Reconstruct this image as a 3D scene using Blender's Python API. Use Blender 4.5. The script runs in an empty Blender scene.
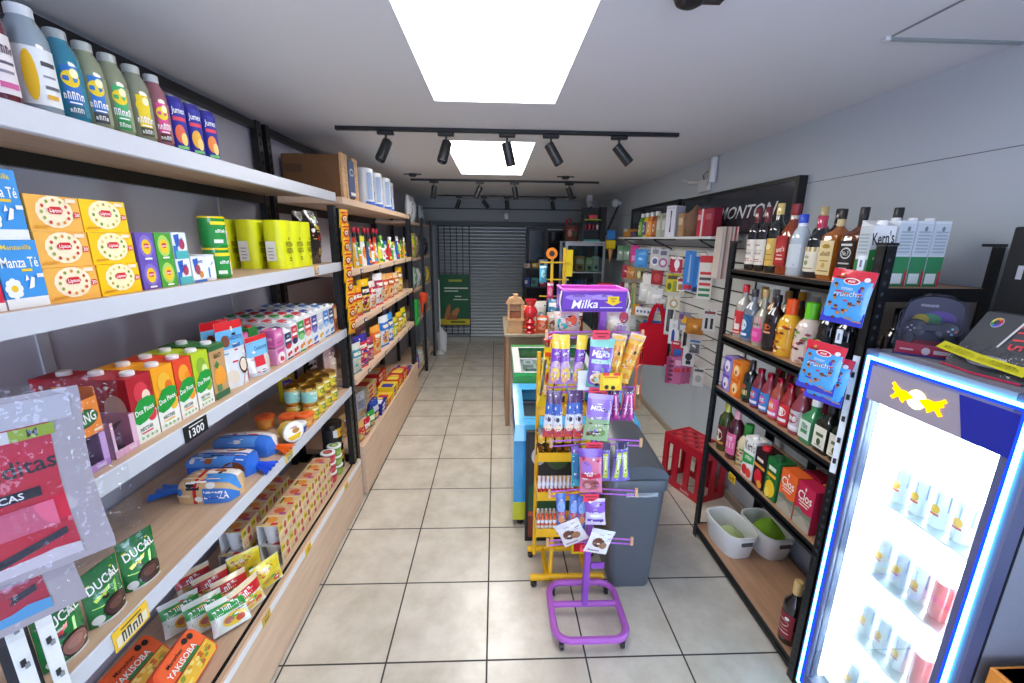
import bpy, math, random
from mathutils import Matrix, Vector
random.seed(7)
SC = bpy.context.scene
COL = SC.collection
PI = math.pi

# ------------------------------------------------------------------ colours and materials
def lin(h):
    if isinstance(h, str):
        h = h.lstrip('#')
        if len(h) == 3: h = ''.join(c*2 for c in h)
        rgb = [int(h[i:i+2], 16)/255 for i in (0, 2, 4)]
    else: rgb = [c/255 for c in h]
    return tuple((c/12.92 if c <= .04045 else ((c+.055)/1.055)**2.4) for c in rgb) + (1.0,)

MATS = {}
def mat_new(name):
    m = bpy.data.materials.new(name); m.use_nodes = True
    MATS[name] = m
    nt = m.node_tree
    return m, nt, nt.nodes['Principled BSDF'], nt.nodes['Material Output']

def printed(name, rough, spec=.5, metal=0., coat=0., bump=0., bscale=60., var=.05, trans=0., emit=0.):
    """surface whose own colours are carried by the mesh, with a little procedural wear"""
    m, nt, b, out = mat_new(name)
    at = nt.nodes.new('ShaderNodeAttribute'); at.attribute_name = 'Col'
    tc = nt.nodes.new('ShaderNodeTexCoord')
    nz = nt.nodes.new('ShaderNodeTexNoise'); nz.inputs['Scale'].default_value = bscale
    nt.links.new(tc.outputs['Object'], nz.inputs['Vector'])
    mx = nt.nodes.new('ShaderNodeMixRGB'); mx.blend_type = 'MULTIPLY'; mx.inputs[0].default_value = var
    nt.links.new(at.outputs['Color'], mx.inputs[1]); nt.links.new(nz.outputs['Fac'], mx.inputs[2])
    nt.links.new(mx.outputs[0], b.inputs['Base Color'])
    b.inputs['Roughness'].default_value = rough
    b.inputs['Specular IOR Level'].default_value = spec
    b.inputs['Metallic'].default_value = metal
    b.inputs['Coat Weight'].default_value = coat
    b.inputs['Coat Roughness'].default_value = .08
    if trans: b.inputs['Transmission Weight'].default_value = trans
    if emit:
        nt.links.new(at.outputs['Color'], b.inputs['Emission Color']); b.inputs['Emission Strength'].default_value = emit
    if bump:
        bp = nt.nodes.new('ShaderNodeBump'); bp.inputs['Strength'].default_value = bump; bp.inputs['Distance'].default_value = .004
        nt.links.new(nz.outputs['Fac'], bp.inputs['Height']); nt.links.new(bp.outputs[0], b.inputs['Normal'])
    return m

printed('card', .5, .4)
printed('plastic', .34, .5)
printed('matte', .8, .2)
printed('gloss', .12, .6, coat=.4)
printed('film', .2, .6, coat=.25, bump=.35, bscale=45)
printed('liquid', .07, .7, coat=.6)
printed('cloth', .9, .1, bump=.3, bscale=180, var=.15)
printed('metal', .32, .5, metal=1., var=.1)
printed('shutter_metal', .42, .5, metal=.55, var=.1)
printed('steel_paint', .38, .5, var=.12)
printed('foliage', .7, .2, var=.3, bscale=300, bump=.6)

def clear(name, tint, fac, rough=.05, bump=0., bscale=40, mul=.42):
    """thin clear plastic or glass: mostly see-through with reflections"""
    m, nt, b, out = mat_new(name)
    nt.nodes.remove(b)
    t = nt.nodes.new('ShaderNodeBsdfTransparent'); t.inputs[0].default_value = lin(tint)
    g = nt.nodes.new('ShaderNodeBsdfGlossy'); g.inputs['Roughness'].default_value = rough; g.inputs[0].default_value = (.9, .93, 1, 1)
    mx = nt.nodes.new('ShaderNodeMixShader')
    lw = nt.nodes.new('ShaderNodeLayerWeight'); lw.inputs[0].default_value = .25
    mp = nt.nodes.new('ShaderNodeMath'); mp.operation = 'MULTIPLY_ADD'; mp.inputs[1].default_value = mul; mp.inputs[2].default_value = fac
    nt.links.new(lw.outputs['Fresnel'], mp.inputs[0]); nt.links.new(mp.outputs[0], mx.inputs[0])
    nt.links.new(t.outputs[0], mx.inputs[1]); nt.links.new(g.outputs[0], mx.inputs[2]); nt.links.new(mx.outputs[0], out.inputs[0])
    if bump:
        tc = nt.nodes.new('ShaderNodeTexCoord'); nz = nt.nodes.new('ShaderNodeTexNoise'); nz.inputs['Scale'].default_value = bscale
        nt.links.new(tc.outputs['Object'], nz.inputs['Vector'])
        bp = nt.nodes.new('ShaderNodeBump'); bp.inputs['Strength'].default_value = bump; bp.inputs['Distance'].default_value = .02
        nt.links.new(nz.outputs['Fac'], bp.inputs['Height']); nt.links.new(bp.outputs[0], g.inputs['Normal'])
    return m
clear('clear_film', 'f6f7fa', .03, .10, bump=1.0, bscale=30)
clear('clear_shell', 'dfe2e8', .015, .06, bump=.05, bscale=10, mul=.16)
clear('clear_glass', 'eef5f5', .05, .03)
clear('pale_glass', 'd9e6e4', .03, .04)

def emitter(name, col, strength):
    m, nt, b, out = mat_new(name)
    nt.nodes.remove(b)
    e = nt.nodes.new('ShaderNodeEmission'); e.inputs[0].default_value = lin(col); e.inputs[1].default_value = strength
    nt.links.new(e.outputs[0], out.inputs[0]); return m
emitter('sky_panel', 'fffdf9', 13.0)
emitter('neon_blue', '58ccff', 16.0)
emitter('neon_edge', '1030ff', 4.0)
emitter('fridge_lamp', 'f4fdff', 32.0)
emitter('lit_amber', 'ffb000', 4.0)
emitter('lit_sun', 'ffe890', 7.0)

def wood(name, c1, c2, rough=.5, scale=3., rot=(0, 0, 0)):
    m, nt, b, out = mat_new(name)
    tc = nt.nodes.new('ShaderNodeTexCoord'); mp = nt.nodes.new('ShaderNodeMapping')
    mp.inputs['Scale'].default_value = (scale*6, scale*.5, scale*6)
    nt.links.new(tc.outputs['Object'], mp.inputs[0])
    nz = nt.nodes.new('ShaderNodeTexNoise'); nz.inputs['Scale'].default_value = 3; nz.inputs['Detail'].default_value = 6
    nt.links.new(mp.outputs[0], nz.inputs['Vector'])
    cr = nt.nodes.new('ShaderNodeValToRGB'); cr.color_ramp.elements[0].color = lin(c1); cr.color_ramp.elements[1].color = lin(c2)
    cr.color_ramp.elements[0].position = .3; cr.color_ramp.elements[1].position = .7
    nt.links.new(nz.outputs['Fac'], cr.inputs[0]); nt.links.new(cr.outputs[0], b.inputs['Base Color'])
    b.inputs['Roughness'].default_value = rough
    return m
wood('beech', 'd3b295', 'e0c3a8')
wood('shelf_board', 'bd9d80', 'cdb196')
wood('chipboard', 'a8805f', 'b89070')
wood('natural_pine', 'c79463', 'dcae7c')

def paint(name, c, rough=.6, bump=.15, scale=8, var=.12):
    m, nt, b, out = mat_new(name)
    tc = nt.nodes.new('ShaderNodeTexCoord')
    nz = nt.nodes.new('ShaderNodeTexNoise'); nz.inputs['Scale'].default_value = .8; nz.inputs['Detail'].default_value = 5
    n2 = nt.nodes.new('ShaderNodeTexNoise'); n2.inputs['Scale'].default_value = scale*12
    nt.links.new(tc.outputs['Object'], nz.inputs['Vector']); nt.links.new(tc.outputs['Object'], n2.inputs['Vector'])
    mx = nt.nodes.new('ShaderNodeMixRGB'); mx.blend_type = 'MULTIPLY'; mx.inputs[0].default_value = var; mx.inputs[1].default_value = lin(c)
    nt.links.new(nz.outputs['Fac'], mx.inputs[2]); nt.links.new(mx.outputs[0], b.inputs['Base Color'])
    bp = nt.nodes.new('ShaderNodeBump'); bp.inputs['Strength'].default_value = bump; bp.inputs['Distance'].default_value = .002
    nt.links.new(n2.outputs['Fac'], bp.inputs['Height']); nt.links.new(bp.outputs[0], b.inputs['Normal'])
    b.inputs['Roughness'].default_value = rough
    return m
paint('wall_paint', 'c3cdd5', .45)
paint('wall_panel', 'c6c6d4', .4)
paint('ceiling_paint', 'e4e6ea', .6)
paint('back_paint', 'a2a9ad', .6)
paint('asphalt', '777777', .9)

def floor_mat():
    m, nt, b, out = mat_new('floor_tiles')
    N = nt.nodes.new; L = nt.links.new
    tc = N('ShaderNodeTexCoord'); mp = N('ShaderNodeMapping')
    T = .45
    mp.inputs['Location'].default_value = (.0367+T*10, -1.5096+T*10, 0)
    L(tc.outputs['Object'], mp.inputs[0])
    br = N('ShaderNodeTexBrick'); br.offset = 0; br.squash = 1
    br.inputs['Scale'].default_value = 1; br.inputs['Brick Width'].default_value = T; br.inputs['Row Height'].default_value = T
    br.inputs['Mortar Size'].default_value = .0042; br.inputs['Mortar Smooth'].default_value = .1; br.inputs['Bias'].default_value = 0
    br.inputs['Color1'].default_value = lin('d8d0c2'); br.inputs['Color2'].default_value = lin('d2cabb'); br.inputs['Mortar'].default_value = lin('3c3833')
    L(mp.outputs[0], br.inputs['Vector'])
    nz = N('ShaderNodeTexNoise'); nz.inputs['Scale'].default_value = 5; nz.inputs['Detail'].default_value = 7; nz.inputs['Roughness'].default_value = .65
    L(tc.outputs['Object'], nz.inputs['Vector'])
    cr = N('ShaderNodeValToRGB'); cr.color_ramp.elements[0].color = lin('b9ae9c'); cr.color_ramp.elements[1].color = (1, 1, 1, 1)
    cr.color_ramp.elements[0].position = .3; cr.color_ramp.elements[1].position = .62
    L(nz.outputs['Fac'], cr.inputs[0])
    mx = N('ShaderNodeMixRGB'); mx.blend_type = 'MULTIPLY'; mx.inputs[0].default_value = .45
    L(br.outputs['Color'], mx.inputs[1]); L(cr.outputs[0], mx.inputs[2]); L(mx.outputs[0], b.inputs['Base Color'])
    rr = N('ShaderNodeMath'); rr.operation = 'MULTIPLY_ADD'; rr.inputs[1].default_value = .5; rr.inputs[2].default_value = .24
    L(br.outputs['Fac'], rr.inputs[0]); L(rr.outputs[0], b.inputs['Roughness'])
    bp = N('ShaderNodeBump'); bp.invert = True; bp.inputs['Strength'].default_value = .5; bp.inputs['Distance'].default_value = .002
    L(br.outputs['Fac'], bp.inputs['Height']); L(bp.outputs[0], b.inputs['Normal'])
floor_mat()

# ------------------------------------------------------------------ text as flat meshes
_T = {}
BLURRED = set('fruit limon limo light ligh menta ment fresa fres dulce leche Chips Snack avena yogur crema Maní pan CAMARON Res Pollo Cup Choco RESERVA RON HONEY R gin ice rosé duo PRECAUCION RGB WIRELESS IMPERIAL COOKIES TODOS AQUI PERFECT DUO 600 950 1525 1675 12.75 Tomate'.split())
def text_mesh(s):
    if s in _T: return _T[s]
    if s in BLURRED:            # print too small to read in the place: strokes of letter size only
        v = []; f = []; x = 0.
        for i, ch in enumerate(s):
            w = .34+.05*(ord(ch) % 4); h = (.72, 1., .76, .98)[ord(ch) % 4]; b = .18 if ord(ch) % 3 == 0 else 0.
            n = len(v); v += [(x, 0), (x+.14, 0), (x+.14, h), (x, h)]; f.append((n, n+1, n+2, n+3))
            n = len(v); v += [(x+.14, h-.2), (x+w, h-.2-b), (x+w, h-b), (x+.14, h)]; f.append((n, n+1, n+2, n+3))
            n = len(v); v += [(x+w-.12, 0), (x+w, 0), (x+w, h-.2-b), (x+w-.12, h-.2-b)]; f.append((n, n+1, n+2, n+3))
            x += w+.16
        _T[s] = (v, f, x-.16); return _T[s]
    cu = bpy.data.curves.new('t', 'FONT'); cu.body = s; cu.size = 1.0; cu.resolution_u = 2; cu.offset = .012
    ob = bpy.data.objects.new('t', cu)
    me = bpy.data.meshes.new_from_object(ob)
    vs = [(v.co.x, v.co.y) for v in me.vertices]; fs = [tuple(p.vertices) for p in me.polygons]
    bpy.data.objects.remove(ob); bpy.data.meshes.remove(me); bpy.data.curves.remove(cu)
    if not vs: vs = [(0, 0)]
    x0 = min(v[0] for v in vs); x1 = max(v[0] for v in vs); H = .70
    r = ([((x-x0)/H, y/H) for x, y in vs], fs, (x1-x0)/H)
    _T[s] = r; return r

# ------------------------------------------------------------------ mesh builder
class MB:
    def __init__(s): s.v = []; s.f = []; s.c = []; s.m = []; s.sm = []; s.T = None
    def add(s, vs, fs, col, mat='card', smooth=False):
        n = len(s.v)
        if s.T is not None: vs = [tuple(s.T @ Vector(v)) for v in vs]
        s.v.extend([tuple(v) for v in vs]); c = lin(col)
        for f in fs:
            s.f.append(tuple(i+n for i in f)); s.c.append(c); s.m.append(mat); s.sm.append(smooth)
        return s
    def box(s, x0, y0, z0, x1, y1, z1, col, mat='card', bev=0.):
        if x0 > x1: x0, x1 = x1, x0
        if y0 > y1: y0, y1 = y1, y0
        if z0 > z1: z0, z1 = z1, z0
        if bev <= 0:
            v = [(x0,y0,z0),(x1,y0,z0),(x1,y1,z0),(x0,y1,z0),(x0,y0,z1),(x1,y0,z1),(x1,y1,z1),(x0,y1,z1)]
            return s.add(v, [(0,3,2,1),(4,5,6,7),(0,1,5,4),(1,2,6,5),(2,3,7,6),(3,0,4,7)], col, mat)
        b = min(bev, (x1-x0)*.49, (y1-y0)*.49, (z1-z0)*.49)
        v = []; idx = {}
        for i in (0, 1):
            for j in (0, 1):
                for k in (0, 1):
                    X = (x0, x1)[i]; Y = (y0, y1)[j]; Z = (z0, z1)[k]
                    dx, dy, dz = (b, -b)[i], (b, -b)[j], (b, -b)[k]
                    idx[i, j, k] = len(v)
                    v += [(X, Y+dy, Z+dz), (X+dx, Y, Z+dz), (X+dx, Y+dy, Z)]
        q = lambda i, j, k, a: idx[i, j, k]+a
        F = []
        F += [(q(0,0,0,0),q(0,0,1,0),q(0,1,1,0),q(0,1,0,0)), (q(1,0,0,0),q(1,1,0,0),q(1,1,1,0),q(1,0,1,0)),
              (q(0,0,0,1),q(1,0,0,1),q(1,0,1,1),q(0,0,1,1)), (q(0,1,0,1),q(0,1,1,1),q(1,1,1,1),q(1,1,0,1)),
              (q(0,0,0,2),q(0,1,0,2),q(1,1,0,2),q(1,0,0,2)), (q(0,0,1,2),q(1,0,1,2),q(1,1,1,2),q(0,1,1,2))]
        for j in (0, 1):
            for k in (0, 1): F.append((q(0,j,k,1), q(1,j,k,1), q(1,j,k,2), q(0,j,k,2)))
        for i in (0, 1):
            for k in (0, 1): F.append((q(i,0,k,0), q(i,1,k,0), q(i,1,k,2), q(i,0,k,2)))
        for i in (0, 1):
            for j in (0, 1): F.append((q(i,j,0,0), q(i,j,1,0), q(i,j,1,1), q(i,j,0,1)))
        for i in (0, 1):
            for j in (0, 1):
                for k in (0, 1): F.append((q(i,j,k,0), q(i,j,k,1), q(i,j,k,2)))
        return s.add(v, F, col, mat)
    def prism(s, poly, z0, z1, col, mat='card', top=1., off=(0, 0), smooth=False, axis='z'):
        n = len(poly)
        v = [(x, y, z0) for x, y in poly] + [(x*top+off[0], y*top+off[1], z1) for x, y in poly]
        if axis == 'y': v = [(x, z, y) for x, y, z in v]
        if axis == 'x': v = [(z, x, y) for x, y, z in v]
        f = [tuple(range(n)), tuple(range(n, 2*n))]
        s.add(v, [], col, mat)
        k = len(s.v)-2*n; c = lin(col)
        for i in range(n):
            s.f.append((k+i, k+(i+1) % n, k+n+(i+1) % n, k+n+i)); s.c.append(c); s.m.append(mat); s.sm.append(smooth)
        for ff in f: s.f.append(tuple(k+i for i in ff)); s.c.append(c); s.m.append(mat); s.sm.append(False)
        return s
    def lathe(s, prof, col, mat='gloss', n=18, sq=0, sx=1., sy=1., cap=True, smooth=True):
        v = []
        for r, z in prof:
            for i in range(n):
                a = 2*PI*i/n - PI/2
                ca, sa = math.cos(a), math.sin(a)
                k = 1. if not sq else 1/((abs(ca)**sq+abs(sa)**sq)**(1/sq))
                v.append((r*k*ca*sx, r*k*sa*sy, z))
        f = []
        m = len(prof)
        for j in range(m-1):
            for i in range(n): f.append((j*n+i, j*n+(i+1) % n, (j+1)*n+(i+1) % n, (j+1)*n+i))
        if cap: f += [tuple(range(n))[::-1], tuple(range((m-1)*n, m*n))]
        return s.add(v, f, col, mat, smooth)
    def tube(s, pts, r, col, mat='metal', n=6, closed=False):
        P = [Vector(p) for p in pts]; v = []; m = len(P)
        for i, p in enumerate(P):
            a = P[(i-1) % m] if (i or closed) else P[0]; b = P[(i+1) % m] if (i < m-1 or closed) else P[-1]
            t = (b-a).normalized()
            up = Vector((0, 0, 1)) if abs(t.z) < .9 else Vector((1, 0, 0))
            x = t.cross(up).normalized(); y = t.cross(x)
            for k in range(n):
                q = 2*PI*(k+.5)/n; v.append(p + x*r*math.cos(q) + y*r*math.sin(q))
        f = []
        for i in range(m if closed else m-1):
            j = (i+1) % m
            for k in range(n): f.append((i*n+k, i*n+(k+1) % n, j*n+(k+1) % n, j*n+k))
        if not closed: f += [tuple(range(n)), tuple(range((m-1)*n, m*n))]
        return s.add(v, f, col, mat, n > 4)
    def surf(s, S, nu, nv, col, mat='card', smooth=True, u0=0., u1=1., v0=0., v1=1., off=0.):
        vs = [S(u0+(u1-u0)*i/nu, v0+(v1-v0)*j/nv, off) for j in range(nv+1) for i in range(nu+1)]
        fs = [(j*(nu+1)+i, j*(nu+1)+i+1, (j+1)*(nu+1)+i+1, (j+1)*(nu+1)+i) for j in range(nv) for i in range(nu)]
        return s.add(vs, fs, col, mat, smooth)
    def art(s, S, w, h, items, mat='card', sub=1, off=.0006, step=.0004):
        """print on a surface S(u,v,offset): r = rectangle, e = ellipse, p = polygon, t = lettering"""
        step = min(step, .0030/max(1, len(items)))
        for k, it in enumerate(items):
            o = off+step*k; kd = it[0]
            if kd == 'r':
                _, x0, y0, x1, y1, c = it[:6]
                s.surf(S, max(1, int(sub*(x1-x0)+.99)), max(1, int(sub*(y1-y0)+.99)), c, mat, sub > 1, x0, x1, y0, y1, o)
            elif kd == 'e':
                _, cx, cy, rx, ry, c = it[:6]; n = 14
                vs = [S(cx, cy, o)] + [S(cx+rx*math.cos(2*PI*i/n), cy+ry*math.sin(2*PI*i/n), o) for i in range(n)]
                s.add(vs, [(0, 1+i, 1+(i+1) % n) for i in range(n)], c, mat, sub > 1)
            elif kd == 'p':
                s.add([S(x, y, o) for x, y in it[1]], [tuple(range(len(it[1])))], it[2], mat, False)
            elif kd == 't':
                _, t, cx, cy, th, c = it[:6]; mw = it[6] if len(it) > 6 else None; rot = it[7] if len(it) > 7 else 0; sh = it[8] if len(it) > 8 else 0; st = it[9] if len(it) > 9 else 1.
                vs, fs, W = text_mesh(t)
                tw = th*h; sx = st
                if mw and W*tw > mw*w: sx = mw*w/(W*tw)
                cr, sr = math.cos(rot), math.sin(rot); out = []
                for x, y in vs:
                    X = (x-W/2+sh*(y-.5))*tw*sx; Y = (y-.5)*tw
                    X, Y = X*cr-Y*sr, X*sr+Y*cr
                    out.append(S(cx+X/w, cy+Y/h, o))
                s.add(out, fs, c, mat, False)
        return s
    def mesh(s, name):
        me = bpy.data.meshes.new(name)
        me.from_pydata(s.v, [], s.f)
        names = []
        for m in s.m:
            if m not in names: names.append(m)
        for m in names: me.materials.append(MATS[m])
        me.polygons.foreach_set('material_index', [names.index(m) for m in s.m])
        me.polygons.foreach_set('use_smooth', s.sm)
        at = me.color_attributes.new('Col', 'BYTE_COLOR', 'CORNER')
        buf = []
        for p, c in zip(me.polygons, s.c): buf.extend(c*p.loop_total)
        at.data.foreach_set('color', buf)
        if any(s.sm): me.set_sharp_from_angle(angle=.75)
        me.update(); return me

def flatS(w, d, h):        # front face of a box standing at the origin, looking to -Y
    return lambda u, v, o: ((u-.5)*w, -d/2-o, v*h)
def topS(w, d, h): return lambda u, v, o: ((u-.5)*w, (v-.5)*d, h+o)
def leftS(w, d, h): return lambda u, v, o: (-w/2-o, (.5-u)*d, v*h)
def rightS(w, d, h): return lambda u, v, o: (w/2+o, (u-.5)*d, v*h)
def cylS(r0, r1, z0, z1, span=1.6, sx=1., sy=1.):
    def S(u, v, o):
        a = (u-.5)*span; r = r0+(r1-r0)*v+o
        return (r*math.sin(a)*sx, -r*math.cos(a)*sy, z0+(z1-z0)*v)
    return S

# ------------------------------------------------------------------ things
LABELS = {}
def tagp(o, label, cat, group=None, kind=None):
    if label:
        o['label'] = label
        n = len(label.split())
        if not 4 <= n <= 16: print('LABEL LENGTH', n, label)
        if label in LABELS and LABELS[label] != (group or 0): print('LABEL CLASH', label)
        elif label in LABELS and not group: print('LABEL REPEAT', label)
        LABELS[label] = group or 0
    if cat: o['category'] = cat
    if group: o['group'] = group
    if kind: o['kind'] = kind
def obj(name, data, parent=None, label=None):
    if isinstance(data, MB): data = data.mesh(name)
    o = bpy.data.objects.new(name, data); COL.objects.link(o)
    if parent: o.parent = parent
    if label: o['label'] = label
    return o
def struct(name, mb):
    o = obj(name, mb); o['kind'] = 'structure'; return o
def empty(name, label, cat, loc=(0, 0, 0), rz=0., group=None, rot=None):
    o = bpy.data.objects.new(name, None); COL.objects.link(o); o.empty_display_size = .05
    o.location = loc; o.rotation_euler = rot or (0, 0, rz)
    tagp(o, label, cat, group); return o
def solo(name, mb, label, cat, loc=(0, 0, 0), rz=0., group=None, rot=None):
    o = obj(name, mb); o.location = loc; o.rotation_euler = rot or (0, 0, rz)
    tagp(o, label, cat, group); return o
class Proto:
    """one kind of thing: its part meshes are built once and shared by every copy"""
    def __init__(s, name, cat, parts):
        s.name = name; s.cat = cat
        s.parts = [(n, (d.mesh(n) if isinstance(d, MB) else d), [(a, b.mesh(a)) for a, b in sub]) for n, d, sub in [(p+([],))[:3] for p in parts]]
    def put(s, label, loc, rz=0., group=None, rot=None):
        rz = rz or 0.
        if len(s.parts) == 1 and not s.parts[0][2]:
            return solo(s.name, s.parts[0][1], label, s.cat, loc, rz, group, rot)
        r = empty(s.name, label, s.cat, loc, rz, group, rot)
        for n, me, sub in s.parts:
            o = obj(n, me, r)
            for a, b in sub: obj(a, b, o)
        return r
FL = PI/2      # turns a front that looks to -Y towards the aisle on the left-hand shelves
FR = -PI/2     # the same on the right-hand shelves
ORD = ['first', 'second', 'third', 'fourth', 'fifth', 'sixth', 'seventh', 'eighth', 'ninth', 'tenth', 'eleventh', 'twelfth']

# ------------------------------------------------------------------ camera
f_px = 421.74
CAMH = 1.8493
def cam():
    p, y, r = .2394057, .0398473, .0116659
    F = Vector((math.sin(y)*math.cos(p), math.cos(y)*math.cos(p), -math.sin(p)))
    rt = Vector((math.cos(y), -math.sin(y), 0)); up = rt.cross(F)
    R = math.cos(r)*rt + math.sin(r)*up; U = -math.sin(r)*rt + math.cos(r)*up
    cd = bpy.data.cameras.new('camera'); cd.sensor_width = 36; cd.lens = f_px/1024*36; cd.clip_start = .02
    o = bpy.data.objects.new('camera', cd); COL.objects.link(o)
    m = Matrix.Identity(4)
    for i in range(3): m[i][0] = R[i]; m[i][1] = U[i]; m[i][2] = -F[i]; m[i][3] = (0, 0, CAMH)[i]
    o.matrix_world = m; SC.camera = o
cam()
vs = SC.view_settings; vs.view_transform = 'Standard'; vs.look = 'None'; vs.gamma = 1; vs.use_curve_mapping = False; vs.exposure = -0.05

# ------------------------------------------------------------------ the room
XL, XR, YB, YF, ZC = -1.40, 1.735, 7.62, -2.2, 2.50
m = MB(); m.add([(XL-.1, YF-2, 0), (XR+.1, YF-2, 0), (XR+.1, YB+.1, 0), (XL-.1, YB+.1, 0)], [(0, 1, 2, 3)], 'fff', 'floor_tiles'); struct('floor', m)
# ceiling with two daylight openings
HOLES = [(-.302, 1.08, .29, 2.30), (-.36, 3.17, .272, 4.73)]
xs = sorted({XL-.1, XR+.1} | {h[0] for h in HOLES} | {h[2] for h in HOLES}); ys = sorted({YF, YB+.1} | {h[1] for h in HOLES} | {h[3] for h in HOLES})
m = MB()
for i in range(len(xs)-1):
    for j in range(len(ys)-1):
        cx, cy = (xs[i]+xs[i+1])/2, (ys[j]+ys[j+1])/2
        if any(h[0] < cx < h[2] and h[1] < cy < h[3] for h in HOLES): continue
        m.add([(xs[i], ys[j], ZC), (xs[i], ys[j+1], ZC), (xs[i+1], ys[j+1], ZC), (xs[i+1], ys[j], ZC)], [(0, 1, 2, 3)], 'fff', 'ceiling_paint')
for h in HOLES:
    a, b, c, d = h
    for p, q in (((a, b), (c, b)), ((c, b), (c, d)), ((c, d), (a, d)), ((a, d), (a, b))):
        m.add([(p[0], p[1], ZC), (q[0], q[1], ZC), (q[0], q[1], ZC+.05), (p[0], p[1], ZC+.05)], [(0, 1, 2, 3)], 'fff', 'ceiling_paint')
struct('ceiling', m)
for k, h in enumerate(HOLES):
    a, b, c, d = h
    m = MB(); m.box(a, b, ZC+.05, c, d, ZC+.06, 'fff', 'sky_panel')
    w = struct('window_%d' % (k+1), m)
    if k == 0:
        fr = MB(); fr.box(a, 1.689, ZC+.043, c, 1.698, ZC+.0495, 'f0f0f0', 'plastic'); obj('glazing_bar', fr, w)
        fr = MB(); fr.box(a, 2.235, ZC+.040, c, 2.243, ZC+.0495, 'c9c9c9', 'plastic'); obj('glazing_bar', fr, w)
m = MB(); m.box(XL-.1, YF, 0, XL, YB, ZC, 'fff', 'wall_panel'); struct('wall_left', m)
m = MB(); m.box(XR, YF, 0, XR+.1, YB, ZC, 'fff', 'wall_paint'); struct('wall_right', m)
m = MB(); m.box(XL, YB, 0, XR, YB+.1, ZC, 'fff', 'back_paint'); struct('wall_back', m)
m = MB()
m.box(XL, YF-.1, 0, -1.15, YF, ZC, 'fff', 'wall_paint'); m.box(1.15, YF-.1, 0, XR, YF, ZC, 'fff', 'wall_paint'); m.box(-1.15, YF-.1, 2.25, 1.15, YF, ZC, 'fff', 'wall_paint')
struct('wall_front', m)
# panel joint on the right wall and edge line of the ceiling
m = MB(); m.box(XR-.0015, YF, 2.166, XR+.001, 7.5, 2.169, '6d7376', 'matte'); struct('trim_1', m)
m = MB(); m.box(XL, YB-.012, 2.33, XR, YB+.001, 2.35, '565b5e', 'matte'); struct('trim_2', m)
m = MB(); m.box(XR-.03, 1.0, 0, XR+.001, 7.6, .05, 'a99c8b', 'matte'); struct('baseboard_right', m)
for k, y in enumerate((1.30, 2.28)):
    m = MB(); m.box(XL-.001, y, .4, XL+.006, y+.035, 2.49, 'c6c8cd', 'plastic'); struct('trim_%d' % (k+3), m)

# light: open shop front, world, skylight panels above
w = bpy.data.worlds.new('daylight'); SC.world = w; w.use_nodes = True
w.node_tree.nodes['Background'].inputs[0].default_value = lin('dfe9f5'); w.node_tree.nodes['Background'].inputs[1].default_value = .8
def area(name, loc, rot, sx, sy, power, col):
    l = bpy.data.lights.new(name, 'AREA'); l.shape = 'RECTANGLE'; l.size = sx; l.size_y = sy; l.energy = power; l.color = lin(col)[:3]
    o = bpy.data.objects.new(name, l); COL.objects.link(o); o.location = loc; o.rotation_euler = rot; return o
area('shopfront_daylight', (0, YF+.02, 1.15), (PI/2, 0, 0), 2.2, 2.1, 88, 'cfdcff')
# ------------------------------------------------------------------ left shelving
WHITE = 'cdd0da'; BLK = '17191b'
def slotted_post(m, x0, y0, z0, x1, y1, z1, face, col=BLK):
    m.box(x0, y0, z0, x1, y1, z1, col, 'steel_paint')
    z = z0+.05; xc = x1 if face > 0 else x0
    while z < z1-.05:
        m.box(xc-.0008, (y0+y1)/2-.004, z, xc+.0008, (y0+y1)/2+.004, z+.018, '030303', 'matte'); z += .05
AX0, AX1, AY0, AY1 = -1.385, -.955, .74, 2.675
ZA = dict(a=2.10, b=1.695, c=1.278, d=.885, e=.335)
rackA = empty('shelving_unit', 'long wall shelving with white-edged shelves and a beech kick panel at near left', 'shelving', (AX0, AY0, 0))
def rel(mb, ox, oy, oz=0):
    mb.v = [(x-ox, y-oy, z-oz) for x, y, z in mb.v]; return mb
for k, z in ZA.items():
    b = MB(); b.box(AX0, AY0, z-.022, AX1-.004, AY1, z, 'fff', 'shelf_board')
    sh = obj('shelf', rel(b, AX0, AY0), rackA)
    if k != 'e':
        e = MB(); e.box(AX1-.003, AY0, z-.05, AX1+.004, AY1, z+.002, WHITE, 'plastic', .002)
        e.box(AX1-.02, AY0, z-.05, AX1-.003, AY1, z-.046, WHITE, 'plastic')
        obj('edge_strip', rel(e, AX0, AY0), sh)
    r = MB(); r.box(AX0, AY0, z-.068, AX0+.03, AY1, z-.023, BLK, 'steel_paint'); obj('back_rail', rel(r, AX0, AY0), rackA)
r = MB(); r.box(AX0-.01, AY0, 2.435, AX0+.03, AY1, 2.475, BLK, 'steel_paint'); obj('back_rail', rel(r, AX0, AY0), rackA)
for y in (AY0-.03, AY1-.03):
    for x in (AX0, AX1-.042):
        zt = 2.48 if x == AX0 else (2.03 if y > 1 else 2.03)
        p = MB()
        if y < 1 and x > -1.2:
            slotted_post(p, x, y, 0, x+.038, y+.028, 2.03, 1)
        else:
            slotted_post(p, x, y, 0, x+.036, y+.04 if x > -1.2 else y+.05, zt, 1)
        obj('post', rel(p, AX0, AY0), rackA)
k = MB(); k.box(AX1-.018, AY0+.002, .012, AX1+.005, AY1+.06, .33, 'fff', 'beech', .003); kp = obj('kick_panel', rel(k, AX0, AY0), rackA)
k = MB(); k.box(AX1+.0052, AY0+.01, .298, AX1+.0075, AY1+.05, .328, 'eef0f4', 'plastic'); obj('ticket_strip', rel(k, AX0, AY0), kp)
k = MB(); k.box(AX1-.032, AY0+.002, .3, AX1-.0185, AY1+.02, .336, '0c0c0c', 'matte'); obj('shadow_strip', rel(k, AX0, AY0), rackA)  # near-black strip painting in the shadow behind the kick panel's top edge

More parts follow.
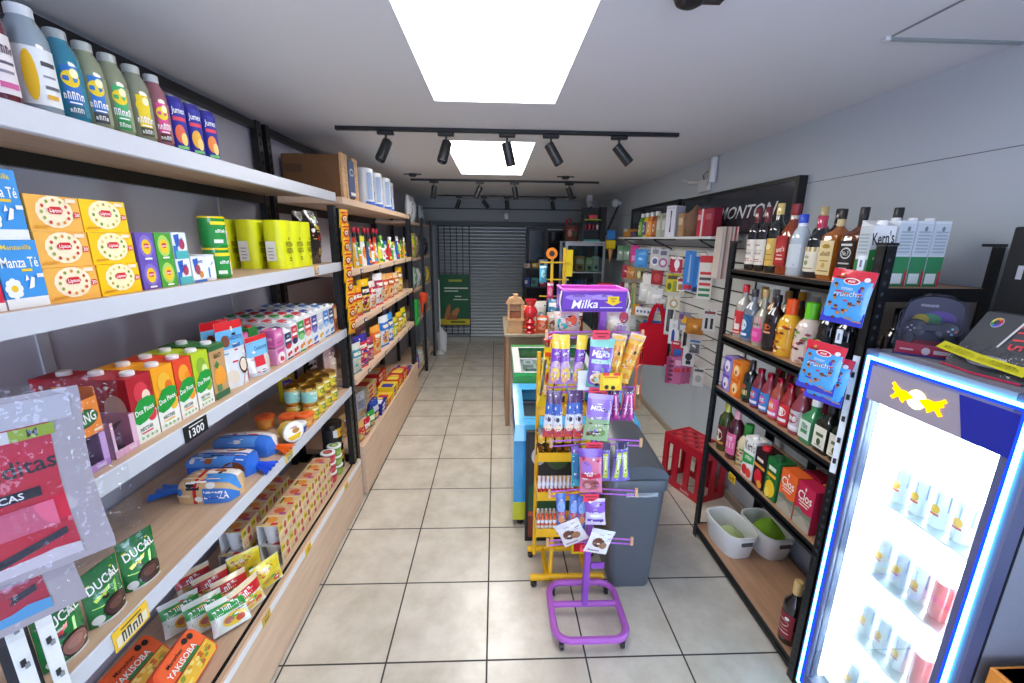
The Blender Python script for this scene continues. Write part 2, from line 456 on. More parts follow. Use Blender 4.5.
# second unit, beech edged
BX0, BX1, BY0, BY1 = -1.385, -.955, 2.80, 4.90
ZB = dict(a=2.09, b=1.635, c=1.283, d=.893, e=.37)
rackB = empty('shelving_unit', 'wall shelving with plain wooden board edges, second along the left wall', 'shelving', (BX0, BY0, 0))
for k, z in ZB.items():
    b = MB(); b.box(BX0, BY0, z-.042, BX1, BY1, z, 'fff', 'beech', .003)
    sh = obj('shelf', rel(b, BX0, BY0), rackB)
    r = MB(); r.box(BX0, BY0, z-.10, BX0+.03, BY1, z-.043, BLK, 'steel_paint'); obj('back_rail', rel(r, BX0, BY0), rackB)
    if k in 'bcd':
        for i in range(4):
            y = BY0+.25+i*.5
            h = MB(); h.box(BX1+.0004, y, z-.040, BX1+.004, y+.05, z-.008, '1b1b1e', 'plastic'); h.box(BX1+.0042, y+.006, z-.034, BX1+.0046, y+.044, z-.014, 'd9d9dd', 'card'); obj('price_holder', rel(h, BX0, BY0), sh)
r = MB(); r.box(BX0-.01, BY0, 2.435, BX0+.03, BY1, 2.475, BLK, 'steel_paint'); obj('back_rail', rel(r, BX0, BY0), rackB)
for y in (BY0-.055, BY1):
    for x in (BX0, BX1-.05):
        p = MB(); slotted_post(p, x, y, 0, x+.036, y+.045, 2.48 if x == BX0 else (2.05 if y > 3 else 2.02), 1); obj('post', rel(p, BX0, BY0), rackB)
k = MB(); k.box(BX1-.002, BY0-.008, .012, BX1+.018, BY1+.02, .392, 'fff', 'beech', .003)
k.box(BX1-.07, BY0-.012, .012, BX1+.018, BY0-.0085, .392, 'fff', 'beech'); obj('kick_panel', rel(k, BX0, BY0), rackB)

# third unit, black frame with dim contents at the far end
CY0, CY1 = 4.96, 6.62
rackC = empty('shelving_unit', 'black-framed shelving unit at the far end of the left wall', 'shelving', (BX0, CY0, 0))
ZCs = [2.03, 1.60, 1.22, .82, .15]
for z in ZCs:
    b = MB(); b.box(BX0, CY0, z-.03, -1.0, CY1, z, 'fff', 'beech'); obj('shelf', rel(b, BX0, CY0), rackC)
for y in (CY0, 5.78, CY1-.04):
    for x in (BX0, -1.0):
        p = MB(); p.box(x, y, 0, x+.036, y+.04, 2.1, BLK, 'steel_paint'); obj('post', rel(p, BX0, CY0), rackC)

# ------------------------------------------------------------------ right boltless rack
RX0, RX1, RY0, RY1 = 1.285, 1.69, 1.375, 2.32
ZR = [1.70, 1.332, 1.022, .655, .085]
rackR = empty('shelving_unit', 'black boltless steel rack with brown chipboard shelves full of bottles', 'shelving', (RX0, RY0, 0))
for z in ZR:
    b = MB(); b.box(RX0+.004, RY0+.01, z-.014, RX1-.004, RY1-.01, z, 'fff', 'chipboard'); sh = obj('shelf', rel(b, RX0, RY0), rackR)
    bm = MB()
    bm.box(RX0, RY0, z-.045, RX0+.003, RY1, z+.001, BLK, 'steel_paint'); bm.box(RX0, RY0, z-.03, RX0+.03, RY1, z-.015, BLK, 'steel_paint')
    bm.box(RX1-.003, RY0, z-.045, RX1, RY1, z+.001, BLK, 'steel_paint')
    bm.box(RX0, RY0, z-.045, RX1, RY0+.003, z+.001, BLK, 'steel_paint'); bm.box(RX0, RY1-.003, z-.045, RX1, RY1, z+.001, BLK, 'steel_paint')
    obj('shelf_beam', rel(bm, RX0, RY0), sh)
for y in (RY0-.003, RY1-.035):
    for x in (RX0-.003, RX1-.035):
        p = MB()
        yo = y if y < 2 else y+.038
        p.box(x, y, 0, x+.038, y+.003, 1.84, BLK, 'steel_paint') if y < 2 else p.box(x, y+.035, 0, x+.038, y+.038, 1.84, BLK, 'steel_paint')
        xx = x if x < 1.5 else x+.035
        p.box(xx, y, 0, xx+.003, y+.038, 1.84, BLK, 'steel_paint')
        z = .04
        while z < 1.82:
            p.box(xx-.0006, y+.014, z, xx+.0036, y+.024, z+.012, '3a3f44', 'matte')
            if y < 2: p.box(x+.014, y-.0006, z, x+.024, y+.0036, z+.012, '3a3f44', 'matte')
            z += .038
        o = obj('post', rel(p, RX0, RY0), rackR)
        c = MB(); c.box(x-.002, y-.002, 1.8405, x+.040, y+.040, 1.85, '1d1f21', 'plastic'); obj('end_cap', rel(c, RX0, RY0), o)
sb = MB(); sb.box(RX0+.02, RY0-.002, 1.655, RX1-.02, RY0, 1.70, BLK, 'steel_paint'); obj('side_beam', rel(sb, RX0, RY0), rackR)
# ------------------------------------------------------------------ makers of goods (fronts look to -Y, origin at the base)
rnd = random.Random(3)
def bottle(name, cat, r, prof, col, cap, label=None, mat='liquid', sq=0, sx=1., sy=1., n=18, capsq=0, neck=None, capmat='plastic', extra=None):
    """prof: (radius, height) pairs; cap: (radius, z0, z1, colour); label: (z0, z1, colour, art, span)"""
    b = MB(); b.lathe(prof, col, mat, n, sq, sx, sy)
    c = MB(); cr, z0, z1, cc = cap
    c.lathe([(cr, z0), (cr, z1-.002), (cr*.9, z1)], cc, capmat, 14)
    parts = [('bottle_body', b), ('cap', c)]
    if label:
        z0, z1, lc, art, span = label; l = MB()
        S = cylS(r+.0009, r+.0009, z0, z1, span, sx, sy)
        if sq:
            w = r*2*sx*.86; S0 = S
            S = lambda u, v, o: ((u-.5)*w, -r*sy-.0012-o, z0+(z1-z0)*v)
            l.surf(S, 1, 1, lc, 'card', False)
            l.art(S, w, z1-z0, art)
        else:
            l.surf(S, 8, 1, lc, 'card', True); l.art(S, span*r*sx, z1-z0, art, sub=5)
        parts.append(('label', l))
    if neck:
        k = MB(); nr, a, b2, nc = neck; k.lathe([(nr, a), (nr, b2)], nc, 'card', 14, cap=False); parts.append(('neck_label', k))
    if extra: parts += extra
    return Proto(name, cat, parts)
def boxm(w, d, h, col, front=(), side=(), top=(), mat='card', bev=.0, right=()):
    m = MB(); m.box(-w/2, -d/2, 0, w/2, d/2, h, col, mat, bev)
    m.art(flatS(w, d, h), w, h, front, mat)
    m.art(leftS(w, d, h), d, h, side, mat)
    m.art(rightS(w, d, h), d, h, right, mat)
    m.art(topS(w, d, h), w, d, top, mat)
    return m
def carton(name, cat, w, d, h, col, front=(), side=(), top=(), cap='f4f4f4', capr=.014, caph=.012, capy=-.2, mat='card', slant=0.):
    m = MB()
    if slant:
        hb = h; hf = h-slant
        v = [(-w/2,-d/2,0),(w/2,-d/2,0),(w/2,d/2,0),(-w/2,d/2,0),(-w/2,-d/2,hf),(w/2,-d/2,hf),(w/2,d/2,hb),(-w/2,d/2,hb)]
        m.add(v, [(0,3,2,1),(4,5,6,7),(0,1,5,4),(1,2,6,5),(2,3,7,6),(3,0,4,7)], col, mat)
        m.art(flatS(w, d, hf), w, hf, front, mat); m.art(leftS(w, d, hf), d, hf, side, mat); m.art(lambda u, v, o: ((u-.5)*w, (v-.5)*d, hf+(hb-hf)*v+o), w, d, top, mat)
        zc = hf+slant*(.5+capy)
    else:
        m = boxm(w, d, h, col, front, side, top, mat); zc = h
    c = MB(); c.T = Matrix.Translation((0, capy*d, zc)); c.lathe([(capr, -.006 if slant else 0.0003), (capr, caph-.002), (capr*.88, caph)], cap, 'plastic', 12)
    return Proto(name, cat, [('carton_body', m), ('cap', c)])
def pouchS(w, h, t, side=-1, tap=0.):
    def S(u, v, o):
        th = t*(1-.93*v**1.2)*(max(0., math.sin(PI*min(1, max(0, u)))) ** .6)
        return ((u-.5)*w*(1-tap*v), side*(th/2+o+.0004), v*h)
    return S
def pouch(name, cat, w, h, t, col, front=(), back=None, mat='film', tap=0.):
    if len(front) > 2: front = busy(front, int(w*1e4)+len(front), 8)
    m = MB(); nu, nv = 8, 8
    A = pouchS(w, h, t, -1, tap); B = pouchS(w, h, t, 1, tap)
    m.surf(A, nu, nv, col, mat); m.surf(lambda u, v, o: B(1-u, v, o), nu, nv, back or col, mat)
    m.add([A(i/nu, 0, 0) for i in range(nu+1)]+[B(1-i/nu, 0, 0) for i in range(nu+1)], [tuple(range(2*nu+2))], back or col, mat)
    m.add([A(0, 1, 0), A(1, 1, 0), B(1, 1, 0), B(0, 1, 0)], [(0, 1, 2, 3)], col, mat)
    m.art(A, w, h, front, mat, sub=8, off=.0012)
    return Proto(name, cat, [(name, m)])
def pillowS(w, h, t, side=-1, seed=0, wr=.12):
    rr = random.Random(seed); ph = [rr.uniform(0, 6) for _ in range(4)]
    def S(u, v, o):
        e = max(0., min(1., (v-.06)/.88))
        th = t/2*(max(0., math.sin(PI*u)) ** .55)*(max(0., math.sin(PI*e)) ** .5)
        th *= 1+wr*math.sin(9*u+ph[0]+3*v)*math.sin(11*v+ph[1])
        pinch = 1-.06*math.sin(PI*e)
        return ((u-.5)*w*pinch, side*(th+o+.0005), v*h)
    return S
def busy(front, seed, n=16):
    # small printed words, bits of pictures and seals that every pack carries
    cs = [it[5] if it[0] in 'er' else it[2] for it in front if it[0] in 'erp'] + ['f4f2ee', 'f4f2ee', '2a2630']
    r2 = random.Random(seed*7+1); out = []
    for i in range(n):
        x, y = r2.uniform(.06, .8), r2.uniform(.06, .9); c = r2.choice(cs)
        if i % 3: out.append(('r', x, y, x+r2.uniform(.06, .26), y+r2.uniform(.012, .03), c))
        else: out.append(('e', x+.05, y, r2.uniform(.03, .09), r2.uniform(.015, .045), c))
    return list(front)+out
def pillow_mb(w, h, t, col, front=(), mat='film', seed=0, seal=None, nu=10, nv=12):
    if len(front) > 1 and seed not in (31, 36): front = busy(front, seed)
    m = MB(); A = pillowS(w, h, t, -1, seed); B = pillowS(w, h, t, 1, seed+1)
    m.surf(A, nu, nv, col, mat); m.surf(lambda u, v, o: B(1-u, v, o), nu, nv, col, mat)
    for v in (0, 1):
        m.add([A(0, v, 0), A(1, v, 0), B(1, v, 0), B(0, v, 0)], [(0, 1, 2, 3)], col, mat)
    if seal:
        for a, b in ((0, .055), (.945, 1)): m.surf(A, 6, 1, seal, mat, True, 0, 1, a, b, .0009)
    m.art(A, w, h, front, mat, sub=10, off=.0013)
    return m
def pillow(name, cat, *a, **k): return Proto(name, cat, [(name, pillow_mb(*a, **k))])
def tub(name, cat, r0, r1, h, col, lid, lidh=.008, lidart=(), band=None, bandart=(), mat='plastic', n=20):
    b = MB(); b.lathe([(r0*.96, 0), (r0, .002), (r1, h)], col, mat, n)
    S = cylS(r0+.0008, r1+.0008, 0, h, 2*PI*.96)
    if band: b.surf(lambda u, v, o: S(u, .1+.75*v, o), 20, 1, band, 'card')
    b.art(cylS(r0+.0012, r1+.0012, h*.08, h*.9, 2.2), 2.2*r0, h*.8, bandart, sub=6)
    l = MB(); R = r1*1.05
    l.lathe([(R, h+.0003), (R, h+lidh-.001), (R*.96, h+lidh)], lid, mat, n)
    Tt = lambda u, v, o: ((u-.5)*2*R*.9, (v-.5)*2*R*.9, h+lidh+o)
    l.art(Tt, 2*R*.9, 2*R*.9, lidart)
    return Proto(name, cat, [('cup', b), ('lid', l)])
def putL(p, d, xf, y, z, label, group=None, dy=0): return p.put(label, (xf-d/2, y, z), FL+dy, group)
def putR(p, d, xf, y, z, label, group=None, dy=0): return p.put(label, (xf+d/2, y, z), FR+dy, group)

# ---------------------------------------------------------------- top shelf: bottles
z = ZA['a']+.0005
def juice(col, labc, art, capc, r=.036, h=.205):
    prof = [(r*.9, 0), (r, .006), (r, h*.64), (r*.97, h*.72), (r*.84, h*.8), (r*.62, h*.87), (r*.56, h*.905)]
    return bottle('juice_bottle', 'bottle', r, prof, col, (r*.58, h*.9, h*1.0, capc), (h*.10, h*.62, labc, art, 2.0), capmat='plastic')
def lemon(c1, c2, word, base):
    return [('r', .30, 0, .72, 1, c1), ('e', .5, .74, .24, .17, 'f2d21c'), ('e', .6, .86, .12, .1, 'fff7c0'), ('r', .30, 0, .72, .22, c2), ('t', word, .5, .4, .16, 'ffffff', .5), ('t', word[:4], .5, .11, .1, 'eeeeee', .4), ('r', .36, .24, .66, .27, 'ffffff')]
A1 = [
 (.995, juice('6d2335', 'efe6ea', [('r', 0, 0, .42, 1, 'e5409a'), ('t', 'fruit', .7, .75, .14, '5a3050', .5), ('r', .5, .5, .9, .55, '555068'), ('r', .5, .35, .85, .4, '8a8598'), ('r', .5, .1, .9, .2, 'd45a9a')], '6b2c38', .038, .215), 'dark red juice bottle with a pink and white label on the top shelf'),
 (1.083, juice('95a4ae', 'eceef0', [('e', .30, .5, .15, .44, 'f2bd15'), ('r', .55, .7, .9, .78, '3a3a48'), ('r', .55, .5, .85, .54, '8a8a9c'), ('r', .55, .3, .9, .36, '5a5a6c'), ('r', .55, .12, .8, .2, 'e3a51a')], 'dfe3e8', .038, .22), 'clear grey drink bottle with white cap and yellow label on the top shelf'),
 (1.156, juice('1f7f9c', '1f7f9c', lemon('2a6fc0', '15607a', 'limon', 0), 'aab2b4', .034, .205), 'teal blue drink bottle with a lemon on its label'),
 (1.222, juice('8f9678', '8f9678', lemon('2f78c8', '3a3f44', 'light', 0), 'b3b7b2', .033, .205), 'olive bottle with blue lemon label beside the teal bottle'),
 (1.29, juice('8f9678', '8f9678', lemon('3fae6a', '1f8f46', 'menta', 0), 'b3b7b2', .033, .205), 'olive bottle with green lemon label on the top shelf'),
 (1.365, juice('8b8f78', '8b8f78', lemon('f0d018', '4a4a2c', 'limon', 0), 'b3b7b2', .034, .205), 'olive bottle with yellow lemon label on the top shelf'),
 (1.437, juice('9a5f68', '9a5f68', lemon('e04a90', '4f2028', 'fresa', 0), 'c3c5c5', .031, .205), 'mauve pink bottle with a pink lemon label on the top shelf'),
]
for y, p, lb in A1: putL(p, .076, -.985, y, z, lb, 'drink bottles on the top left shelf', -.5)
def nectar(c):
    r, h = .031, .165
    return bottle('nectar_can', 'can', r, [(r*.9, 0), (r, .006), (r, h*.93), (r*.85, h)], '2d2a96', (r*.4, h, h+.008, 'b9bec4'), (.01, h*.9, '2c2a9c', [('t', 'Jumex', .5, .84, .13, 'ffffff', .62), ('r', .2, .62, .8, .7, 'e5405a'), ('e', .45, .34, .24, .2, c), ('e', .6, .24, .16, .14, 'ffd27a'), ('r', .25, .03, .75, .09, '79d07a')], 1.9), capmat='metal')
for y, c, w in ((1.503, 'e8674a', 'orange-red fruit, nearest the bottles'), (1.578, 'f2b33a', 'yellow fruit, middle of three'), (1.657, 'f08a3c', 'orange fruit, last on the shelf')):
    putL(nectar(c), .062, -.99, y, z, 'blue nectar can with '+w, 'blue nectar cans on the top left shelf', -.45)

# ---------------------------------------------------------------- second shelf: tea, sweetener, tubs
z = ZA['b']+.0005
daisy = [('r', 0, 0, 1, .15, 'eef1f4'), ('t', 'Manzanilla', .5, .9, .07, 'f0d84a', .8), ('t', 'Manza Té', .5, .68, .15, 'ffffff', .86), ('r', .5, .54, .75, .58, 'f0c828')] + \
        [('e', .22+.13*math.cos(a*PI/4), .3+.1*math.sin(a*PI/4), .08, .055, 'f4f7fa') for a in range(8)] + [('e', .22, .3, .075, .05, 'efc322'), ('p', [(.55, .28), (.66, .46), (.74, .44), (.68, .3)], 'ffffff'), ('p', [(.5, .4), (.56, .5), (.6, .42)], 'ffffff'), ('r', .8, .44, .97, .5, 'f0f0f0')]
teaB = Proto('tea_box', 'box', [('tea_box', boxm(.082, .07, .139, '3f97e0', daisy, [('r', 0, 0, 1, .15, 'e8ecf2'), ('r', .3, .2, .7, .9, '5aa9ea')]))])
putL(teaB, .07, -.99, .928, z, 'blue camomile tea box with a daisy, lower of the stack of two', 'blue tea boxes')
teaB.put('blue camomile tea box with a daisy, upper of the stack of two', (-1.028, .923, z+.1395), FL+.03, 'blue tea boxes')
tr = boxm(.075, .07, .12, 'd8284a', [('r', 0, 0, 1, .14, 'eeeeee'), ('e', .6, .6, .25, .2, 'f06a8a')])
putL(Proto('tea_box', 'box', [('tea_box', tr)]), .07, -.99, .846, z, 'red tea box cut by the left picture edge beside blue boxes')
def lipton(c1, c2, bits, w, h):
    it = [('e', .5, .55, .36, .45, c2)]
    r2 = random.Random(w*1000)
    for i in range(12):
        a = i*PI/6; x, y = .5+.26*math.cos(a), .55+.33*math.sin(a)
        it.append(('e', x, y, .03, .05, r2.choice(bits)))
    it += [('p', [(.36, .64), (.42, .70), (.6, .70), (.64, .6), (.6, .5), (.42, .5), (.36, .56)], 'd7202c'), ('t', 'Lipton', .5, .6, .1, 'ffffff', .22), ('r', .84, .42, .95, .58, 'd7222a'), ('t', '20', .895, .5, .1, 'ffffff', .1), ('r', .72, .84, .92, .95, 'f6e6cc'), ('r', .05, .12, .32, .17, 'e39a2a')]
    return boxm(w, .065, h, c1, it, [('r', .1, .1, .9, .9, 'e9a03a')])
pO = Proto('tea_box', 'box', [('tea_box', lipton('f6b653', 'fdeccb', ['cf4a2a', 'e0913a', '9aa84a'], .121, .078))])
pY = Proto('tea_box', 'box', [('tea_box', lipton('fbc80f', 'fdf2c4', ['7a9a3a', 'c9a53a', 'e8d48a'], .125, .078))])
pos3 = ['bottom', 'middle', 'top']
for k in range(3):
    pO.put('orange tea box with cinnamon print, %s of the orange stack' % pos3[k], (-1.0225-.003*k, 1.032, z+.0785*k), FL+.02*(k-1), 'orange tea boxes')
    pY.put('yellow tea box with herb print, %s of the yellow stack' % pos3[k], (-1.0225-.003*k, 1.159, z+.0785*k), FL-.015*(k-1), 'yellow tea boxes')
def small_tea(c, c2): return boxm(.062, .06, .079, c, [('e', .5, .52, .38, .4, c2), ('e', .5, .5, .26, .27, 'f7c81e'), ('p', [(.32, .56), (.4, .62), (.62, .62), (.68, .54), (.6, .45), (.4, .45)], 'd7202c'), ('t', 'Lipton', .5, .54, .09, 'ffffff', .3), ('r', .3, .06, .7, .12, 'ffffff')])
pP = Proto('tea_box', 'box', [('tea_box', small_tea('6b55b5', '8a76cc'))]); pG = Proto('tea_box', 'box', [('tea_box', small_tea('4ba23a', 'a8d46a'))])
for k in range(2):
    pP.put('small purple tea box with yellow disc, %s one of two' % ('lower', 'upper')[k], (-1.02, 1.261, z+.0795*k), FL, 'purple tea boxes')
    pG.put('small green tea box with yellow disc, %s one of two' % ('lower', 'upper')[k], (-1.02, 1.327, z+.0795*k), FL, 'green tea boxes')
sw = boxm(.06, .06, .08, 'e8f0f4', [('r', 0, 0, .3, .5, '3a74c8'), ('p', [(.1, .9), (.5, .95), (.4, .5), (.2, .4)], '2f5fc0'), ('r', .1, 0, 1, .3, '4fb3b8'), ('e', .6, .55, .2, .2, 'b04060'), ('t', 'dulce', .5, .74, .12, '2a4aa8', .7)])
pS = Proto('sweetener_box', 'box', [('sweetener_box', sw)])
pS.put('white and teal sweetener box beside green tea, lower of two', (-1.02, 1.394, z), FL, 'white sweetener boxes')
pS.put('white and teal sweetener box beside green tea, upper of two', (-1.02, 1.394, z+.0805), FL, 'white sweetener boxes')
pS2 = Proto('sweetener_box', 'box', [('sweetener_box', boxm(.062, .06, .084, 'f0f3f6', [('p', [(.1, .9), (.5, .95), (.4, .5), (.2, .4)], '2f5fc0'), ('e', .65, .3, .16, .14, 'c98a3a'), ('e', .4, .5, .2, .2, 'a04a60'), ('r', 0, 0, 1, .1, '3f6fc0'), ('t', 'dulce', .6, .8, .12, '2a4aa8', .6)]))])
pS2.put('white sweetener box with a blue base standing beside the round tin', (-1.02, 1.462, z), FL)
t1 = tub('sugar_tin', 'tin', .036, .036, .082, 'f2f5f8', 'e9edf2', .006, (), 'e9f0f8', [('p', [(0, .3), (.3, .6), (1, .5), (1, .1), (.3, .05)], '3f7fd0'), ('p', [(0, .7), (.5, .85), (1, .8), (1, .65), (.4, .7)], '4a8fe0')], 'card')
putL(t1, .072, -.99, 1.535, z, 'round white tin with blue waves beside green cans')
gc = tub('powder_can', 'can', .041, .041, .102, '1f8f3c', 'f1d81a', .007, (), '1f8f3c', [('r', 0, .86, 1, 1, 'f0dc2a'), ('r', .55, .05, 1, .8, 'f4f1e6'), ('e', .8, .35, .18, .24, 'c9543a'), ('r', .55, .62, 1, .8, 'e8c81e'), ('t', 'leche', .3, .6, .14, 'ffffff', .4), ('r', .05, .1, .35, .25, 'dfe8dc')], 'gloss')
putL(gc, .082, -.985, 1.618, z, 'green powder can with yellow lid, lower of two stacked', 'green powder cans')
gc.put('green powder can with yellow lid, upper of two stacked', (-1.026, 1.618, z+.1095), FL, 'green powder cans')
def round_rect(w, d, r, n=5):
    pts = []
    for cx, cy, a0 in ((w/2-r, d/2-r, 0), (-w/2+r, d/2-r, PI/2), (-w/2+r, -d/2+r, PI), (w/2-r, -d/2+r, 1.5*PI)):
        for i in range(n+1): pts.append((cx+r*math.cos(a0+PI/2*i/n), cy+r*math.sin(a0+PI/2*i/n)))
    return pts
def veg_tub():
    w, h = .104, .225; b = MB(); b.prism(round_rect(w*.94, w*.94, .036), 0, h*.84, 'e4ea1a', 'plastic', 1.06, smooth=True)
    S = lambda u, v, o: ((u-.5)*w*.66, -w*.4995-o-.001, v*h*.84)
    b.art(S, w*.66, h*.84, [('p', [(.42, .72), (.5, .8), (.58, .72)], '2c2c10'), ('t', 'PROTEINA', .5, .61, .12, '2c2c10', .94), ('t', 'VEGETAL', .5, .45, .12, '2c2c10', .94), ('r', .36, .25, .64, .28, '4c4c20'), ('r', .3, .2, .7, .22, '4c4c20')])
    S2 = lambda u, v, o: (-w*.4995-o-.001, (.5-u)*w*.7, v*h*.84)
    b.art(S2, w, h*.84, [('r', .06, .2, .68, .68, 'e9eae2'), ('r', .2, .26, .5, .28, '8a8a84'), ('r', .2, .34, .55, .36, '8a8a84'), ('r', .2, .42, .5, .44, '8a8a84'), ('r', .2, .5, .55, .52, '8a8a84')])
    l = MB(); l.prism(round_rect(w, w, .038), h*.8405, h, 'e6ec14', 'plastic', .985, smooth=True)
    return Proto('protein_tub', 'tub', [('tub_body', b), ('lid', l)])
vt = veg_tub()
for k, (x, y, lb) in enumerate(((-1.045, 2.118, 'front row nearest the camera'), (-1.045, 2.234, 'middle of the front row'), (-1.045, 2.346, 'front row beside black snack bags'), (-1.165, 2.11, 'second row behind the nearest'), (-1.285, 2.10, 'back row against the wall'))):
    vt.put('bright yellow square protein tub, '+lb, (x, y, z), FL, 'yellow protein tubs')
def snackart(c2, c3, word, tc='ffffff'):
    return [('r', 0, .55, 1, .8, c2), ('e', .5, .32, .34, .18, c3), ('t', word, .5, .67, .12, tc, .85), ('e', .38, .3, .1, .06, 'f3c254'), ('e', .6, .34, .12, .07, 'e8963a')]
bk = pillow('snack_bag', 'bag', .17, .29, .07, '1b1a1c', [('p', [(.05, .06), (.34, .06), (.28, .6), (.05, .72)], 'cf2430'), ('r', .45, .86, .7, .9, '6ab03a'), ('r', .35, .1, .9, .35, '4a3a2c'), ('t', 'Chips', .6, .7, .1, 'e7d23a', .5), ('e', .65, .5, .2, .07, 'a02a2a'), ('e', .7, .25, .18, .08, 'c8a25a')], seed=5)
putL(bk, .07, -.995, 2.475, z, 'black and red snack bag standing beside yellow tubs', 'black snack bags', -.05)
bk.put('black and red snack bag behind the front one at the shelf end', (-1.115, 2.55, z), FL-.15, 'black snack bags')
pt = MB(); pt.box(-.022, -.001, -.014, .022, .001, .014, 'e0a62a', 'card'); pt.art(flatS(.044, .002, .028), .044, .028, [('r', .1, -.3, .9, .3, '2a2a2a')])
def tag(mb, label, loc, rz=FL, group='shelf price tags', rot=None): return solo('price_tag', mb, label, 'tag', loc, rz, group, rot)
def price(c, txt, w=.06, h=.04, tc='222222', back=None):
    m = MB(); m.box(-w/2, -.001, 0, w/2, .001, h, c, 'card')
    it = [('t', txt, .5, .42, .5, tc, .8), ('r', .2, .8, .8, .86, tc)]
    if back: it = [('r', .06, .12, .94, .62, back)] + it
    m.art(flatS(w, .002, h), w, h, it); return m
XE = AX1+.0055
tag(price('d99f2c', '950', .05, .05, 'efefef', '33302c'), 'small orange and black price tag under the yellow tubs', (XE, 2.30, z-.045))

# ---------------------------------------------------------------- third shelf: boxes, cartons, pouches, milk
z = ZA['c']+.0005
def tang(c, c2, w, h, d=.10, tear=True):
    m = MB(); t = .002
    m.box(-w/2, -d/2, 0, w/2, d/2, t, c, 'card'); m.box(-w/2, -d/2, t, -w/2+t, d/2, h, c, 'card'); m.box(w/2-t, -d/2, t, w/2, d/2, h, c, 'card'); m.box(-w/2+t, d/2-t, t, w/2-t, d/2, h, '6a4630', 'card')
    m.box(-w/2+t, -d/2+.02, t, w/2-t, d/2-t, t+.001, '5a3a26', 'card')
    if tear:   # torn-open display front: a low lip and two narrow side strips
        m.box(-w/2, -d/2-.001, 0, w/2, -d/2+t, h*.2, c, 'card'); m.box(w/2-.016, -d/2-.001, h*.2, w/2, -d/2+t, h, c2, 'card'); m.box(-w/2, -d/2-.001, h*.2, -w/2+.008, -d/2+t, h, c2, 'card')
        m.add([(-w/2+.004, d/2-.006, t+.004), (w/2-.004, d/2-.006, t+.004), (w/2-.004, -d/2+.03, h*.8), (-w/2+.004, -d/2+.03, h*.8)], [(0, 1, 2, 3)], '5c3b27', 'card')
        m.art(flatS(w, d+.002, h), w, h, [('t', 'TANG', .7, .1, .1, 'ffffff', .3)])
    else:
        m.box(-w/2, -d/2-.001, 0, w/2, -d/2+t, h*.8, c, 'card')
        m.art(flatS(w, d+.002, h), w, h, [('e', .52, .4, .42, .2, '1d3a1c'), ('e', .52, .4, .39, .17, '2c6e2c'), ('t', 'TANG', .52, .4, .22, 'ffffff', .66, .1), ('e', .35, .63, .2, .1, 'f7b27a'), ('r', .1, .06, .4, .12, 'f9c9a0'), ('r', .7, .06, .95, .12, 'ffe0c0')])
    return Proto('drink_mix_box', 'box', [('drink_mix_box', m)])
tP = tang('b88ad0', 'c9a0dd', .088, .09); tK = tang('dba6c4', 'e6b9d2', .075, .10); tO = tang('f28a2c', 'f59a44', .09, .115, .095, False)
putL(tP, .10, -.985, .971, z, 'opened purple drink mix display box under the orange one')
putL(tK, .10, -.985, 1.068, z, 'opened pink drink mix display box beside the red apple carton')
tO.put('orange drink mix box with green oval logo on the purple box', (-1.036, .973, z+.0905), FL+.05)
def fruit_carton(c, f1, f2, w=.08):
    art = [('r', 0, 0, 1, .42, 'f1efe9'), ('e', .5, .74, .3, .16, f1), ('e', .68, .66, .18, .1, f2), ('e', .78, .36, .2, .1, f1),
           ('p', [(0, .34), (.1, .52), (.35, .64), (.7, .66), (1, .62), (1, .5), (.85, .38), (.5, .3), (.2, .28)], '1f9a3c'), ('t', 'Dos Pinos', .5, .475, .08, 'ffffff', .8, .12),
           ('t', 'NECTAR', .45, .2, .055, '2a5a30', .55), ('r', .2, .13, .7, .15, f1)] + [('e', .2+.2*i, .07, .06, .022, '8fbf8a') for i in range(4)]
    side = [('r', 0, 0, 1, .3, 'f1efe9'), ('e', .52, .55, .36, .22, 'd8b8a8'), ('e', .35, .88, .07, .03, 'e8e0d8')]
    return carton('juice_carton', 'carton', w, .082, .192, c, art, side, (), capy=-.18, capr=.017)
cA = fruit_carton('b3202e', 'd83a4a', 'f3d9c4'); cP = fruit_carton('f5a21e', 'f2b83a', 'e2701c'); cM = fruit_carton('e5482a', 'f7a430', 'f28a1c', .074); cG = fruit_carton('b8cf2a', '8db43a', 'dfe9a4', .077)
gl = 'fruit juice cartons on the third left shelf'
putL(cA, .082, -.99, 1.147, z, 'red apple juice carton with green band at the shelf edge', gl)
putL(cP, .082, -.99, 1.232, z, 'orange peach juice carton with green band at the shelf edge', gl)
putL(cM, .082, -.99, 1.314, z, 'red-orange mango juice carton with green band at the shelf edge', gl)
putL(cG, .082, -.99, 1.396, z, 'lime green guava juice carton at the shelf edge', gl)
cA.put('red apple juice carton in the second row behind the first', (-1.116, 1.15, z), FL, gl)
cA.put('red apple juice carton in the back row by the wall', (-1.202, 1.152, z), FL, gl)
cP.put('orange peach juice carton in the second row, behind the first', (-1.116, 1.236, z), FL, gl)
cM.put('red-orange mango carton in the second row, behind the first', (-1.116, 1.318, z), FL, gl)
cG.put('lime guava juice carton in the second row, behind the first', (-1.116, 1.40, z), FL, gl)
oj = carton('juice_carton', 'carton', .08, .08, .196, 'c49a6a', [('e', .5, .4, .38, .2, 'f2a03a'), ('p', [(.2, .62), (.4, .7), (.55, .62), (.4, .55)], '3f7a3a'), ('r', 0, .9, 1, 1, '2a6a3a'), ('t', 'BiO', .5, .8, .09, '5a4a2a', .5), ('r', 0, 0, 1, .12, '3a6a4a'), ('r', .2, .14, .5, .26, '5a8a5a')], [('r', 0, .9, 1, 1, '2a6a3a')], [('r', 0, 0, 1, 1, '2f7a40')], capy=-.1, capr=.017)
putL(oj, .08, -.99, 1.482, z, 'tan juice carton with orange and green top at the shelf edge', gl)
oj.put('tan juice carton with green top in the second row', (-1.116, 1.486, z), FL, gl)
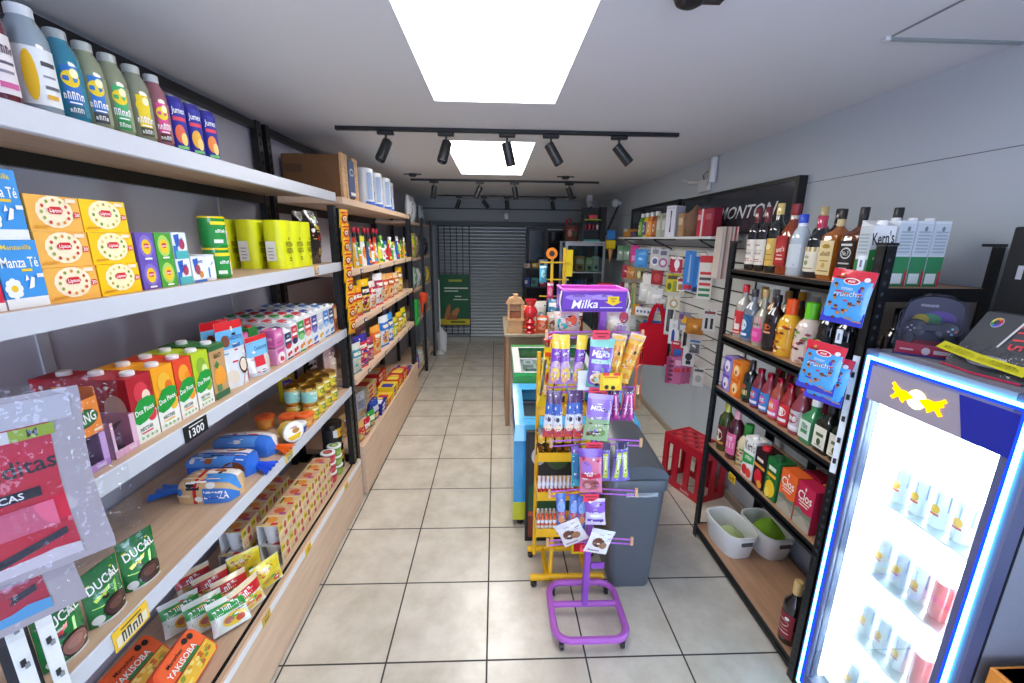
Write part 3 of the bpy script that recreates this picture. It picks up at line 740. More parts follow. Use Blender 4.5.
mp_art = [('r', 0, .88, 1, 1, 'd8262e'), ('r', 0, .6, 1, .88, '6ab4e6'), ('t', 'Delactomy', .62, .76, .08, '1c3f8a', .6), ('e', .74, .3, .2, .13, '5a3020'), ('e', .74, .31, .16, .1, 'e9dccb'), ('p', [(.55, 0), (1, 0), (1, .22), (.7, .16)], 'c83a30'), ('e', .28, .18, .2, .1, 'e4d6c4'), ('e', .25, .72, .14, .09, '7a4a38'), ('t', 'avena', .6, .63, .06, '1c3f8a', .3)]
mpB = pouch('oat_pouch', 'pouch', .125, .255, .05, 'dfe3ea', mp_art, 'b83038')
putL(mpB, .05, -.99, 1.605, z, 'tall blue and red oat drink pouch at the shelf edge', 'oat drink pouches', -.2)
mpB.put('tall blue and red oat drink pouch behind the front one', (-1.07, 1.61, z), FL-.2, 'oat drink pouches')
mpS = pouch('oat_pouch', 'pouch', .125, .165, .05, 'e6e6ea', mp_art[:1]+[('r', 0, .5, 1, .88, '7cc0ea'), ('t', 'Delactomy', .6, .7, .1, '1c3f8a', .6), ('r', .2, .24, .62, .5, 'd83040'), ('e', .84, .3, .14, .16, 'e9dccb'), ('r', 0, 0, 1, .1, 'c7ccd8')], 'b83038')
putL(mpS, .05, -.98, 1.755, z, 'short blue and red oat drink pouch before the pink cartons', 'oat drink pouches', -.15)
pkU = carton('yogurt_carton', 'carton', .078, .06, .077, 'd56aa8', [('r', .1, .5, .9, .9, 'e58abf'), ('t', 'yogur', .5, .7, .16, 'fff0f8', .7), ('r', .2, .2, .8, .3, 'b84a8a')], [('r', .1, .15, .9, .85, 'c8589a'), ('t', 'fresa', .5, .5, .16, 'f6d0e6', .7)], capr=.009, caph=.006)
pkL = carton('yogurt_carton', 'carton', .078, .06, .077, 'e59ac2', [('e', .55, .35, .4, .35, 'f5eef0'), ('e', .5, .3, .14, .16, 'cf2a3c'), ('e', .7, .25, .12, .14, 'd8384a'), ('r', .1, .7, .9, .9, 'c8589a')], [('r', .1, .15, .9, .85, 'dd8ab8')], capr=.009, caph=.004)
gp = 'pink yogurt cartons'
putL(pkL, .06, -.985, 1.905, z, 'pink yogurt carton with red berries under the front upper one', gp)
pkU.put('plain pink yogurt carton on top of the berry one, shelf edge', (-1.015, 1.905, z+.0815), FL, gp)
pkL.put('pink yogurt carton with red berries at the bottom, second row', (-1.12, 1.815, z), FL, gp)
pkU.put('plain pink yogurt carton stacked in the second row', (-1.12, 1.815, z+.0815), FL, gp)
def milk(c, c2, w, h=.182, cap='f2f4f6', band='f0f2f5', low='d43a3a'):
    return carton('milk_carton', 'carton', w, .068, h, band, [('r', 0, .45, 1, .92, c), ('e', .5, .45, .45, .1, c2), ('r', .1, .62, .9, .7, 'ffffff'), ('t', 'leche', .5, .8, .07, 'ffffff', .7), ('e', .35, .16, .22, .07, low), ('e', .68, .2, .2, .06, low), ('r', 0, 0, 1, .05, c)], [('r', .0, .45, 1, .92, 'c9cdd4'), ('r', .2, .1, .8, .36, 'b8bcc6')], [('r', 0, .35, 1, 1, c), ('r', .1, .45, .9, .6, 'd9dde2')], cap=cap, capr=.011, caph=.010, slant=.014)
cols = [(1.988, .062, milk('26325e', 'c83048', .06, .15, low='c8303c'), 'navy and red', 'dde1e8'), (2.055, .062, milk('d83a48', '26325e', .06, .172), 'white, red and navy', ''), (2.128, .074, milk('2f9a3e', '8fd08a', .07, low='e08a3a'), 'green', ''), (2.208, .08, milk('d8303a', 'f2b0b0', .073, low='e6a03a'), 'red', ''),
        (2.290, .07, milk('4a3f9a', '8a7fd0', .066, low='4a6fd0'), 'purple', ''), (2.368, .075, milk('d9dfe8', 'b0c4dc', .07, low='e0b04a'), 'white', ''), (2.450, .075, milk('3f86d8', 'a8d0f4', .07, low='8fc0ea'), 'light blue', ''), (2.530, .07, milk('2a3a6a', '7a9ad0', .066, low='5a8ad0'), 'navy', '')]
rows = ['at the shelf edge', 'in the second row', 'in the third row', 'in the fourth row', 'against the back wall']
for y, w, p, nm, _ in cols:
    for k in range(5):
        p.put('%s milk carton with white cap, %s of the block' % (nm, rows[k]), (-1.02-.0705*k, y, z), FL, 'milk cartons on the third left shelf')
gm = carton('milk_carton', 'carton', .066, .066, .165, '2c8a3c', [('r', .1, .3, .9, .6, 'f0f0f0')], [('r', .1, .3, .9, .6, 'e0e8e0')], [('r', 0, 0, 1, 1, '35a048')], cap='d8303a', capr=.013)
for k in range(3):
    gm.put('green milk carton with red cap, %s from the shelf front behind the pink cartons' % ORD[k], (-1.135-.075*k, 1.915, z), FL, 'green milk cartons')
tn = carton('milk_carton', 'carton', .05, .068, .16, 'b5672f', [('r', .1, .5, .9, .9, 'e8c9a0'), ('e', .5, .25, .3, .14, '6a3a20')], cap='efefef')
putL(tn, .068, -.986, 2.598, z, 'brown and tan drink carton, last in the front row')
tag(price('15161a', '1300', .105, .052, 'f4f4f4'), 'black price sign with white digits under the juice cartons', (XE+.001, 1.27, z-.052))

# ---------------------------------------------------------------- fourth shelf: beans, bread, tubs, jars
z = ZA['d']+.0005
def ducal(c2, seed, word='DUCAL'):
    return pouch('bean_pouch', 'pouch', .094, .15, .045, '1f7a3c', [('r', 0, .8, 1, 1, '176a34'), ('t', word, .52, .72, .17, 'ffffff', .86, .12), ('p', [(.08, .34), (.78, .6), (.72, .38), (.3, .3)], '8fd02a'), ('p', [(.15, .48), (.6, .6), (.55, .52), (.2, .42)], c2), ('e', .62, .2, .36, .19, '2a1a16'), ('e', .62, .2, .31, .15, '4a322c' if seed else '96655c'), ('e', .6, .22, .2, .08, '6b4a42' if seed else 'ab7c72'), ('e', .14, .12, .12, .08, 'd9dcd8'), ('r', .1, 0, .9, .04, 'cfd4d0')], '2a5a38')
putL(ducal('e5342a', 0), .045, -.985, .828, z, 'green refried bean pouch with light brown beans, nearest of three', 'green bean pouches', -.12)
putL(ducal('c8e83a', 1), .045, -.985, .938, z, 'green refried bean pouch with black beans above the yellow tag', 'green bean pouches', -.1)
putL(ducal('e8e03a', 2), .045, -.985, 1.05, z, 'green refried bean pouch standing apart, farthest of three', 'green bean pouches', -.25)
tag(price('f2c230', '1525', .105, .058, '333333', 'e9dfc2'), 'yellow price tag under the bean pouches', (XE+.001, .93, z-.058))
def loafS(L, w, h, side=1):
    # half of a soft pack lying along X: u along the length, v around from front bottom over the top to the back bottom
    def S(u, v, o):
        e = abs(2*u-1); k = (1-e**6)**.35 if e < 1 else 0
        a = PI*v; ca, sa = math.cos(a), math.sin(a)
        q = 1/((abs(ca)**4+abs(sa)**4)**.25)
        return ((u-.5)*L, -(w/2+o)*ca*q*(.25+.75*k), (h+o)*sa*q*(.3+.7*k))
    return S
def loaf(L, w, h, col, art, tail=None, mat='film'):
    m = MB(); S = loafS(L, w, h); m.surf(S, 14, 12, col, mat)
    m.add([S(i/14, 0, 0) for i in range(15)]+[S(1-i/14, 1, 0) for i in range(15)], [tuple(range(30))], col, mat)
    for e in (0, 1): m.add([S(e, j/12, 0) for j in range(13)], [tuple(range(13))], col, mat)
    m.art(S, L, (w+2*h)*.8, busy(art, int(L*1000+w*999), 26), mat, sub=14, off=.0012)
    parts = [('wrapper', m)]
    if tail:
        t = MB(); s, tc, l = tail; x0 = s*L/2
        v = []; n = 7
        for i in range(n):
            yy = (i/(n-1)-.5)
            v += [(x0-s*.004, yy*w*.24, .012+.3*h*(.5+.5*math.sin(i*2.4))), (x0+s*l*.4, yy*w*.45, .022+.010*math.sin(i*2.9)), (x0+s*l, yy*w*.85, .010+.016*(i % 2))]
        f = []
        for i in range(n-1): f += [(3*i, 3*i+1, 3*i+4, 3*i+3), (3*i+1, 3*i+2, 3*i+5, 3*i+4)]
        t.add(v, f, tc, mat, True); v2 = [(a, b, c-.004) for a, b, c in v]; t.add(v2, [q[::-1] for q in f], tc, mat, True)
        parts.append(('twisted_end', t))
    return Proto('bread_pack', 'bread', parts)
lo1 = loaf(.21, .125, .085, 'd9b684', [('r', .5, .0, 1, .2, '3a7fd0'), ('t', 'LINAZA', .72, .12, .1, 'ffffff', .4), ('r', .34, .0, .40, 1, 'c8202c'), ('r', .5, .28, 1, .5, '4a90dc'), ('p', [(.42, .2), (.6, .36), (1, .5), (1, .58), (.6, .46), (.42, .3)], 'd8283a'), ('r', .42, .5, .95, .8, 'efeae4'), ('e', .7, .62, .2, .07, 'b0683a'), ('t', 'Breddy', .66, .72, .06, 'c8202c', .4), ('r', .04, .1, .3, .13, 'efd9b0'), ('p', [(.8, .5), (1, .5), (1, .8), (.9, .8)], '2f62c0')], (-1, '2f6fd0', .10))
lo1.put('bread pack with blue twisted end, nearest on the shelf', (-1.078, 1.475, z), .04, 'bread packs')
lo2 = loaf(.27, .12, .085, '2f6fd8', [('r', .0, .5, .9, .78, 'e8e4ea'), ('t', 'Breddy', .36, .66, .07, 'c8343a', .4), ('e', .66, .62, .14, .08, 'a35f3a'), ('r', .05, .18, .75, .42, '4f93ea'), ('r', .12, .3, .5, .34, 'cfe2fa'), ('e', .76, .14, .16, .1, '7a4026')], (1, '2458e0', .06))
lo2.put('blue bread pack with a sealed blue end, middle of three', (-1.135, 1.638, z), .02, 'bread packs')
lo3 = loaf(.27, .11, .085, '3a78da', [('r', .0, .5, 1, .8, 'ece6e8'), ('t', 'Breddy', .42, .66, .08, 'c8343a', .4), ('r', .05, .18, .75, .42, '5a9aea'), ('r', .1, .8, .8, .86, 'd84a4a')], (1, 'f06a1a', .06))
lo3.put('blue bread pack with an orange twisted end, farthest of three', (-1.135, 1.80, z), .0, 'bread packs')
fl = MB(); fl.box(-.03, -.001, 0, .03, .001, .11, 'dfe3ea', 'clear_film'); 
ty = price('f0c63a', '1675', .07, .04, '5a5a3a', 'c9d0c0'); tag(ty, 'yellow and grey price tag under the orange bread end', (XE+.001, 1.80, z-.042))
tubW = tub('cream_tub', 'tub', .04, .048, .062, 'f3efe6', 'f6f4f0', .007, [('e', .5, .5, .46, .46, 'fbfaf6'), ('p', [(.1, .3), (.9, .4), (.75, .1), (.3, .08)], 'f0c81e'), ('e', .6, .55, .2, .14, 'c98a3a'), ('t', 'crema', .5, .75, .12, 'b04a3a', .6)], 'e9c24a')
tubW.put('white-lidded cream tub tipped on its side', (-1.02, 1.928, z+.051), group='cream tubs', rot=(PI/2-.06, 0, 1.02))
tubB = tub('cream_tub', 'tub', .032, .038, .045, 'e9ecf0', 'eef0f4', .007, [('e', .5, .5, .3, .3, 'd3dbe6')], '2a4a9a', [('r', .1, .2, .9, .6, '3a5aaa')])
tubB.put('small white and blue cream tub standing at the shelf edge', (-.992, 2.0, z), FL, 'cream tubs')
tubO = tub('dip_tub', 'tub', .037, .045, .055, 'eda050', 'f0622a', .009, [('e', .5, .5, .4, .4, 'f47a3a'), ('e', .5, .5, .25, .25, 'ee5a24')], 'f0a24a', [('r', 0, .2, 1, .7, 'f3b860'), ('e', .5, .45, .2, .3, 'e86a2a')])
tubO.put('orange-lidded dip tub near the shelf edge', (-1.075, 2.075, z), FL, 'orange dip tubs'); tubO.put('orange-lidded dip tub behind the front one', (-1.19, 2.065, z), FL, 'orange dip tubs')
tubO.put('orange dip tub beside the blue cream tub', (-.997, 2.09, z), FL, 'orange dip tubs')
def jar(c1, c2):
    b = MB(); r, h = .038, .082
    b.lathe([(r*.95, 0), (r, .004), (r, h-.008), (r*.92, h)], 'c9a24a', 'gloss', 18)
    S = cylS(r+.001, r+.001, .010, h-.012, 2*PI*.99); b.surf(S, 22, 1, c1, 'card'); b.art(cylS(r+.0014, r+.0014, .010, h-.012, 2.4), 2.4*r, h-.022, [('e', .5, .5, .28, .34, c2), ('r', .1, .75, .9, .9, 'f6edd0'), ('e', .75, .3, .14, .2, 'a8502a')], sub=6)
    l = MB(); l.lathe([(r*.98, h+.0003), (r*1.03, h+.002), (r*1.03, h+.010), (r*.96, h+.011), (r*.9, h+.009)], 'c79a42', 'metal', 20)
    return Proto('paste_jar', 'jar', [('jar_body', b), ('lid', l)])
jT, jY = jar('8fd0c4', 'c9ece4'), jar('e8cf3a', '7a9a3a')
for i, y in enumerate((2.17, 2.262, 2.354, 2.446)):
    for j, x in enumerate((-1.0, -1.088)):
        for k in range(2):
            p = jT if (i, k) == (0, 1) else jY
            p.put('%s-labelled jar, gold lid, %s layer, %s from near, %s row' % ('teal' if p is jT else 'yellow', ('lower', 'upper')[k], ORD[i], ('front', 'rear')[j]), (x, y, z+.0935*k), FL, 'gold-lidded paste jars')
yb = pillow('snack_bag', 'bag', .17, .24, .06, 'e8cf2a', [('r', .1, .3, .6, .6, '6a5aa0'), ('e', .6, .35, .25, .14, 'd8a0b8'), ('t', 'Maní', .5, .76, .12, '3a3a6a', .6), ('p', [(0, 0), (.3, 0), (0, .3)], '8fb03a')], seed=9)
yb.put('yellow snack bag standing behind the jars', (-1.25, 2.44, z), FL-.1)
bb = pillow('snack_bag', 'bag', .15, .30, .05, '161518', [('e', .5, .2+.16*i, .34, .05, 'd8d4da') for i in range(5)], seed=11)
bb.put('black bag with white ovals between the jars and the post', (-1.17, 2.60, z), FL-.1)
pb = pillow('snack_bag', 'bag', .14, .33, .06, 'c9a6a0', [('r', .2, .2, .8, .7, 'd8bda8'), ('e', .5, .5, .3, .2, 'e3d3c6'), ('t', 'pan', .5, .8, .09, '9a3a6a', .5)], seed=12)
pb.put('pinkish clear bag leaning at the shelf end by the post', (-1.04, 2.575, z), FL-.1)

# ---------------------------------------------------------------- bottom shelf: noodles and cups
z = ZA['e']+.0005
def tray():
    w, h, d = .20, .135, .035; m = MB()
    m.prism(round_rect(w, h, .025, 4), 0, d, 'e9532a', 'plastic', .97, smooth=True); 
    S = lambda u, v, o: ((u-.5)*w*.95, (v-.5)*h*.95, d+o+.0006)
    f = [('p', [(0, .42), (.06, .92), (.3, 1), (.94, 1), (1, .8), (1, .46)], 'f0622e'), ('r', .04, .42, .98, .46, '8a2a18'), ('p', [(.02, .4), (.98, .44), (.98, .12), (.9, .02), (.1, .02), (.02, .12)], 'e9b83a')]
    r2 = random.Random(2)
    for i in range(26): f.append(('e', r2.uniform(.08, .92), r2.uniform(.06, .38), .05, .04, r2.choice(['f3cf4a', 'd99a2a', 'c8641e', '8a9a3a', 'f0d880'])))
    f += [('t', 'Maruchan', .42, .82, .10, '3a1a14', .6), ('t', 'YAKISOBA', .46, .62, .15, 'fbfaf4', .8), ('r', .3, .46, .8, .54, '2a7a3a'), ('e', .86, .84, .055, .08, '17171a'), ('e', .74, .88, .055, .08, '17171a')]
    m.art(S, w*.95, h*.95, f)
    return Proto('noodle_tray', 'noodle tray', [('noodle_tray', m)])
nt_ = tray()
def tilt(rz, lean): return tuple((Matrix.Rotation(rz, 3, 'Z') @ Matrix.Rotation(lean, 3, 'X')).to_euler())
nt_.put('orange yakisoba noodle tray leaning at the front of the bottom shelf', (-1.085, 1.19, z+.060), group='noodle trays', rot=tilt(FL+.05, .78))
nt_.put('orange yakisoba noodle tray partly under the shelf above, farther back', (-1.23, 1.17, z+.058), group='noodle trays', rot=tilt(FL-.05, .72))
nt_.put('orange yakisoba noodle tray leaning nearest the camera', (-1.10, .955, z+.060), group='noodle trays', rot=tilt(FL, .78))
def noodle(c, c2, c3, word, seed, tc='ffffff'):
    return pillow('noodle_pack', 'noodle pack', .13, .125, .034, c, [('r', 0, .52, 1, .84, c2), ('t', word, .45, .68, .2, tc, .7, .15), ('e', .6, .28, .34, .2, 'e8c23a'), ('e', .45, .3, .14, .1, c3), ('e', .75, .22, .13, .1, 'd0523a'), ('e', .62, .36, .1, .06, '6aa83a'), ('r', 0, 0, .14, .4, 'efefef')], seed=seed, nu=8, nv=8, seal='e9ebee')
nG = noodle('dfe8dc', '2f9a44', 'b06a5a', 'CAMARON', 21); nR = noodle('f0d9b0', 'd02a30', 'e08a4a', 'Res', 22); nY = noodle('f0e04a', 'e8d02a', 'c9a53a', 'Pollo', 23, 'c83030')
gn = 'instant noodle packs on the bottom left shelf'
for k, (x, lb) in enumerate(((-1.03, 'at the front edge'), (-1.12, 'in the middle'), (-1.21, 'at the back'))):
    nG.put('green and white noodle pack leaning %s' % lb, (x, 1.385, z+.012), group=gn, rot=tilt(FL-.75, -.55))
for k, (x, y, rz_, lb) in enumerate(((-1.005, 1.475, -.35, 'upright at the front edge'), (-1.085, 1.50, -.7, 'second from the edge'), (-1.175, 1.52, -.7, 'third from the edge'), (-1.265, 1.54, -.7, 'at the back by the wall'))):
    nR.put('red and cream noodle pack %s' % lb, (x, y, z+.008), group=gn, rot=tilt(FL+rz_, -.30 if k == 0 else -.5))
nY.put('yellow noodle pack upright against the cup noodles at the edge', (-1.0, 1.60, z+.004), group=gn, rot=tilt(FL-.5, -.15))
nY.put('yellow noodle pack leaning behind the front yellow one', (-1.11, 1.635, z+.008), group=gn, rot=tilt(FL-.8, -.4))
def cup_pack(w=.155, d=.1, h=.105):
    s = MB(); t = .0015
    s.box(-w/2, -d/2, h-t, w/2, d/2, h, 'ecd9a8', 'card'); s.box(-w/2, -d/2, 0, w/2, -d/2+t, h, 'ecd9b4', 'card'); s.box(-w/2, d/2-t, 0, w/2, d/2, h, 'e6e6e6', 'card'); s.box(-w/2, -d/2, 0, w/2, d/2, t, 'c9c9c9', 'card')
    half = lambda x0: [('r', x0, .62, x0+.22, .98, 'f0d02a'), ('r', x0+.02, .1, x0+.46, .5, 'e8c49a'), ('e', x0+.36, .72, .08, .18, 'd05a3a'), ('t', 'Cup', x0+.12, .8, .16, '3a2a20', .16), ('r', x0+.28, .2, x0+.44, .42, 'c8404a'), ('r', x0+.06, .24, x0+.22, .28, 'a06a4a')]
    s.art(flatS(w, d, h), w, h, half(.01)+half(.51))
    s.art(topS(w, d, h), w, d, [('r', .02, .05, .48, .95, 'dfc08a'), ('r', .52, .05, .98, .95, 'd8a888'), ('e', .3, .5, .14, .25, 'e0923a'), ('e', .76, .5, .14, .25, 'c8603a'), ('r', .04, .1, .16, .4, 'd03a3a'), ('r', .55, .1, .66, .4, 'b04a8a'), ('r', .1, .7, .4, .8, '6a4a2a')])
    parts = [('sleeve', s)]
    for i in (-1, 1):
        c = MB(); c.T = Matrix.Translation((i*w*.25, 0, t+.0005)); c.lathe([(.026, 0), (.037, h-.012), (.0385, h-.011), (.0385, h-.006), (.036, h-.005)], 'd3d5d6', 'plastic', 16)
        c.art(cylS(.0295, .0345, .02, .08, 1.6), .05, .06, [('r', .0, .1, 1, .9, 'b8b4b0'), ('r', .1, .3, .9, .4, '7a6a60'), ('r', .1, .6, .9, .75, 'c09a80')], sub=5)
        parts.append(('noodle_cup', c))
    return Proto('noodle_cup_pack', 'noodle cups', parts)
cp = cup_pack()
yy = 1.805
for i in range(4):
    for k in range(2):
        cp.put('pair of noodle cups in a yellow-red sleeve, front row, %s layer, %s from near' % (('lower', 'upper')[k], ORD[i]), (-1.052, yy+.158*i, z+.1055*k), FL, 'sleeved noodle cups')
for i in range(4):
    for k in range(2):
        if (i, k) == (3, 1): continue
        cp.put('pair of noodle cups in a sleeve, back row, %s layer, %s from near' % (('lower', 'upper')[k], ORD[i]), (-1.20, yy-.06+.158*i+.02*k, z+.1055*k), FL+.04*k, 'sleeved noodle cups')
tR = tub('dip_tub', 'tub', .036, .042, .058, 'c82a3c', 'eef0ee', .009, [('e', .5, .5, .34, .34, '2a2a2a'), ('e', .5, .5, .26, .26, 'd05a4a')], 'd0344a', [('r', .1, .2, .9, .7, 'e05a60')])
tG = tub('dip_tub', 'tub', .036, .042, .058, '7aa63a', 'eef0ee', .009, [('e', .5, .5, .34, .34, '5a8a3a'), ('e', .5, .5, .22, .22, 'b8d48a')], '8ab04a', [('r', .1, .2, .9, .7, 'a8c46a')])
for k in range(3):
    tR.put('red salsa tub with white lid, %s of the red stack' % pos3[k], (-1.05, 2.442, z+.0675*k), FL, 'salsa tubs')
    tG.put('green salsa tub with white lid, %s of the green stack' % pos3[k], (-1.045, 2.535, z+.0675*k), FL, 'salsa tubs')
bc = tub('chocolate_can', 'can', .062, .062, .15, '17181a', '1d1e20', .012, (), '1c1c1e', [('r', .1, .45, 1, .95, 'e6b022'), ('r', 0, .5, .2, .9, 'd9d9dc'), ('t', 'Choco', .55, .68, .16, '2a1a10', .6), ('e', .6, .22, .16, .16, 'd9c9a0'), ('r', .1, .1, .4, .14, 'c9a24a')], 'gloss')
bc.put('big black and yellow chocolate can, lower of two', (-1.085, 2.62, z), FL, 'black chocolate cans')
bc.put('big black and yellow chocolate can, upper of two', (-1.085, 2.62, z+.1625), FL, 'black chocolate cans')
kx = AX1+.0085
for y, lb, c in ((1.46, 'small yellow price tag on the kick panel near the noodles', 'd8b04a'), (1.86, 'yellow price tag on the kick panel under the noodle cups', 'f0c61e'), (2.42, 'yellow price tag on the kick panel under the salsa tubs', 'e8c63a')):
    tag(price(c, '600', .06, .04, '555533'), lb, (kx+.002, y, .294))

# ---------------------------------------------------------------- tortilla bags and clip strips at the near end
def tort(c1, word, low, seed):
    w, h = .29, .36
    m = pillow_mb(w, h, .026, 'b9b0b4', [('r', .02, .05, .84, .96, c1), ('r', .02, .86, .84, .96, 'd84a72'), ('r', .30, .84, .95, .97, 'c4c2c8'), ('e', .14, .30, .22, .13, '1a2236'), ('e', .14, .30, .18, .105, 'd8c6a8'), ('e', .14, .30, .11, .06, 'bfa070'), ('t', word, .60, .635, .085, '23262e', .48, .04), ('r', .16, .46, .74, .515, '1d2030'), ('t', 'CLASICAS', .52, .487, .036, 'ffffff', .36), ('p', [(.02, .05), (.84, .05), (.84, .12), (.02, .2)], low), ('r', .42, .27, .78, .42, 'd86484'), ('p', [(.4, .1), (.8, .2), (.8, .24), (.4, .15)], '2a3040'), ('r', .42, .775, .66, .835, 'e0e0dc'), ('t', '10', .54, .805, .05, '3a3a3a', .1), ('r', .66, .775, .86, .835, '9cb42a'), ('t', 'M', .76, .805, .04, '333333', .16), ('r', .20, .68, .36, .72, 'e6dede')], 'film', seed=seed, nu=14, nv=16)
    f = MB(); S = pillowS(w*1.24, h*1.10, .034, -1, seed+2, .8); f.surf(lambda u, v, o: (S(u, v, o)[0]+.02, S(u, v, o)[1]-.003, S(u, v, o)[2]-.018), 20, 22, 'ffffff', 'clear_film')
    return Proto('tortilla_bag', 'tortilla bag', [('bag', m), ('clear_wrap', f)])
trz = .85
tort('c8203e', 'Rapiditas', 'd8d0d4', 31).put('pink and red tortilla bag hanging foremost at the near post', (-.905, .695, 1.205), trz, 'hanging tortilla bags')
tort('b82a44', 'Rapiditas', '58a8d8', 36).put('tortilla bag with a light blue foot hanging lower, behind the foremost', (-.955, .66, 1.10), trz+.06, 'hanging tortilla bags')
for k, (y, lb) in enumerate(((.705, 'white clip strip hanging on the near side of the black post'), (.755, 'white clip strip hanging on the far side of the black post'))):
    s = MB(); s.box(-.0135, -.001, 0, .0135, .001, 1.0, 'eceef0', 'plastic')
    for i in range(11): 
        s.box(-.006, -.0035, .04+.085*i, .002, -.001, .055+.085*i, '25282c', 'plastic'); s.box(-.001, -.0045, .032+.085*i, .006, -.001, .043+.085*i, '8a9096', 'plastic')
    solo('clip_strip', s, lb, 'clip strip', (-.945, y, .2), FL-.1, 'white clip strips by the post')
# ------------------------------------------------------------------ goods on the second unit
z = ZB['a']+.0005
cb = empty('cardboard_box', 'brown cardboard carton with a pine slatted front on the top shelf', 'box', (-1.10, 3.10, z))
m = MB(); m.box(-.27, -.16, 0, .09, .16, .27, '7d593c', 'matte', .004); m.art(lambda u, v, o: (-.27+.36*u, -.16-o-.0005, v*.27), .36, .27, [('r', .05, .6, .35, .8, '5f4632'), ('r', 0, .78, 1, .80, '7a5638'), ('r', 0, .46, 1, .47, '7a5638')]); obj('box_body', m, cb)
for i, (y0, y1) in enumerate(((-.16, -.10), (-.09, -.04), (.06, .11), (.115, .16))):
    s = MB(); s.box(.0905, y0, 0, .108, y1, .285, 'fff', 'natural_pine', .002); obj('slat', s, cb)
s = MB(); s.box(.1085, -.055, .02, .113, .075, .26, '2f4a7c', 'card', .003); S = lambda u, v, o: (.1135+o, -.055+.13*u, .02+.24*v); s.art(S, .13, .24, [('e', .5, .68, .3, .1, 'cfd6e2'), ('e', .5, .68, .24, .07, '2f4a7c'), ('r', .2, .05, .95, .14, 'e8e8e8')]); obj('blue_label', s, cb, 'blue label board')
def towels(h=.285, r=.085):
    b = MB(); b.lathe([(r*.55, 0), (r, .012), (r, h-.012), (r*.55, h)], 'eef0f4', 'film', 18)
    b.art(cylS(r+.001, r+.001, 0, h, 2.2), 2.2*r, h, [('r', .1, .15, .35, .85, '9fb4d8'), ('e', .6, .6, .12, .1, '5a7cc0'), ('e', .7, .3, .1, .08, '5a7cc0'), ('r', .8, .05, 1, .95, 'c4d0e6'), ('r', 0, 0, 1, .10, '3a68c8')], sub=6)
    return Proto('paper_towel_pack', 'paper towels', [('paper_towel_pack', b)])
tw = towels()
for k, y in enumerate((3.56, 3.82, 4.12, 4.44)): tw.put('white paper towel roll pack with blue print, %s along the top shelf' % ORD[k], (-1.05-(.05 if k == 3 else 0), y, z), FL, 'paper towel packs')
# small household bottles and cartons
z = ZB['b']+.0005
rb = random.Random(17)
pal = ['f1f2f2', 'e8b02a', '7ab84a', '2f5fb0', 'd8392e', 'e8e04a', '2f8f4a', 'f08a2a', 'c8d8e8', 'b02a5a', '4aa8c8']
names = {'f1f2f2': 'white', 'e8b02a': 'amber', '7ab84a': 'light green', '2f5fb0': 'blue', 'd8392e': 'red', 'e8e04a': 'yellow', '2f8f4a': 'dark green', 'f08a2a': 'orange', 'c8d8e8': 'pale blue', 'b02a5a': 'crimson', '4aa8c8': 'turquoise'}
yy = 2.93
seqc = ['f1f2f2', 'e8b02a', '7ab84a', 'f1f2f2', '2f5fb0', 'd8392e', 'f08a2a', 'e8e04a', '2f8f4a', 'f1f2f2', 'd8392e', '7ab84a', 'f1f2f2', '2f5fb0', 'e8e04a', '2f8f4a', 'e8b02a']
for k, c in enumerate(seqc):
    w = .085 if k % 3 else .095; h = (.19, .21, .17, .22, .18)[k % 5]
    c2 = seqc[(k+4) % len(seqc)]
    if k % 3 == 2:
        p = bottle('cleaner_bottle', 'bottle', w*.42, [(w*.4, 0), (w*.42, .006), (w*.42, h*.62), (w*.3, h*.8), (w*.16, h*.86), (w*.16, h*.9)], c, (w*.2, h*.89, h*1.03, pal[(k*3) % 11]), (h*.1, h*.55, c2, [('e', .5, .5, .3, .3, pal[(k*5+2) % 11]), ('r', .1, .8, .9, .95, 'f4f4f4')], 2.))
    else:
        p = pouch('seasoning_pouch', 'pouch', w, h, .05, c, [('r', 0, .82, 1, 1, c2), ('e', .5, .45, .36, .2, pal[(k*5+3) % 11]), ('r', .2, .66, .8, .76, 'f6f6f0'), ('r', .1, .08, .6, .2, pal[(k*7+1) % 11])])
    p.put('%s %s, %s from the near end of the small goods row' % (names[c], 'cleaner bottle' if k % 3 == 2 else 'seasoning pouch', (ORD+['thirteenth', 'fourteenth', 'fifteenth', 'sixteenth', 'seventeenth'])[k]), (-1.01+.012*math.sin(k*2.1), yy+w/2, z), FL+rb.uniform(-.1, .1), 'small goods on the second wooden shelf')
    yy += w+.022
# a dark display of red-topped tools behind the row
for k in range(6):
    t = MB(); t.lathe([(.012, 0), (.014, .23), (.010, .25)], '1c1c20', 'plastic', 10)
    c = MB(); c.lathe([(.016, .2505), (.018, .26), (.018, .285), (.012, .292)], 'd22a4a', 'plastic', 10)
    Proto('lint_roller', 'brush', [('handle', t), ('red_cap', c)]).put('red-capped black handle standing in the back row, %s from near' % ORD[k], (-1.17-.01*(k % 2), 3.62+.14*k, z), 0, 'red-capped handles')
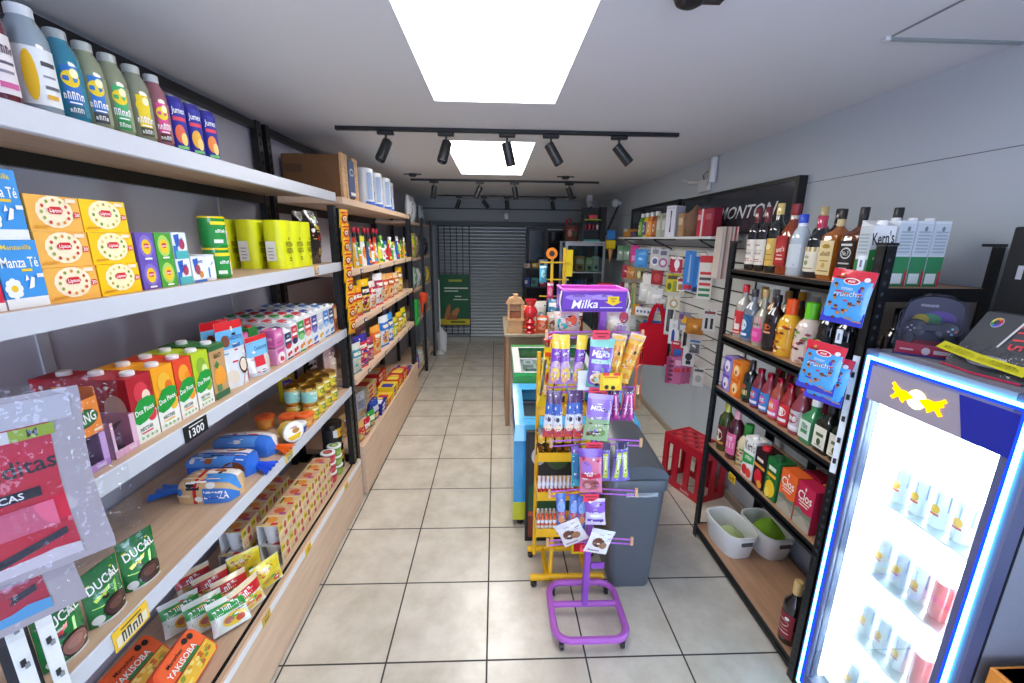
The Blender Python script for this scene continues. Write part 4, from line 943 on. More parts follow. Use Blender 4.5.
# bags on the lower shelves
def bags(shelf, specs, group, tail):
    zz = ZB[shelf]+.0005
    for k, (x, y, w, h, t, c, c2, c3, nm, dr) in enumerate(specs):
        w *= 1.12; h = h*1.12 if h < .26 else h
        p = pillow('snack_bag', 'bag', w, h, t, c, snackart(c2, c3, 'Snack', 'fbf6e0')[:2]+[('r', .2, .62, .8, .72, 'f6f0e0'), ('e', .38, .3, .1, .06, c2), ('e', .62, .36, .12, .07, 'f0d890'), ('r', 0, 0, 1, .08, c2)], seed=40+k+ord(shelf[0]))
        p.put('%s %s' % (nm, tail), (x, y, zz), FL+dr, group)
bags('c', [(-1.0, 2.92, .15, .21, .06, 'f0b020', 'e8501e', 'd83030', 'yellow-orange snack bag nearest the candy strip', -.2), (-1.01, 3.07, .13, .20, .06, 'f2a81e', 'c8302a', 'f4e06a', 'orange snack bag beside the nearest one', -.3),
  (-1.0, 3.22, .14, .23, .06, 'f0c01e', '2a2a2a', 'b02a4a', 'yellow bag with black and crimson print', -.25), (-1.0, 3.42, .14, .2, .06, 'ece4e0', 'd0303a', 'e8b04a', 'white and red snack bag', -.1), (-1.0, 3.62, .15, .24, .07, 'e9e6e8', 'b83a5a', 'e0d0c0', 'white and wine red snack bag', -.2),
  (-1.01, 3.84, .15, .22, .07, 'e0b070', 'd84a3a', 'f0d8b0', 'tan and red snack bag', -.1), (-1.01, 4.05, .16, .21, .07, 'e8a050', 'b8502a', 'f0dcb8', 'amber snack bag', -.2), (-1.01, 4.28, .15, .20, .06, 'e8c8a0', 'c8703a', 'f4e0c0', 'cream pastry bag', -.1), (-1.02, 4.5, .14, .24, .06, 'efb82a', 'a86a2a', 'f4d87a', 'golden bag near the far post', -.2),
  (-1.22, 3.55, .24, .29, .08, 'b98a5a', 'a87a4a', 'c89a6a', 'big brown paper bag standing at the back', 0), (-1.22, 4.05, .24, .28, .08, 'c09468', 'b08050', 'd0a878', 'second big brown bag behind the snacks', 0)], 'snack bags on the third wooden shelf', 'on the third wooden shelf')
bags('d', [(-1.0, 2.93, .12, .2, .05, 'd8dcd8', '5aa0b0', 'c8d0c0', 'clear and teal bag nearest the black post', -.3), (-1.0, 3.06, .15, .23, .06, '3a2f9a', 'd83048', 'e8505a', 'blue and red snack bag', -.3), (-1.0, 3.24, .14, .17, .06, 'c84a6a', '8a2a4a', 'e08aa0', 'pinkish red snack bag', -.2), (-1.14, 3.15, .18, .25, .07, 'c99a5a', 'a86a3a', 'd8b07a', 'tan bread bag in the back row', 0),
  (-1.0, 3.45, .15, .22, .07, 'f0a040', 'e8702a', 'f8d090', 'orange pastry bag', -.2), (-1.15, 3.55, .2, .26, .07, 'd8a8b0', 'c08a98', 'ead0d4', 'pale pink bag in the back row', 0), (-1.0, 3.72, .15, .25, .06, 'e8ecf4', '3a7fd8', 'f0a02a', 'white and blue cereal bag', -.25), (-1.0, 3.9, .14, .24, .06, '4a98e0', '2a60b8', 'f0f0f0', 'bright blue cereal bag', -.25),
  (-1.0, 4.12, .14, .17, .06, 'd8d040', '8fa02a', 'e8e8a0', 'yellow-green snack bag', -.1), (-1.0, 4.32, .14, .19, .06, 'e8c02a', 'b88a1a', 'f4e08a', 'yellow snack bag', -.15), (-1.0, 4.52, .14, .2, .06, 'e0d030', '6a8a2a', 'f0ecb0', 'lemon yellow snack bag', -.1), (-1.12, 4.4, .18, .3, .06, 'd8b020', '2a3a8a', 'f0d060', 'tall yellow and navy bag behind the others', 0)], 'snack bags on the fourth wooden shelf', 'on the fourth wooden shelf')
# bottom tray: boxes and bags lying flat
z = ZB['e']+.0005
for k, (x, y, w, d, h, n, c, c2, lb) in enumerate(((-1.03, 3.48, .19, .13, .03, 3, '2a2f8a', 'e8e8f0', 'navy blue snack box'), (-1.03, 3.69, .19, .13, .03, 2, 'f0c81e', 'd83a2a', 'yellow snack box'), (-1.04, 3.90, .19, .15, .03, 3, 'f0d02a', '3a3a9a', 'bright yellow flat box'), (-1.04, 4.12, .19, .15, .03, 3, 'd83a2a', 'f0e04a', 'red flat box'), (-1.04, 4.34, .2, .15, .03, 3, 'b82a30', 'f4d04a', 'dark red flat box'), (-1.04, 4.56, .2, .15, .03, 2, '3a3f9a', 'e84a3a', 'indigo flat box'), (-1.22, 3.75, .25, .15, .04, 4, 'e8d8b0', 'd8402a', 'cream and red flat box at the back'), (-1.22, 4.1, .25, .15, .04, 4, 'd8302a', 'f0e0c0', 'red and cream flat box at the back'))):
    m = boxm(w, d, h, c, [('r', .05, .2, .5, .8, c2), ('e', .75, .5, .15, .3, 'f0b04a')], (), [('r', .1, .15, .6, .85, c2), ('e', .78, .5, .14, .3, 'f4c86a')])
    p = Proto('snack_box', 'box', [('snack_box', m)])
    for i in range(n): p.put('%s on the bottom tray, %s from below' % (lb, ORD[i]), (x, y+.006*i, z+(h+.0008)*i), FL+.03*((i+k) % 3-1), 'flat snack boxes')
for k, (x, y, w, h, t, c, c2, lb) in enumerate(((-1.0, 2.90, .12, .16, .05, 'd8a860', 'd8302a', 'tan and red bag'), (-.995, 3.03, .11, .13, .05, 'c8203a', 'f0e0e0', 'crimson bag'), (-1.13, 3.0, .16, .19, .06, 'e0b87a', 'b86a3a', 'tan bread bag'), (-.995, 3.16, .11, .14, .05, '2f9a3e', 'e8f0d0', 'green bag'), (-1.0, 3.29, .12, .18, .05, '2a4aa0', 'd0d8e8', 'blue bag'), (-1.12, 3.3, .17, .24, .06, 'c8ccd8', '8a90a8', 'silver bag'))):
    pillow('snack_bag', 'bag', w, h, t, c, [('r', .15, .5, .85, .75, c2), ('e', .5, .3, .3, .12, 'f0c86a')], seed=70+k).put(lb+' on the bottom tray behind the beech kick panel', (x, y, z), FL-.25, 'bags on the bottom tray')
# yellow candy strip hanging on the post between the two units
cs = empty('candy_strip', 'hanging yellow strip of candy bags on the post between the two units', 'candy strip', (-.925, 2.685, 1.20), FL-.35)
m = MB(); m.box(-.006, .012, -.35, .006, .014, .78, 'd9dce2', 'clear_film'); obj('plastic_strip', m, cs)
cm = pillow_mb(.072, .108, .022, 'f2b81e', [('r', .0, .0, 1, .16, 'e8a01a'), ('e', .5, .5, .36, .24, 'c8302a'), ('e', .5, .52, .26, .14, 'f6e0b0'), ('e', .45, .5, .1, .08, '8a4a2a'), ('r', .1, .8, .9, .9, 'd83a2a')], seed=81, nu=6, nv=6).mesh('candy_bag')
for i in range(9):
    o = obj('candy_bag', cm, cs); o.location = (.003*(i % 2), 0, .70-.082*i); o.rotation_euler = (.12, 0, .06*((i % 3)-1))

# ------------------------------------------------------------------ third unit contents
CX = -1.03
def grey_bag(c, seed, w=.2, h=.28, t=.09, c2='c8c8c8'): return pillow('plastic_bag', 'bag', w, h, t, c, [('e', .5, .5, .3, .2, c2)], 'film', seed=seed, nu=8, nv=8)
for k, (x, y, sh, w, h, c, c2, lb) in enumerate(((-1.02, 5.20, 0, .16, .3, 'e4e6ea', 'b8c4d8', 'white paper towel pack on the top shelf'), (-1.02, 5.42, 0, .16, .3, 'dcdfe4', 'c0c8d4', 'second white paper towel pack on the top shelf'), (-1.02, 6.0, 0, .2, .24, 'a8b4bc', '7a8a9a', 'grey-blue bag on the top shelf'),
  (-1.02, 5.12, 1, .1, .26, 'c8447a', 'e8a0c0', 'magenta pack'), (-1.02, 5.28, 1, .14, .3, 'c8d030', '9aa82a', 'lime yellow pack'), (-1.02, 5.5, 1, .14, .3, '9a8a62', 'b8a880', 'khaki pack'), (-1.02, 5.95, 1, .16, .28, '8a98b0', '4a62a0', 'grey-blue detergent bag'), (-1.02, 6.25, 1, .16, .24, '2a2c30', '5a5c60', 'black plastic bag'),
  (-1.02, 5.3, 2, .18, .27, '9ab0a0', '7a9a8a', 'pale green mesh bag'), (-1.02, 5.6, 2, .14, .24, 'b8bcb8', 'a0a4a0', 'pale grey pack'), (-1.02, 6.0, 2, .2, .26, 'a4a6aa', '8a8c90', 'grey plastic bag'), (-1.02, 6.35, 2, .14, .22, 'd8c030', 'a83a2a', 'yellow and red pack'),
  (-1.02, 5.25, 3, .18, .22, 'b8b2aa', '989088', 'beige sack'), (-1.02, 5.55, 3, .15, .22, 'c8c4bc', 'a8a49c', 'cream sack'), (-1.02, 6.05, 3, .2, .28, 'b09080', 'c85a3a', 'brown and red pack'), (-1.02, 6.35, 3, .15, .24, '9a9a98', '7a7a78', 'grey sack'),
  (-1.02, 5.2, 4, .2, .3, '6a86c8', 'b04ab0', 'blue and violet pack'), (-1.02, 5.5, 4, .2, .26, 'b8c0a0', 'd8d8c8', 'pale green sack'), (-1.02, 6.05, 4, .24, .3, 'b8aaa4', 'a09490', 'pinkish grey sack'))):
    pillow('plastic_bag', 'bag', w, h, .09, c, [('e', .5, .45, .3, .2, c2), ('r', .2, .75, .8, .85, c2)], 'film', seed=90+k, nu=8, nv=8).put('%s on the far black unit' % lb, (x, y, ZCs[sh]+.0005), FL-.1)
bl = boxm(.12, .06, .3, '24a83c', [('r', .2, .1, .8, .3, 'a8e0a0')]); solo('tall_box', bl, 'bright green slim box standing at the edge of the far unit', 'box', (-.99+.02, 5.02+.06, ZCs[3]+.0005), FL)
og = MB(); og.lathe([(.014, 0), (.016, .10), (.05, .16), (.055, .24), (.02, .26)], 'e8502a', 'plastic', 12); 
solo('dust_brush', og, 'orange-red plastic brush hanging from the far black unit', 'brush', (-.94, 5.35, .92), group=None, rot=(0, .1, 0))
bm = MB(); bm.lathe([(.012, 0), (.012, 1.2)], 'c9cdd2', 'plastic', 8); bh = MB(); bh.lathe([(.06, 0), (.06, .05), (.02, .06)], 'd8d8d8', 'cloth', 12)
Proto('mop', 'mop', [('handle', bm), ('mop_head', bh)]).put('white mop standing upright at the end of the far unit', (-.90, 6.72, 0))
wb = MB(); wb.lathe([(.075, 0), (.09, .30), (.02, .36), (.018, .40)], 'e2e4e6', 'film', 14); solo('white_bottle', wb, 'white jug on the floor at the end of the left wall', 'jug', (-.90, 6.92, 0))

# ------------------------------------------------------------------ back wall: roller shutter, gate, banner, dark cabinet
m = MB(); n = 34; x0, x1, zb, zt = -1.05, .52, .07, 2.06
for i in range(n):
    a = zb+(zt-zb)*i/n; b = zb+(zt-zb)*(i+1)/n; q = (b-a)
    v = []
    for t, dy in ((0, 0), (.25, -.012), (.55, -.014), (.85, -.004), (1, 0)): v += [(x0, YB-.02+dy, a+q*t), (x1, YB-.02+dy, a+q*t)]
    m.add(v, [(2*j, 2*j+1, 2*j+3, 2*j+2) for j in range(4)], '98a0a4', 'shutter_metal', False)
sh = struct('door_1', m)
bb_ = MB(); bb_.box(x0, YB-.05, .0, x1, YB-.018, .075, 'a9aca6', 'matte'); obj('bottom_rail', bb_, sh)
hd = MB(); hd.box(-1.2, YB-.06, 2.065, 1.735, YB-.0005, 2.13, '6c7376', 'matte'); struct('trim_6', hd)
g = empty('security_gate', 'black barred security gate beside the roller shutter', 'gate', (-1.0, 7.48, 0))
m = MB()
for a in ((0, .0, 0.15, .0225, .0225, 2.06), (.53, 0, .15, .5525, .0225, 2.06), (0, 0, .15, .55, .0225, .172), (0, 0, 2.04, .55, .0225, 2.06)): m.box(*a[:3], *a[3:], '101113', 'steel_paint')
obj('gate_frame', m, g)
for i in range(4):
    b = MB(); b.box(.105+.105*i, .004, .172, .12+.105*i, .018, 2.04, '101113', 'steel_paint'); obj('bar', b, g)
for xx in (.01, .53):
    b = MB(); b.box(xx, .004, 0, xx+.012, .018, .15, '101113', 'steel_paint'); obj('foot', b, g)
bn = MB(); bn.box(-.26, -.002, 0, .26, 0, .90, '0e5a36', 'card'); S = lambda u, v, o: ((u-.5)*.52, -.0026-o, v*.9)
bn.art(S, .52, .9, [('r', 0, .0, 1, .12, 'c8b81a'), ('r', .3, .86, .75, .90, 'a8b02a'), ('r', .15, .72, .95, .745, 'dfe8dc'), ('r', .15, .665, .62, .685, 'cfe0d0'), ('r', .5, .56, .72, .58, 'cfe0d0'), ('r', .45, .50, .95, .52, 'cfe0d0'), ('p', [(.12, .12), (.22, .36), (.33, .42), (.36, .34), (.3, .12)], 'a86a3a'), ('p', [(.28, .12), (.42, .28), (.6, .36), (.66, .30), (.5, .12)], 'b8783f'), ('p', [(.2, .1), (.3, .2), (.5, .2), (.6, .1)], '96592e'), ('r', .35, .04, .85, .08, '5a6a2a')])
solo('banner', bn, 'green bread banner tied to the black security gate', 'banner', (-.725, 7.475, .33))
cabX0, cabX1, cy = .53, 1.14, 7.15
cab = empty('black_cabinet', 'tall black double-door cabinet standing beside the roller shutter', 'cabinet', (cabX0, cy, 0))
m = MB(); m.box(0, .012, 0, .61, .45, 2.03, '121316', 'plastic', .004); obj('cabinet_body', m, cab)
for i in (0, 1):
    d = MB(); d.box(.003+.305*i, 0, 1.42, .302+.305*i, .0115, 2.02, '0b0c0e', 'plastic', .003); d.box(.03+.305*i, -.001, 1.5, .27+.305*i, 0, 1.97, '1d2024', 'gloss'); dd = obj('door', d, cab)
    d = MB(); d.box(.003+.305*i, 0, .05, .302+.305*i, .0115, 1.40, '101114', 'plastic', .003); obj('door', d, cab)
lg = MB(); lg.box(.32, -.004, 1.99, .58, -.001, 2.01, 'b8bcbc', 'card'); obj('name_strip', lg, cab)
dk = empty('display_shelf', 'small dark shelf with packs in front of the black cabinet', 'shelf', (.44, 6.75, 0))
for zz in (1.08, 1.38):
    m = MB(); m.box(0, 0, zz, .40, .26, zz+.02, '3a3d40', 'steel_paint'); obj('board', m, dk)
for a, b in ((0, 0), (.38, 0), (0, .24), (.38, .24)):
    m = MB(); m.box(a, b, 0, a+.02, b+.02, 1.38, '1a1b1d', 'steel_paint'); obj('leg', m, dk)
for k, (x, zz, w, h, c, lb) in enumerate(((.5, 1.40, .1, .06, 'd8c8b0', 'cream pack on the dark shelf top'), (.63, 1.40, .1, .07, 'e0b83a', 'yellow pack on the dark shelf top'), (.76, 1.40, .13, .13, 'd3d8e2', 'white and blue box on the dark shelf top'), (.50, 1.10, .1, .14, '3a5aa8', 'blue pack on the lower dark shelf'), (.63, 1.10, .11, .14, '4a8a8a', 'teal pack on the lower dark shelf'), (.76, 1.10, .1, .15, 'b83a6a', 'magenta pack on the lower dark shelf'))):
    solo('snack_box', boxm(w, .1, h, c, [('r', .1, .3, .6, .7, 'e8e8e8' if k % 2 else '4a4a5a')], bev=.003), lb, 'box', (x, 6.88, zz+.0005))

# ------------------------------------------------------------------ ceiling tracks with spotlights
def spot_track(y, x0, x1, spots, label, zc=ZC):
    t = empty('track_rail', label, 'track', (x0, y, zc))
    m = MB(); m.box(0, -.017, -.022, x1-x0, .017, -.0005, '1a1d1f', 'steel_paint', .002); obj('rail', m, t)
    m = MB(); m.box(-.012, -.018, -.023, -.0005, .018, -.0005, '0f1112', 'plastic'); obj('end_cap', m, t)
def spotlight(x, y, lean, yaw, label, s=1.):
    r = empty('track_spotlight', label, 'spotlight', (x, y, ZC-.0225), 0, 'black spotlights on the ceiling tracks')
    m = MB(); m.box(-.05, -.016, -.022, .05, .016, -.0005, '1b1e20', 'plastic', .003); obj('adapter', m, r)
    m = MB(); m.tube([(0, 0, -.0225), (0, 0, -.065)], .007, '2a2d30', 'steel_paint', 8); obj('stem', m, r)
    R = Matrix.Translation((0, 0, -.078)) @ Matrix.Rotation(yaw, 4, 'Z') @ Matrix.Rotation(lean, 4, 'Y')
    m = MB(); m.T = R; m.lathe([(.026, .028), (.031, .024), (.031, -.108), (.029, -.111), (.025, -.105), (.022, -.09)], '202325', 'steel_paint', 18); h = obj('lamp_head', m, r)
    m = MB(); m.T = R; m.lathe([(.0215, -.091), (.0215, -.0885)], '9a9fa2', 'gloss', 16); obj('lens', m, h)
spot_track(2.83, -.96, 1.14, 5, 'black spotlight track nearest the big skylight with five lamps')
for (x, ln, yw, lb) in ((-.675, .55, 1.0, 'leftmost spotlight of the nearest track, lens towards the camera'), (-.308, .5, 1.1, 'second spotlight from the left on the nearest track'), (.068, -.25, .2, 'middle spotlight of the nearest track'), (.34, -.55, -.25, 'fourth spotlight from the left on the nearest track'), (.768, -.72, -.15, 'rightmost spotlight of the nearest track')): spotlight(x, 2.83, ln, yw, lb)
spot_track(5.14, -.96, 1.19, 4, 'black spotlight track behind the second skylight')
for (x, ln, lb) in ((-.709, .12, 'leftmost spotlight of the middle track'), (-.189, .45, 'second spotlight from the left on the middle track'), (.214, -.2, 'third spotlight from the left on the middle track'), (.844, -.4, 'rightmost spotlight of the middle track')): spotlight(x, 5.14, ln, .2, lb)
spot_track(6.95, -.94, 1.26, 4, 'black spotlight track nearest the roller shutter')
for (x, ln, lb) in ((-.577, .4, 'leftmost spotlight of the farthest track'), (-.187, -.7, 'second spotlight from the left on the farthest track'), (.173, -.1, 'third spotlight from the left on the farthest track'), (.89, -.2, 'rightmost spotlight of the farthest track')): spotlight(x, 6.95, ln, .1, lb)
wl = MB(); wl.lathe([(.02, .05), (.04, .04), (.045, -.04), (.04, -.045)], 'e6e8ea', 'plastic', 12); wl.tube([(0, 0, .05), (0, 0, .299)], .006, 'c8c8c8', 'plastic', 6); solo('hanging_lamp', wl, 'small white lamp hanging before the roller shutter', 'lamp', (.17, 7.2, ZC-.30))
for x, lb in ((-.877, 'small black ceiling sensor left of the second skylight'), (.741, 'small black ceiling sensor right of the second skylight')):
    m = MB(); m.lathe([(.045, 0), (.045, -.012), (.03, -.03), (.01, -.032)], '232527', 'plastic', 14); m.box(-.09, -.012, -.010, .09, .012, -.0005, '1b1d1f', 'plastic'); solo('ceiling_sensor', m, lb, 'sensor', (x, 4.76, ZC-.0005))
m = MB(); m.lathe([(.045, 0), (.045, -.02), (.038, -.035), (.02, -.045)], '17181a', 'plastic', 16); m.box(.02, -.015, -.035, .09, .015, -.015, '17181a', 'plastic', .006); solo('ceiling_camera', m, 'black ceiling camera cut by the top picture edge', 'camera', (.515, 1.285, ZC-.0005))
m = MB(); m.box(1.27, 1.518, ZC-.010, XR, 1.530, ZC+.001, 'c4cccc', 'metal', .002); m.box(1.262, 1.515, ZC-.012, 1.278, 1.533, ZC+.001, 'd9dcdc', 'plastic'); struct('trim_7', m)
m = MB(); m.box(1.275, YF, ZC-.004, 1.281, 1.51, ZC+.001, '8d9190', 'matte'); struct('trim_8', m)
# ------------------------------------------------------------------ bottles and cartons on the black rack
def prof_wine(r, h): return [(r*.94, 0), (r, .006), (r, h*.60), (r*.93, h*.66), (r*.55, h*.73), (r*.42, h*.77), (r*.38, h*.93)]
def prof_sq(r, h, sh=.62, nk=.34): return [(r*.95, 0), (r, .006), (r, h*sh), (r*.9, h*(sh+.05)), (r*nk*1.15, h*(sh+.15)), (r*nk, h*(sh+.19)), (r*nk, h*.92)]
def wine(r, h, col, foil, lab, art, foil0=.76, name='wine_bottle'):
    return bottle(name, 'bottle', r, prof_wine(r, h), col, (r*.44, h*foil0, h, foil), (h*.1, h*.5, lab, art, 2.3), capmat='gloss')
z = ZR[0]+.0015
g1 = 'spirits on the top rack shelf'
wl_ = [('r', .1, .12, .9, .15, '9a2a2a'), ('t', 'RESERVA', .5, .45, .1, '8a8478', .7), ('r', .12, .56, .88, .58, 'b0a898'), ('r', .25, .2, .75, .23, 'b04a3a'), ('r', .3, .75, .7, .8, '8f8678')]
w1 = wine(.037, .315, '14100f', '6a1a22', 'e3ded2', wl_)
w1.put('dark wine bottle with white label and wine red foil, at the far post', (1.36, 2.225, z), FR, g1)
w1.put('dark wine bottle with white label and wine red foil, second from the far post', (1.36, 2.143, z), FR, g1)
wine(.038, .325, '12201a', 'e2c878', 'd9b45a', [('r', .15, .2, .85, .24, 'b08a2a'), ('e', .5, .7, .2, .12, 'f0dca0'), ('r', .2, .4, .8, .43, '9a7a2a')], .84).put('green-black bottle with gold label and cork-coloured top', (1.36, 2.055, z), FR, g1)
r = .045; h = .315
bottle('whisky_bottle', 'bottle', r, [(r*.9, 0), (r, .01), (r*1.0, h*.45), (r*.86, h*.62), (r*.45, h*.74), (r*.33, h*.8), (r*.33, h*.9)], '8f3a12', (r*.43, h*.84, h, '8a1f2a'), (h*.12, h*.56, 'a3262c', [('p', [(.1, .1), (.9, .1), (.98, .6), (.5, .98), (.02, .6)], 'b82e30'), ('t', "ant's", .5, .55, .16, 'f4efe6', .8, .12), ('r', .2, .2, .8, .26, 'e3d3b0'), ('r', .25, .34, .75, .37, 'f0e0d0')], 2.2), sq=3, neck=(r*.37, h*.72, h*.84, 'e8e4dc')).put('amber whisky bottle with a red shield label and dark red cap', (1.365, 1.955, z), FR, g1)
r = .039; h = .265
bottle('vodka_bottle', 'bottle', r, [(r*.94, 0), (r, .006), (r, h*.6), (r*.7, h*.74), (r*.4, h*.82), (r*.4, h*.9)], 'b9c6cc', (r*.48, h*.86, h, '2a4ac0'), (h*.14, h*.52, 'c9d2d6', [('p', [(0, .2), (1, .6), (1, .95), (0, .55)], 'f2f2f2'), ('p', [(0, .36), (1, .76), (1, .86), (0, .46)], 'c8303a'), ('p', [(.2, .08), (.8, .08), (.8, .16), (.2, .16)], '3a5ab0')], 2.2), neck=(r*.45, h*.75, h*.86, 'e9eef4')).put('clear vodka bottle with red diagonal stripe and blue cap', (1.345, 1.868, z), FR, g1)
wine(.036, .305, '1a2418', 'd8bc78', '1a2418', [('e', .5, .6, .2, .14, 'cfcfc8')], .83).put('dark bottle with pale cork top in the back row behind the vodka', (1.50, 1.955, z), FR, g1)
wine(.036, .29, '15161a', '1c1c22', '2a2a30', [('r', .2, .3, .8, .6, '4a4a52')], .78).put('dark bottle with black top in the back row, beside the cork top', (1.50, 1.865, z), FR, g1)
wine(.042, .255, '10161a', 'c23a58', 'e9e4cf', [('r', 0, .82, 1, 1, 'b89a4a'), ('t', 'RON', .5, .6, .12, '6a6a5a', .5), ('e', .5, .36, .1, .1, '8a9a6a'), ('r', .2, .12, .8, .16, 'a89a6a')], .80).put('black rum bottle with cream label and pink-red cap', (1.36, 1.775, z), FR, g1)
def jack(col, lab, art, cap, nk):
    r, h = .042, .275
    return bottle('whisky_bottle', 'bottle', r, [(r*.95, 0), (r, .006), (r, h*.62), (r*.86, h*.665), (r*.5, h*.70), (r*.27, h*.75), (r*.25, h*.92)], col, (r*.36, h*.86, h, cap), (h*.07, h*.56, lab, art, 2.), sq=6, neck=(r*.34, h*.76, h*.86, nk), n=24)
jack('a05a1a', 'e3cf9a', [('r', .1, .1, .9, .13, '8a6a2a'), ('t', 'HONEY', .5, .62, .13, '7a5a1a', .7), ('p', [(.2, .82), (.35, .9), (.65, .9), (.8, .82), (.65, .78), (.35, .78)], 'a8862f'), ('r', .2, .4, .8, .43, 'a8862f'), ('e', .5, .28, .12, .08, 'c8a85a')], '26201a', 'd8c490').put('square honey whisky bottle with cream label', (1.36, 1.675, z), FR, g1)
jack('6a3210', '1a1a1c', [('e', .5, .66, .34, .16, 'd9d9d6'), ('e', .5, .66, .28, .12, '1c1c1e'), ('t', 'No.7', .5, .66, .12, 'e6e6e2', .4), ('r', .15, .86, .85, .92, 'e0e0da'), ('r', .15, .36, .85, .40, 'cfcfc8'), ('r', .25, .2, .75, .26, 'd8d8d0'), ('r', .2, .08, .8, .11, 'bdbdb4')], '1a1a1c', '1e1e20').put('square whisky bottle with black and white label', (1.36, 1.575, z), FR, g1)
jack('5a2c10', '1c1c1e', [('r', .2, .4, .8, .6, 'c8c8c0')], '1a1c20', '23262a').put('square whisky bottle with black cap, back row behind the carton', (1.49, 1.575, z), FR, g1)
kern = [('r', 0, .62, 1, 1, 'f0f2f0'), ('t', "Kern's", .5, .80, .2, '1c1c1c', .92, .12), ('p', [(0, .18), (1, .34), (1, .66), (0, .60)], '2f9a44'), ('r', .2, .44, .8, .48, 'd8f0d0'), ('e', .3, .12, .3, .14, 'd83a3a'), ('e', .75, .1, .25, .12, 'e2504a')]
ksd = [('r', 0, .5, 1, 1, 'c9d4da'), ('r', 0, 0, 1, .44, '3f8a5a'), ('r', .12, .04, .85, .18, 'dfe6e2')] + [('r', .12, .54+.06*i, .88, .57+.06*i, 'a4b4bc') for i in range(6)]
kc = carton('juice_carton', 'carton', .075, .06, .225, 'e4e8ea', kern, ksd, (), capr=.016, slant=.02)
kc.put('white juice carton with green band and slanted black lettering', (1.338, 1.478, z), -.12, g1)
kback = carton('juice_carton', 'carton', .058, .075, .222, 'dfe6ea', [('r', 0, .48, 1, .96, 'cdd8de'), ('r', 0, 0, 1, .46, '3c8c5c'), ('r', .1, .04, .75, .2, 'dfe8e4'), ('r', .86, 0, 1, .24, 'c83048'), ('e', .55, .88, .1, .04, '7a8890')] + [('r', .12, .52+.05*i, .88, .545+.05*i, 'a8b6be') for i in range(7)], capy=.2)
for k in range(3): kback.put('white-grey carton with a green foot, %s in the group beside the slanted lettering' % ['left one', 'middle one', 'right one'][k], (1.408+.0615*k, 1.478, z), 0, g1)
# second shelf
z = ZR[1]+.0015
g2 = 'liquor bottles on the second rack shelf'
def spirit(r, h, col, cap, lab, art, sh=.6, mat='liquid', capr=.42, sq=0): return bottle('liquor_bottle', 'bottle', r, prof_sq(r, h, sh, .36), col, (r*capr, h*.86, h, cap), (h*.08, h*.52, lab, art, 2.2), mat, sq)
spirit(.04, .29, 'a9a79c', 'd8283a', 'c83038', [('t', 'R', .4, .6, .5, 'f0e8e0', .6), ('r', .5, .2, .85, .45, 'e8dcd0'), ('r', .1, .05, .9, .12, 'e8c0b0')]).put('clear liquor bottle with red label and red cap beside the far post', (1.35, 2.225, z), FR, g2)
spirit(.04, .275, '7d8590', '3a3a42', '2a5a8a', [('e', .5, .5, .4, .45, '3a7aa8'), ('e', .5, .55, .24, .25, 'd8e4ee'), ('r', .2, .1, .8, .2, 'e8eef4')]).put('grey bottle with a blue label', (1.345, 2.135, z), FR, g2)
spirit(.037, .285, 'a8a48e', 'c8a46a', 'e44a9a', [('r', .0, .55, 1, 1, 'b8b49c'), ('r', .15, .65, .85, .75, '6a6a5a'), ('r', .2, .2, .8, .4, 'f078b8')], .5).put('tall clear bottle with a hot pink label', (1.345, 2.045, z), FR, g2)
spirit(.042, .27, '1c1418', '23202a', '241a1e', [('p', [(.1, .5), (.9, .5), (.5, .1)], 'e8703a'), ('e', .5, .8, .3, .12, 'c8602a'), ('r', .2, .55, .8, .62, 'e8a080')], .62).put('black liquor bottle with an orange triangle label', (1.345, 1.95, z), FR, g2)
def cream(c, cap, dots, r=.048, h=.265, seed=1):
    r2 = random.Random(seed)
    p = [(r*.94, 0), (r, .008), (r, h*.55), (r*.82, h*.66), (r*.5, h*.73)]
    art = [('e', r2.uniform(.03, .97), r2.uniform(.03, .97), .035, .04, r2.choice(dots)) for _ in range(80)]
    return bottle('cream_liqueur_bottle', 'bottle', r, p, c, (r*.52, h*.735, h, cap), (h*.02, h*.56, c, art, 2*PI*.98), 'gloss')
cream('f0b832', 'f05a1e', ['d8461e', 'f8e0a0', 'e88a1e', '8a3a1e'], seed=4).put('orange patterned liqueur bottle with an orange cap', (1.35, 1.852, z), FR, g2)
pk = cream('ead8cc', '6ad02a', ['a84a5a', '6a3a3a', '7aa04a', 'd88a9a', 'c8a08a'], .052, .265, 5); pk.put('pink patterned liqueur bottle with a lime green cap, foremost', (1.36, 1.74, z), FR, g2)
pk.put('pink patterned liqueur bottle with a lime green cap, back row', (1.53, 1.66, z), FR, g2)
cream('e8c06a', 'f05a1e', ['c8561e', 'f0e0b0'], .048, .26, 6).put('orange-capped liqueur bottle in the back row behind the patterned ones', (1.53, 1.78, z), FR, g2)
moon = lambda: wine(.039, .30, '101114', '17181c', '1a1b20', [('e', .5, .66, .3, .2, 'd0a03a'), ('e', .5, .60, .26, .17, '1a1b20'), ('r', .0, .0, 1, .42, 'cfd3d6'), ('r', .2, .16, .8, .2, '8a9098')], .74)
mw_ = moon(); mw_.put('black wine bottle with a golden arch, beside the pink pattern', (1.345, 1.615, z), FR, g2); mw_.put('black wine bottle with a golden arch, nearer the hanging packs', (1.345, 1.525, z), FR, g2)
dw = wine(.038, .29, '121316', '1c1d22', 'b8bcc4', [('r', .2, .3, .8, .5, '7a8090'), ('r', 0, .8, 1, 1, '3a3d48')], .74)
for k, (x, y) in enumerate(((1.44, 1.43), (1.53, 1.435), (1.615, 1.43))): dw.put('dark wine bottle with pale grey label, %s behind the game controller' % ['left one', 'middle one', 'right one'][k], (x, y, z), 0, g2)
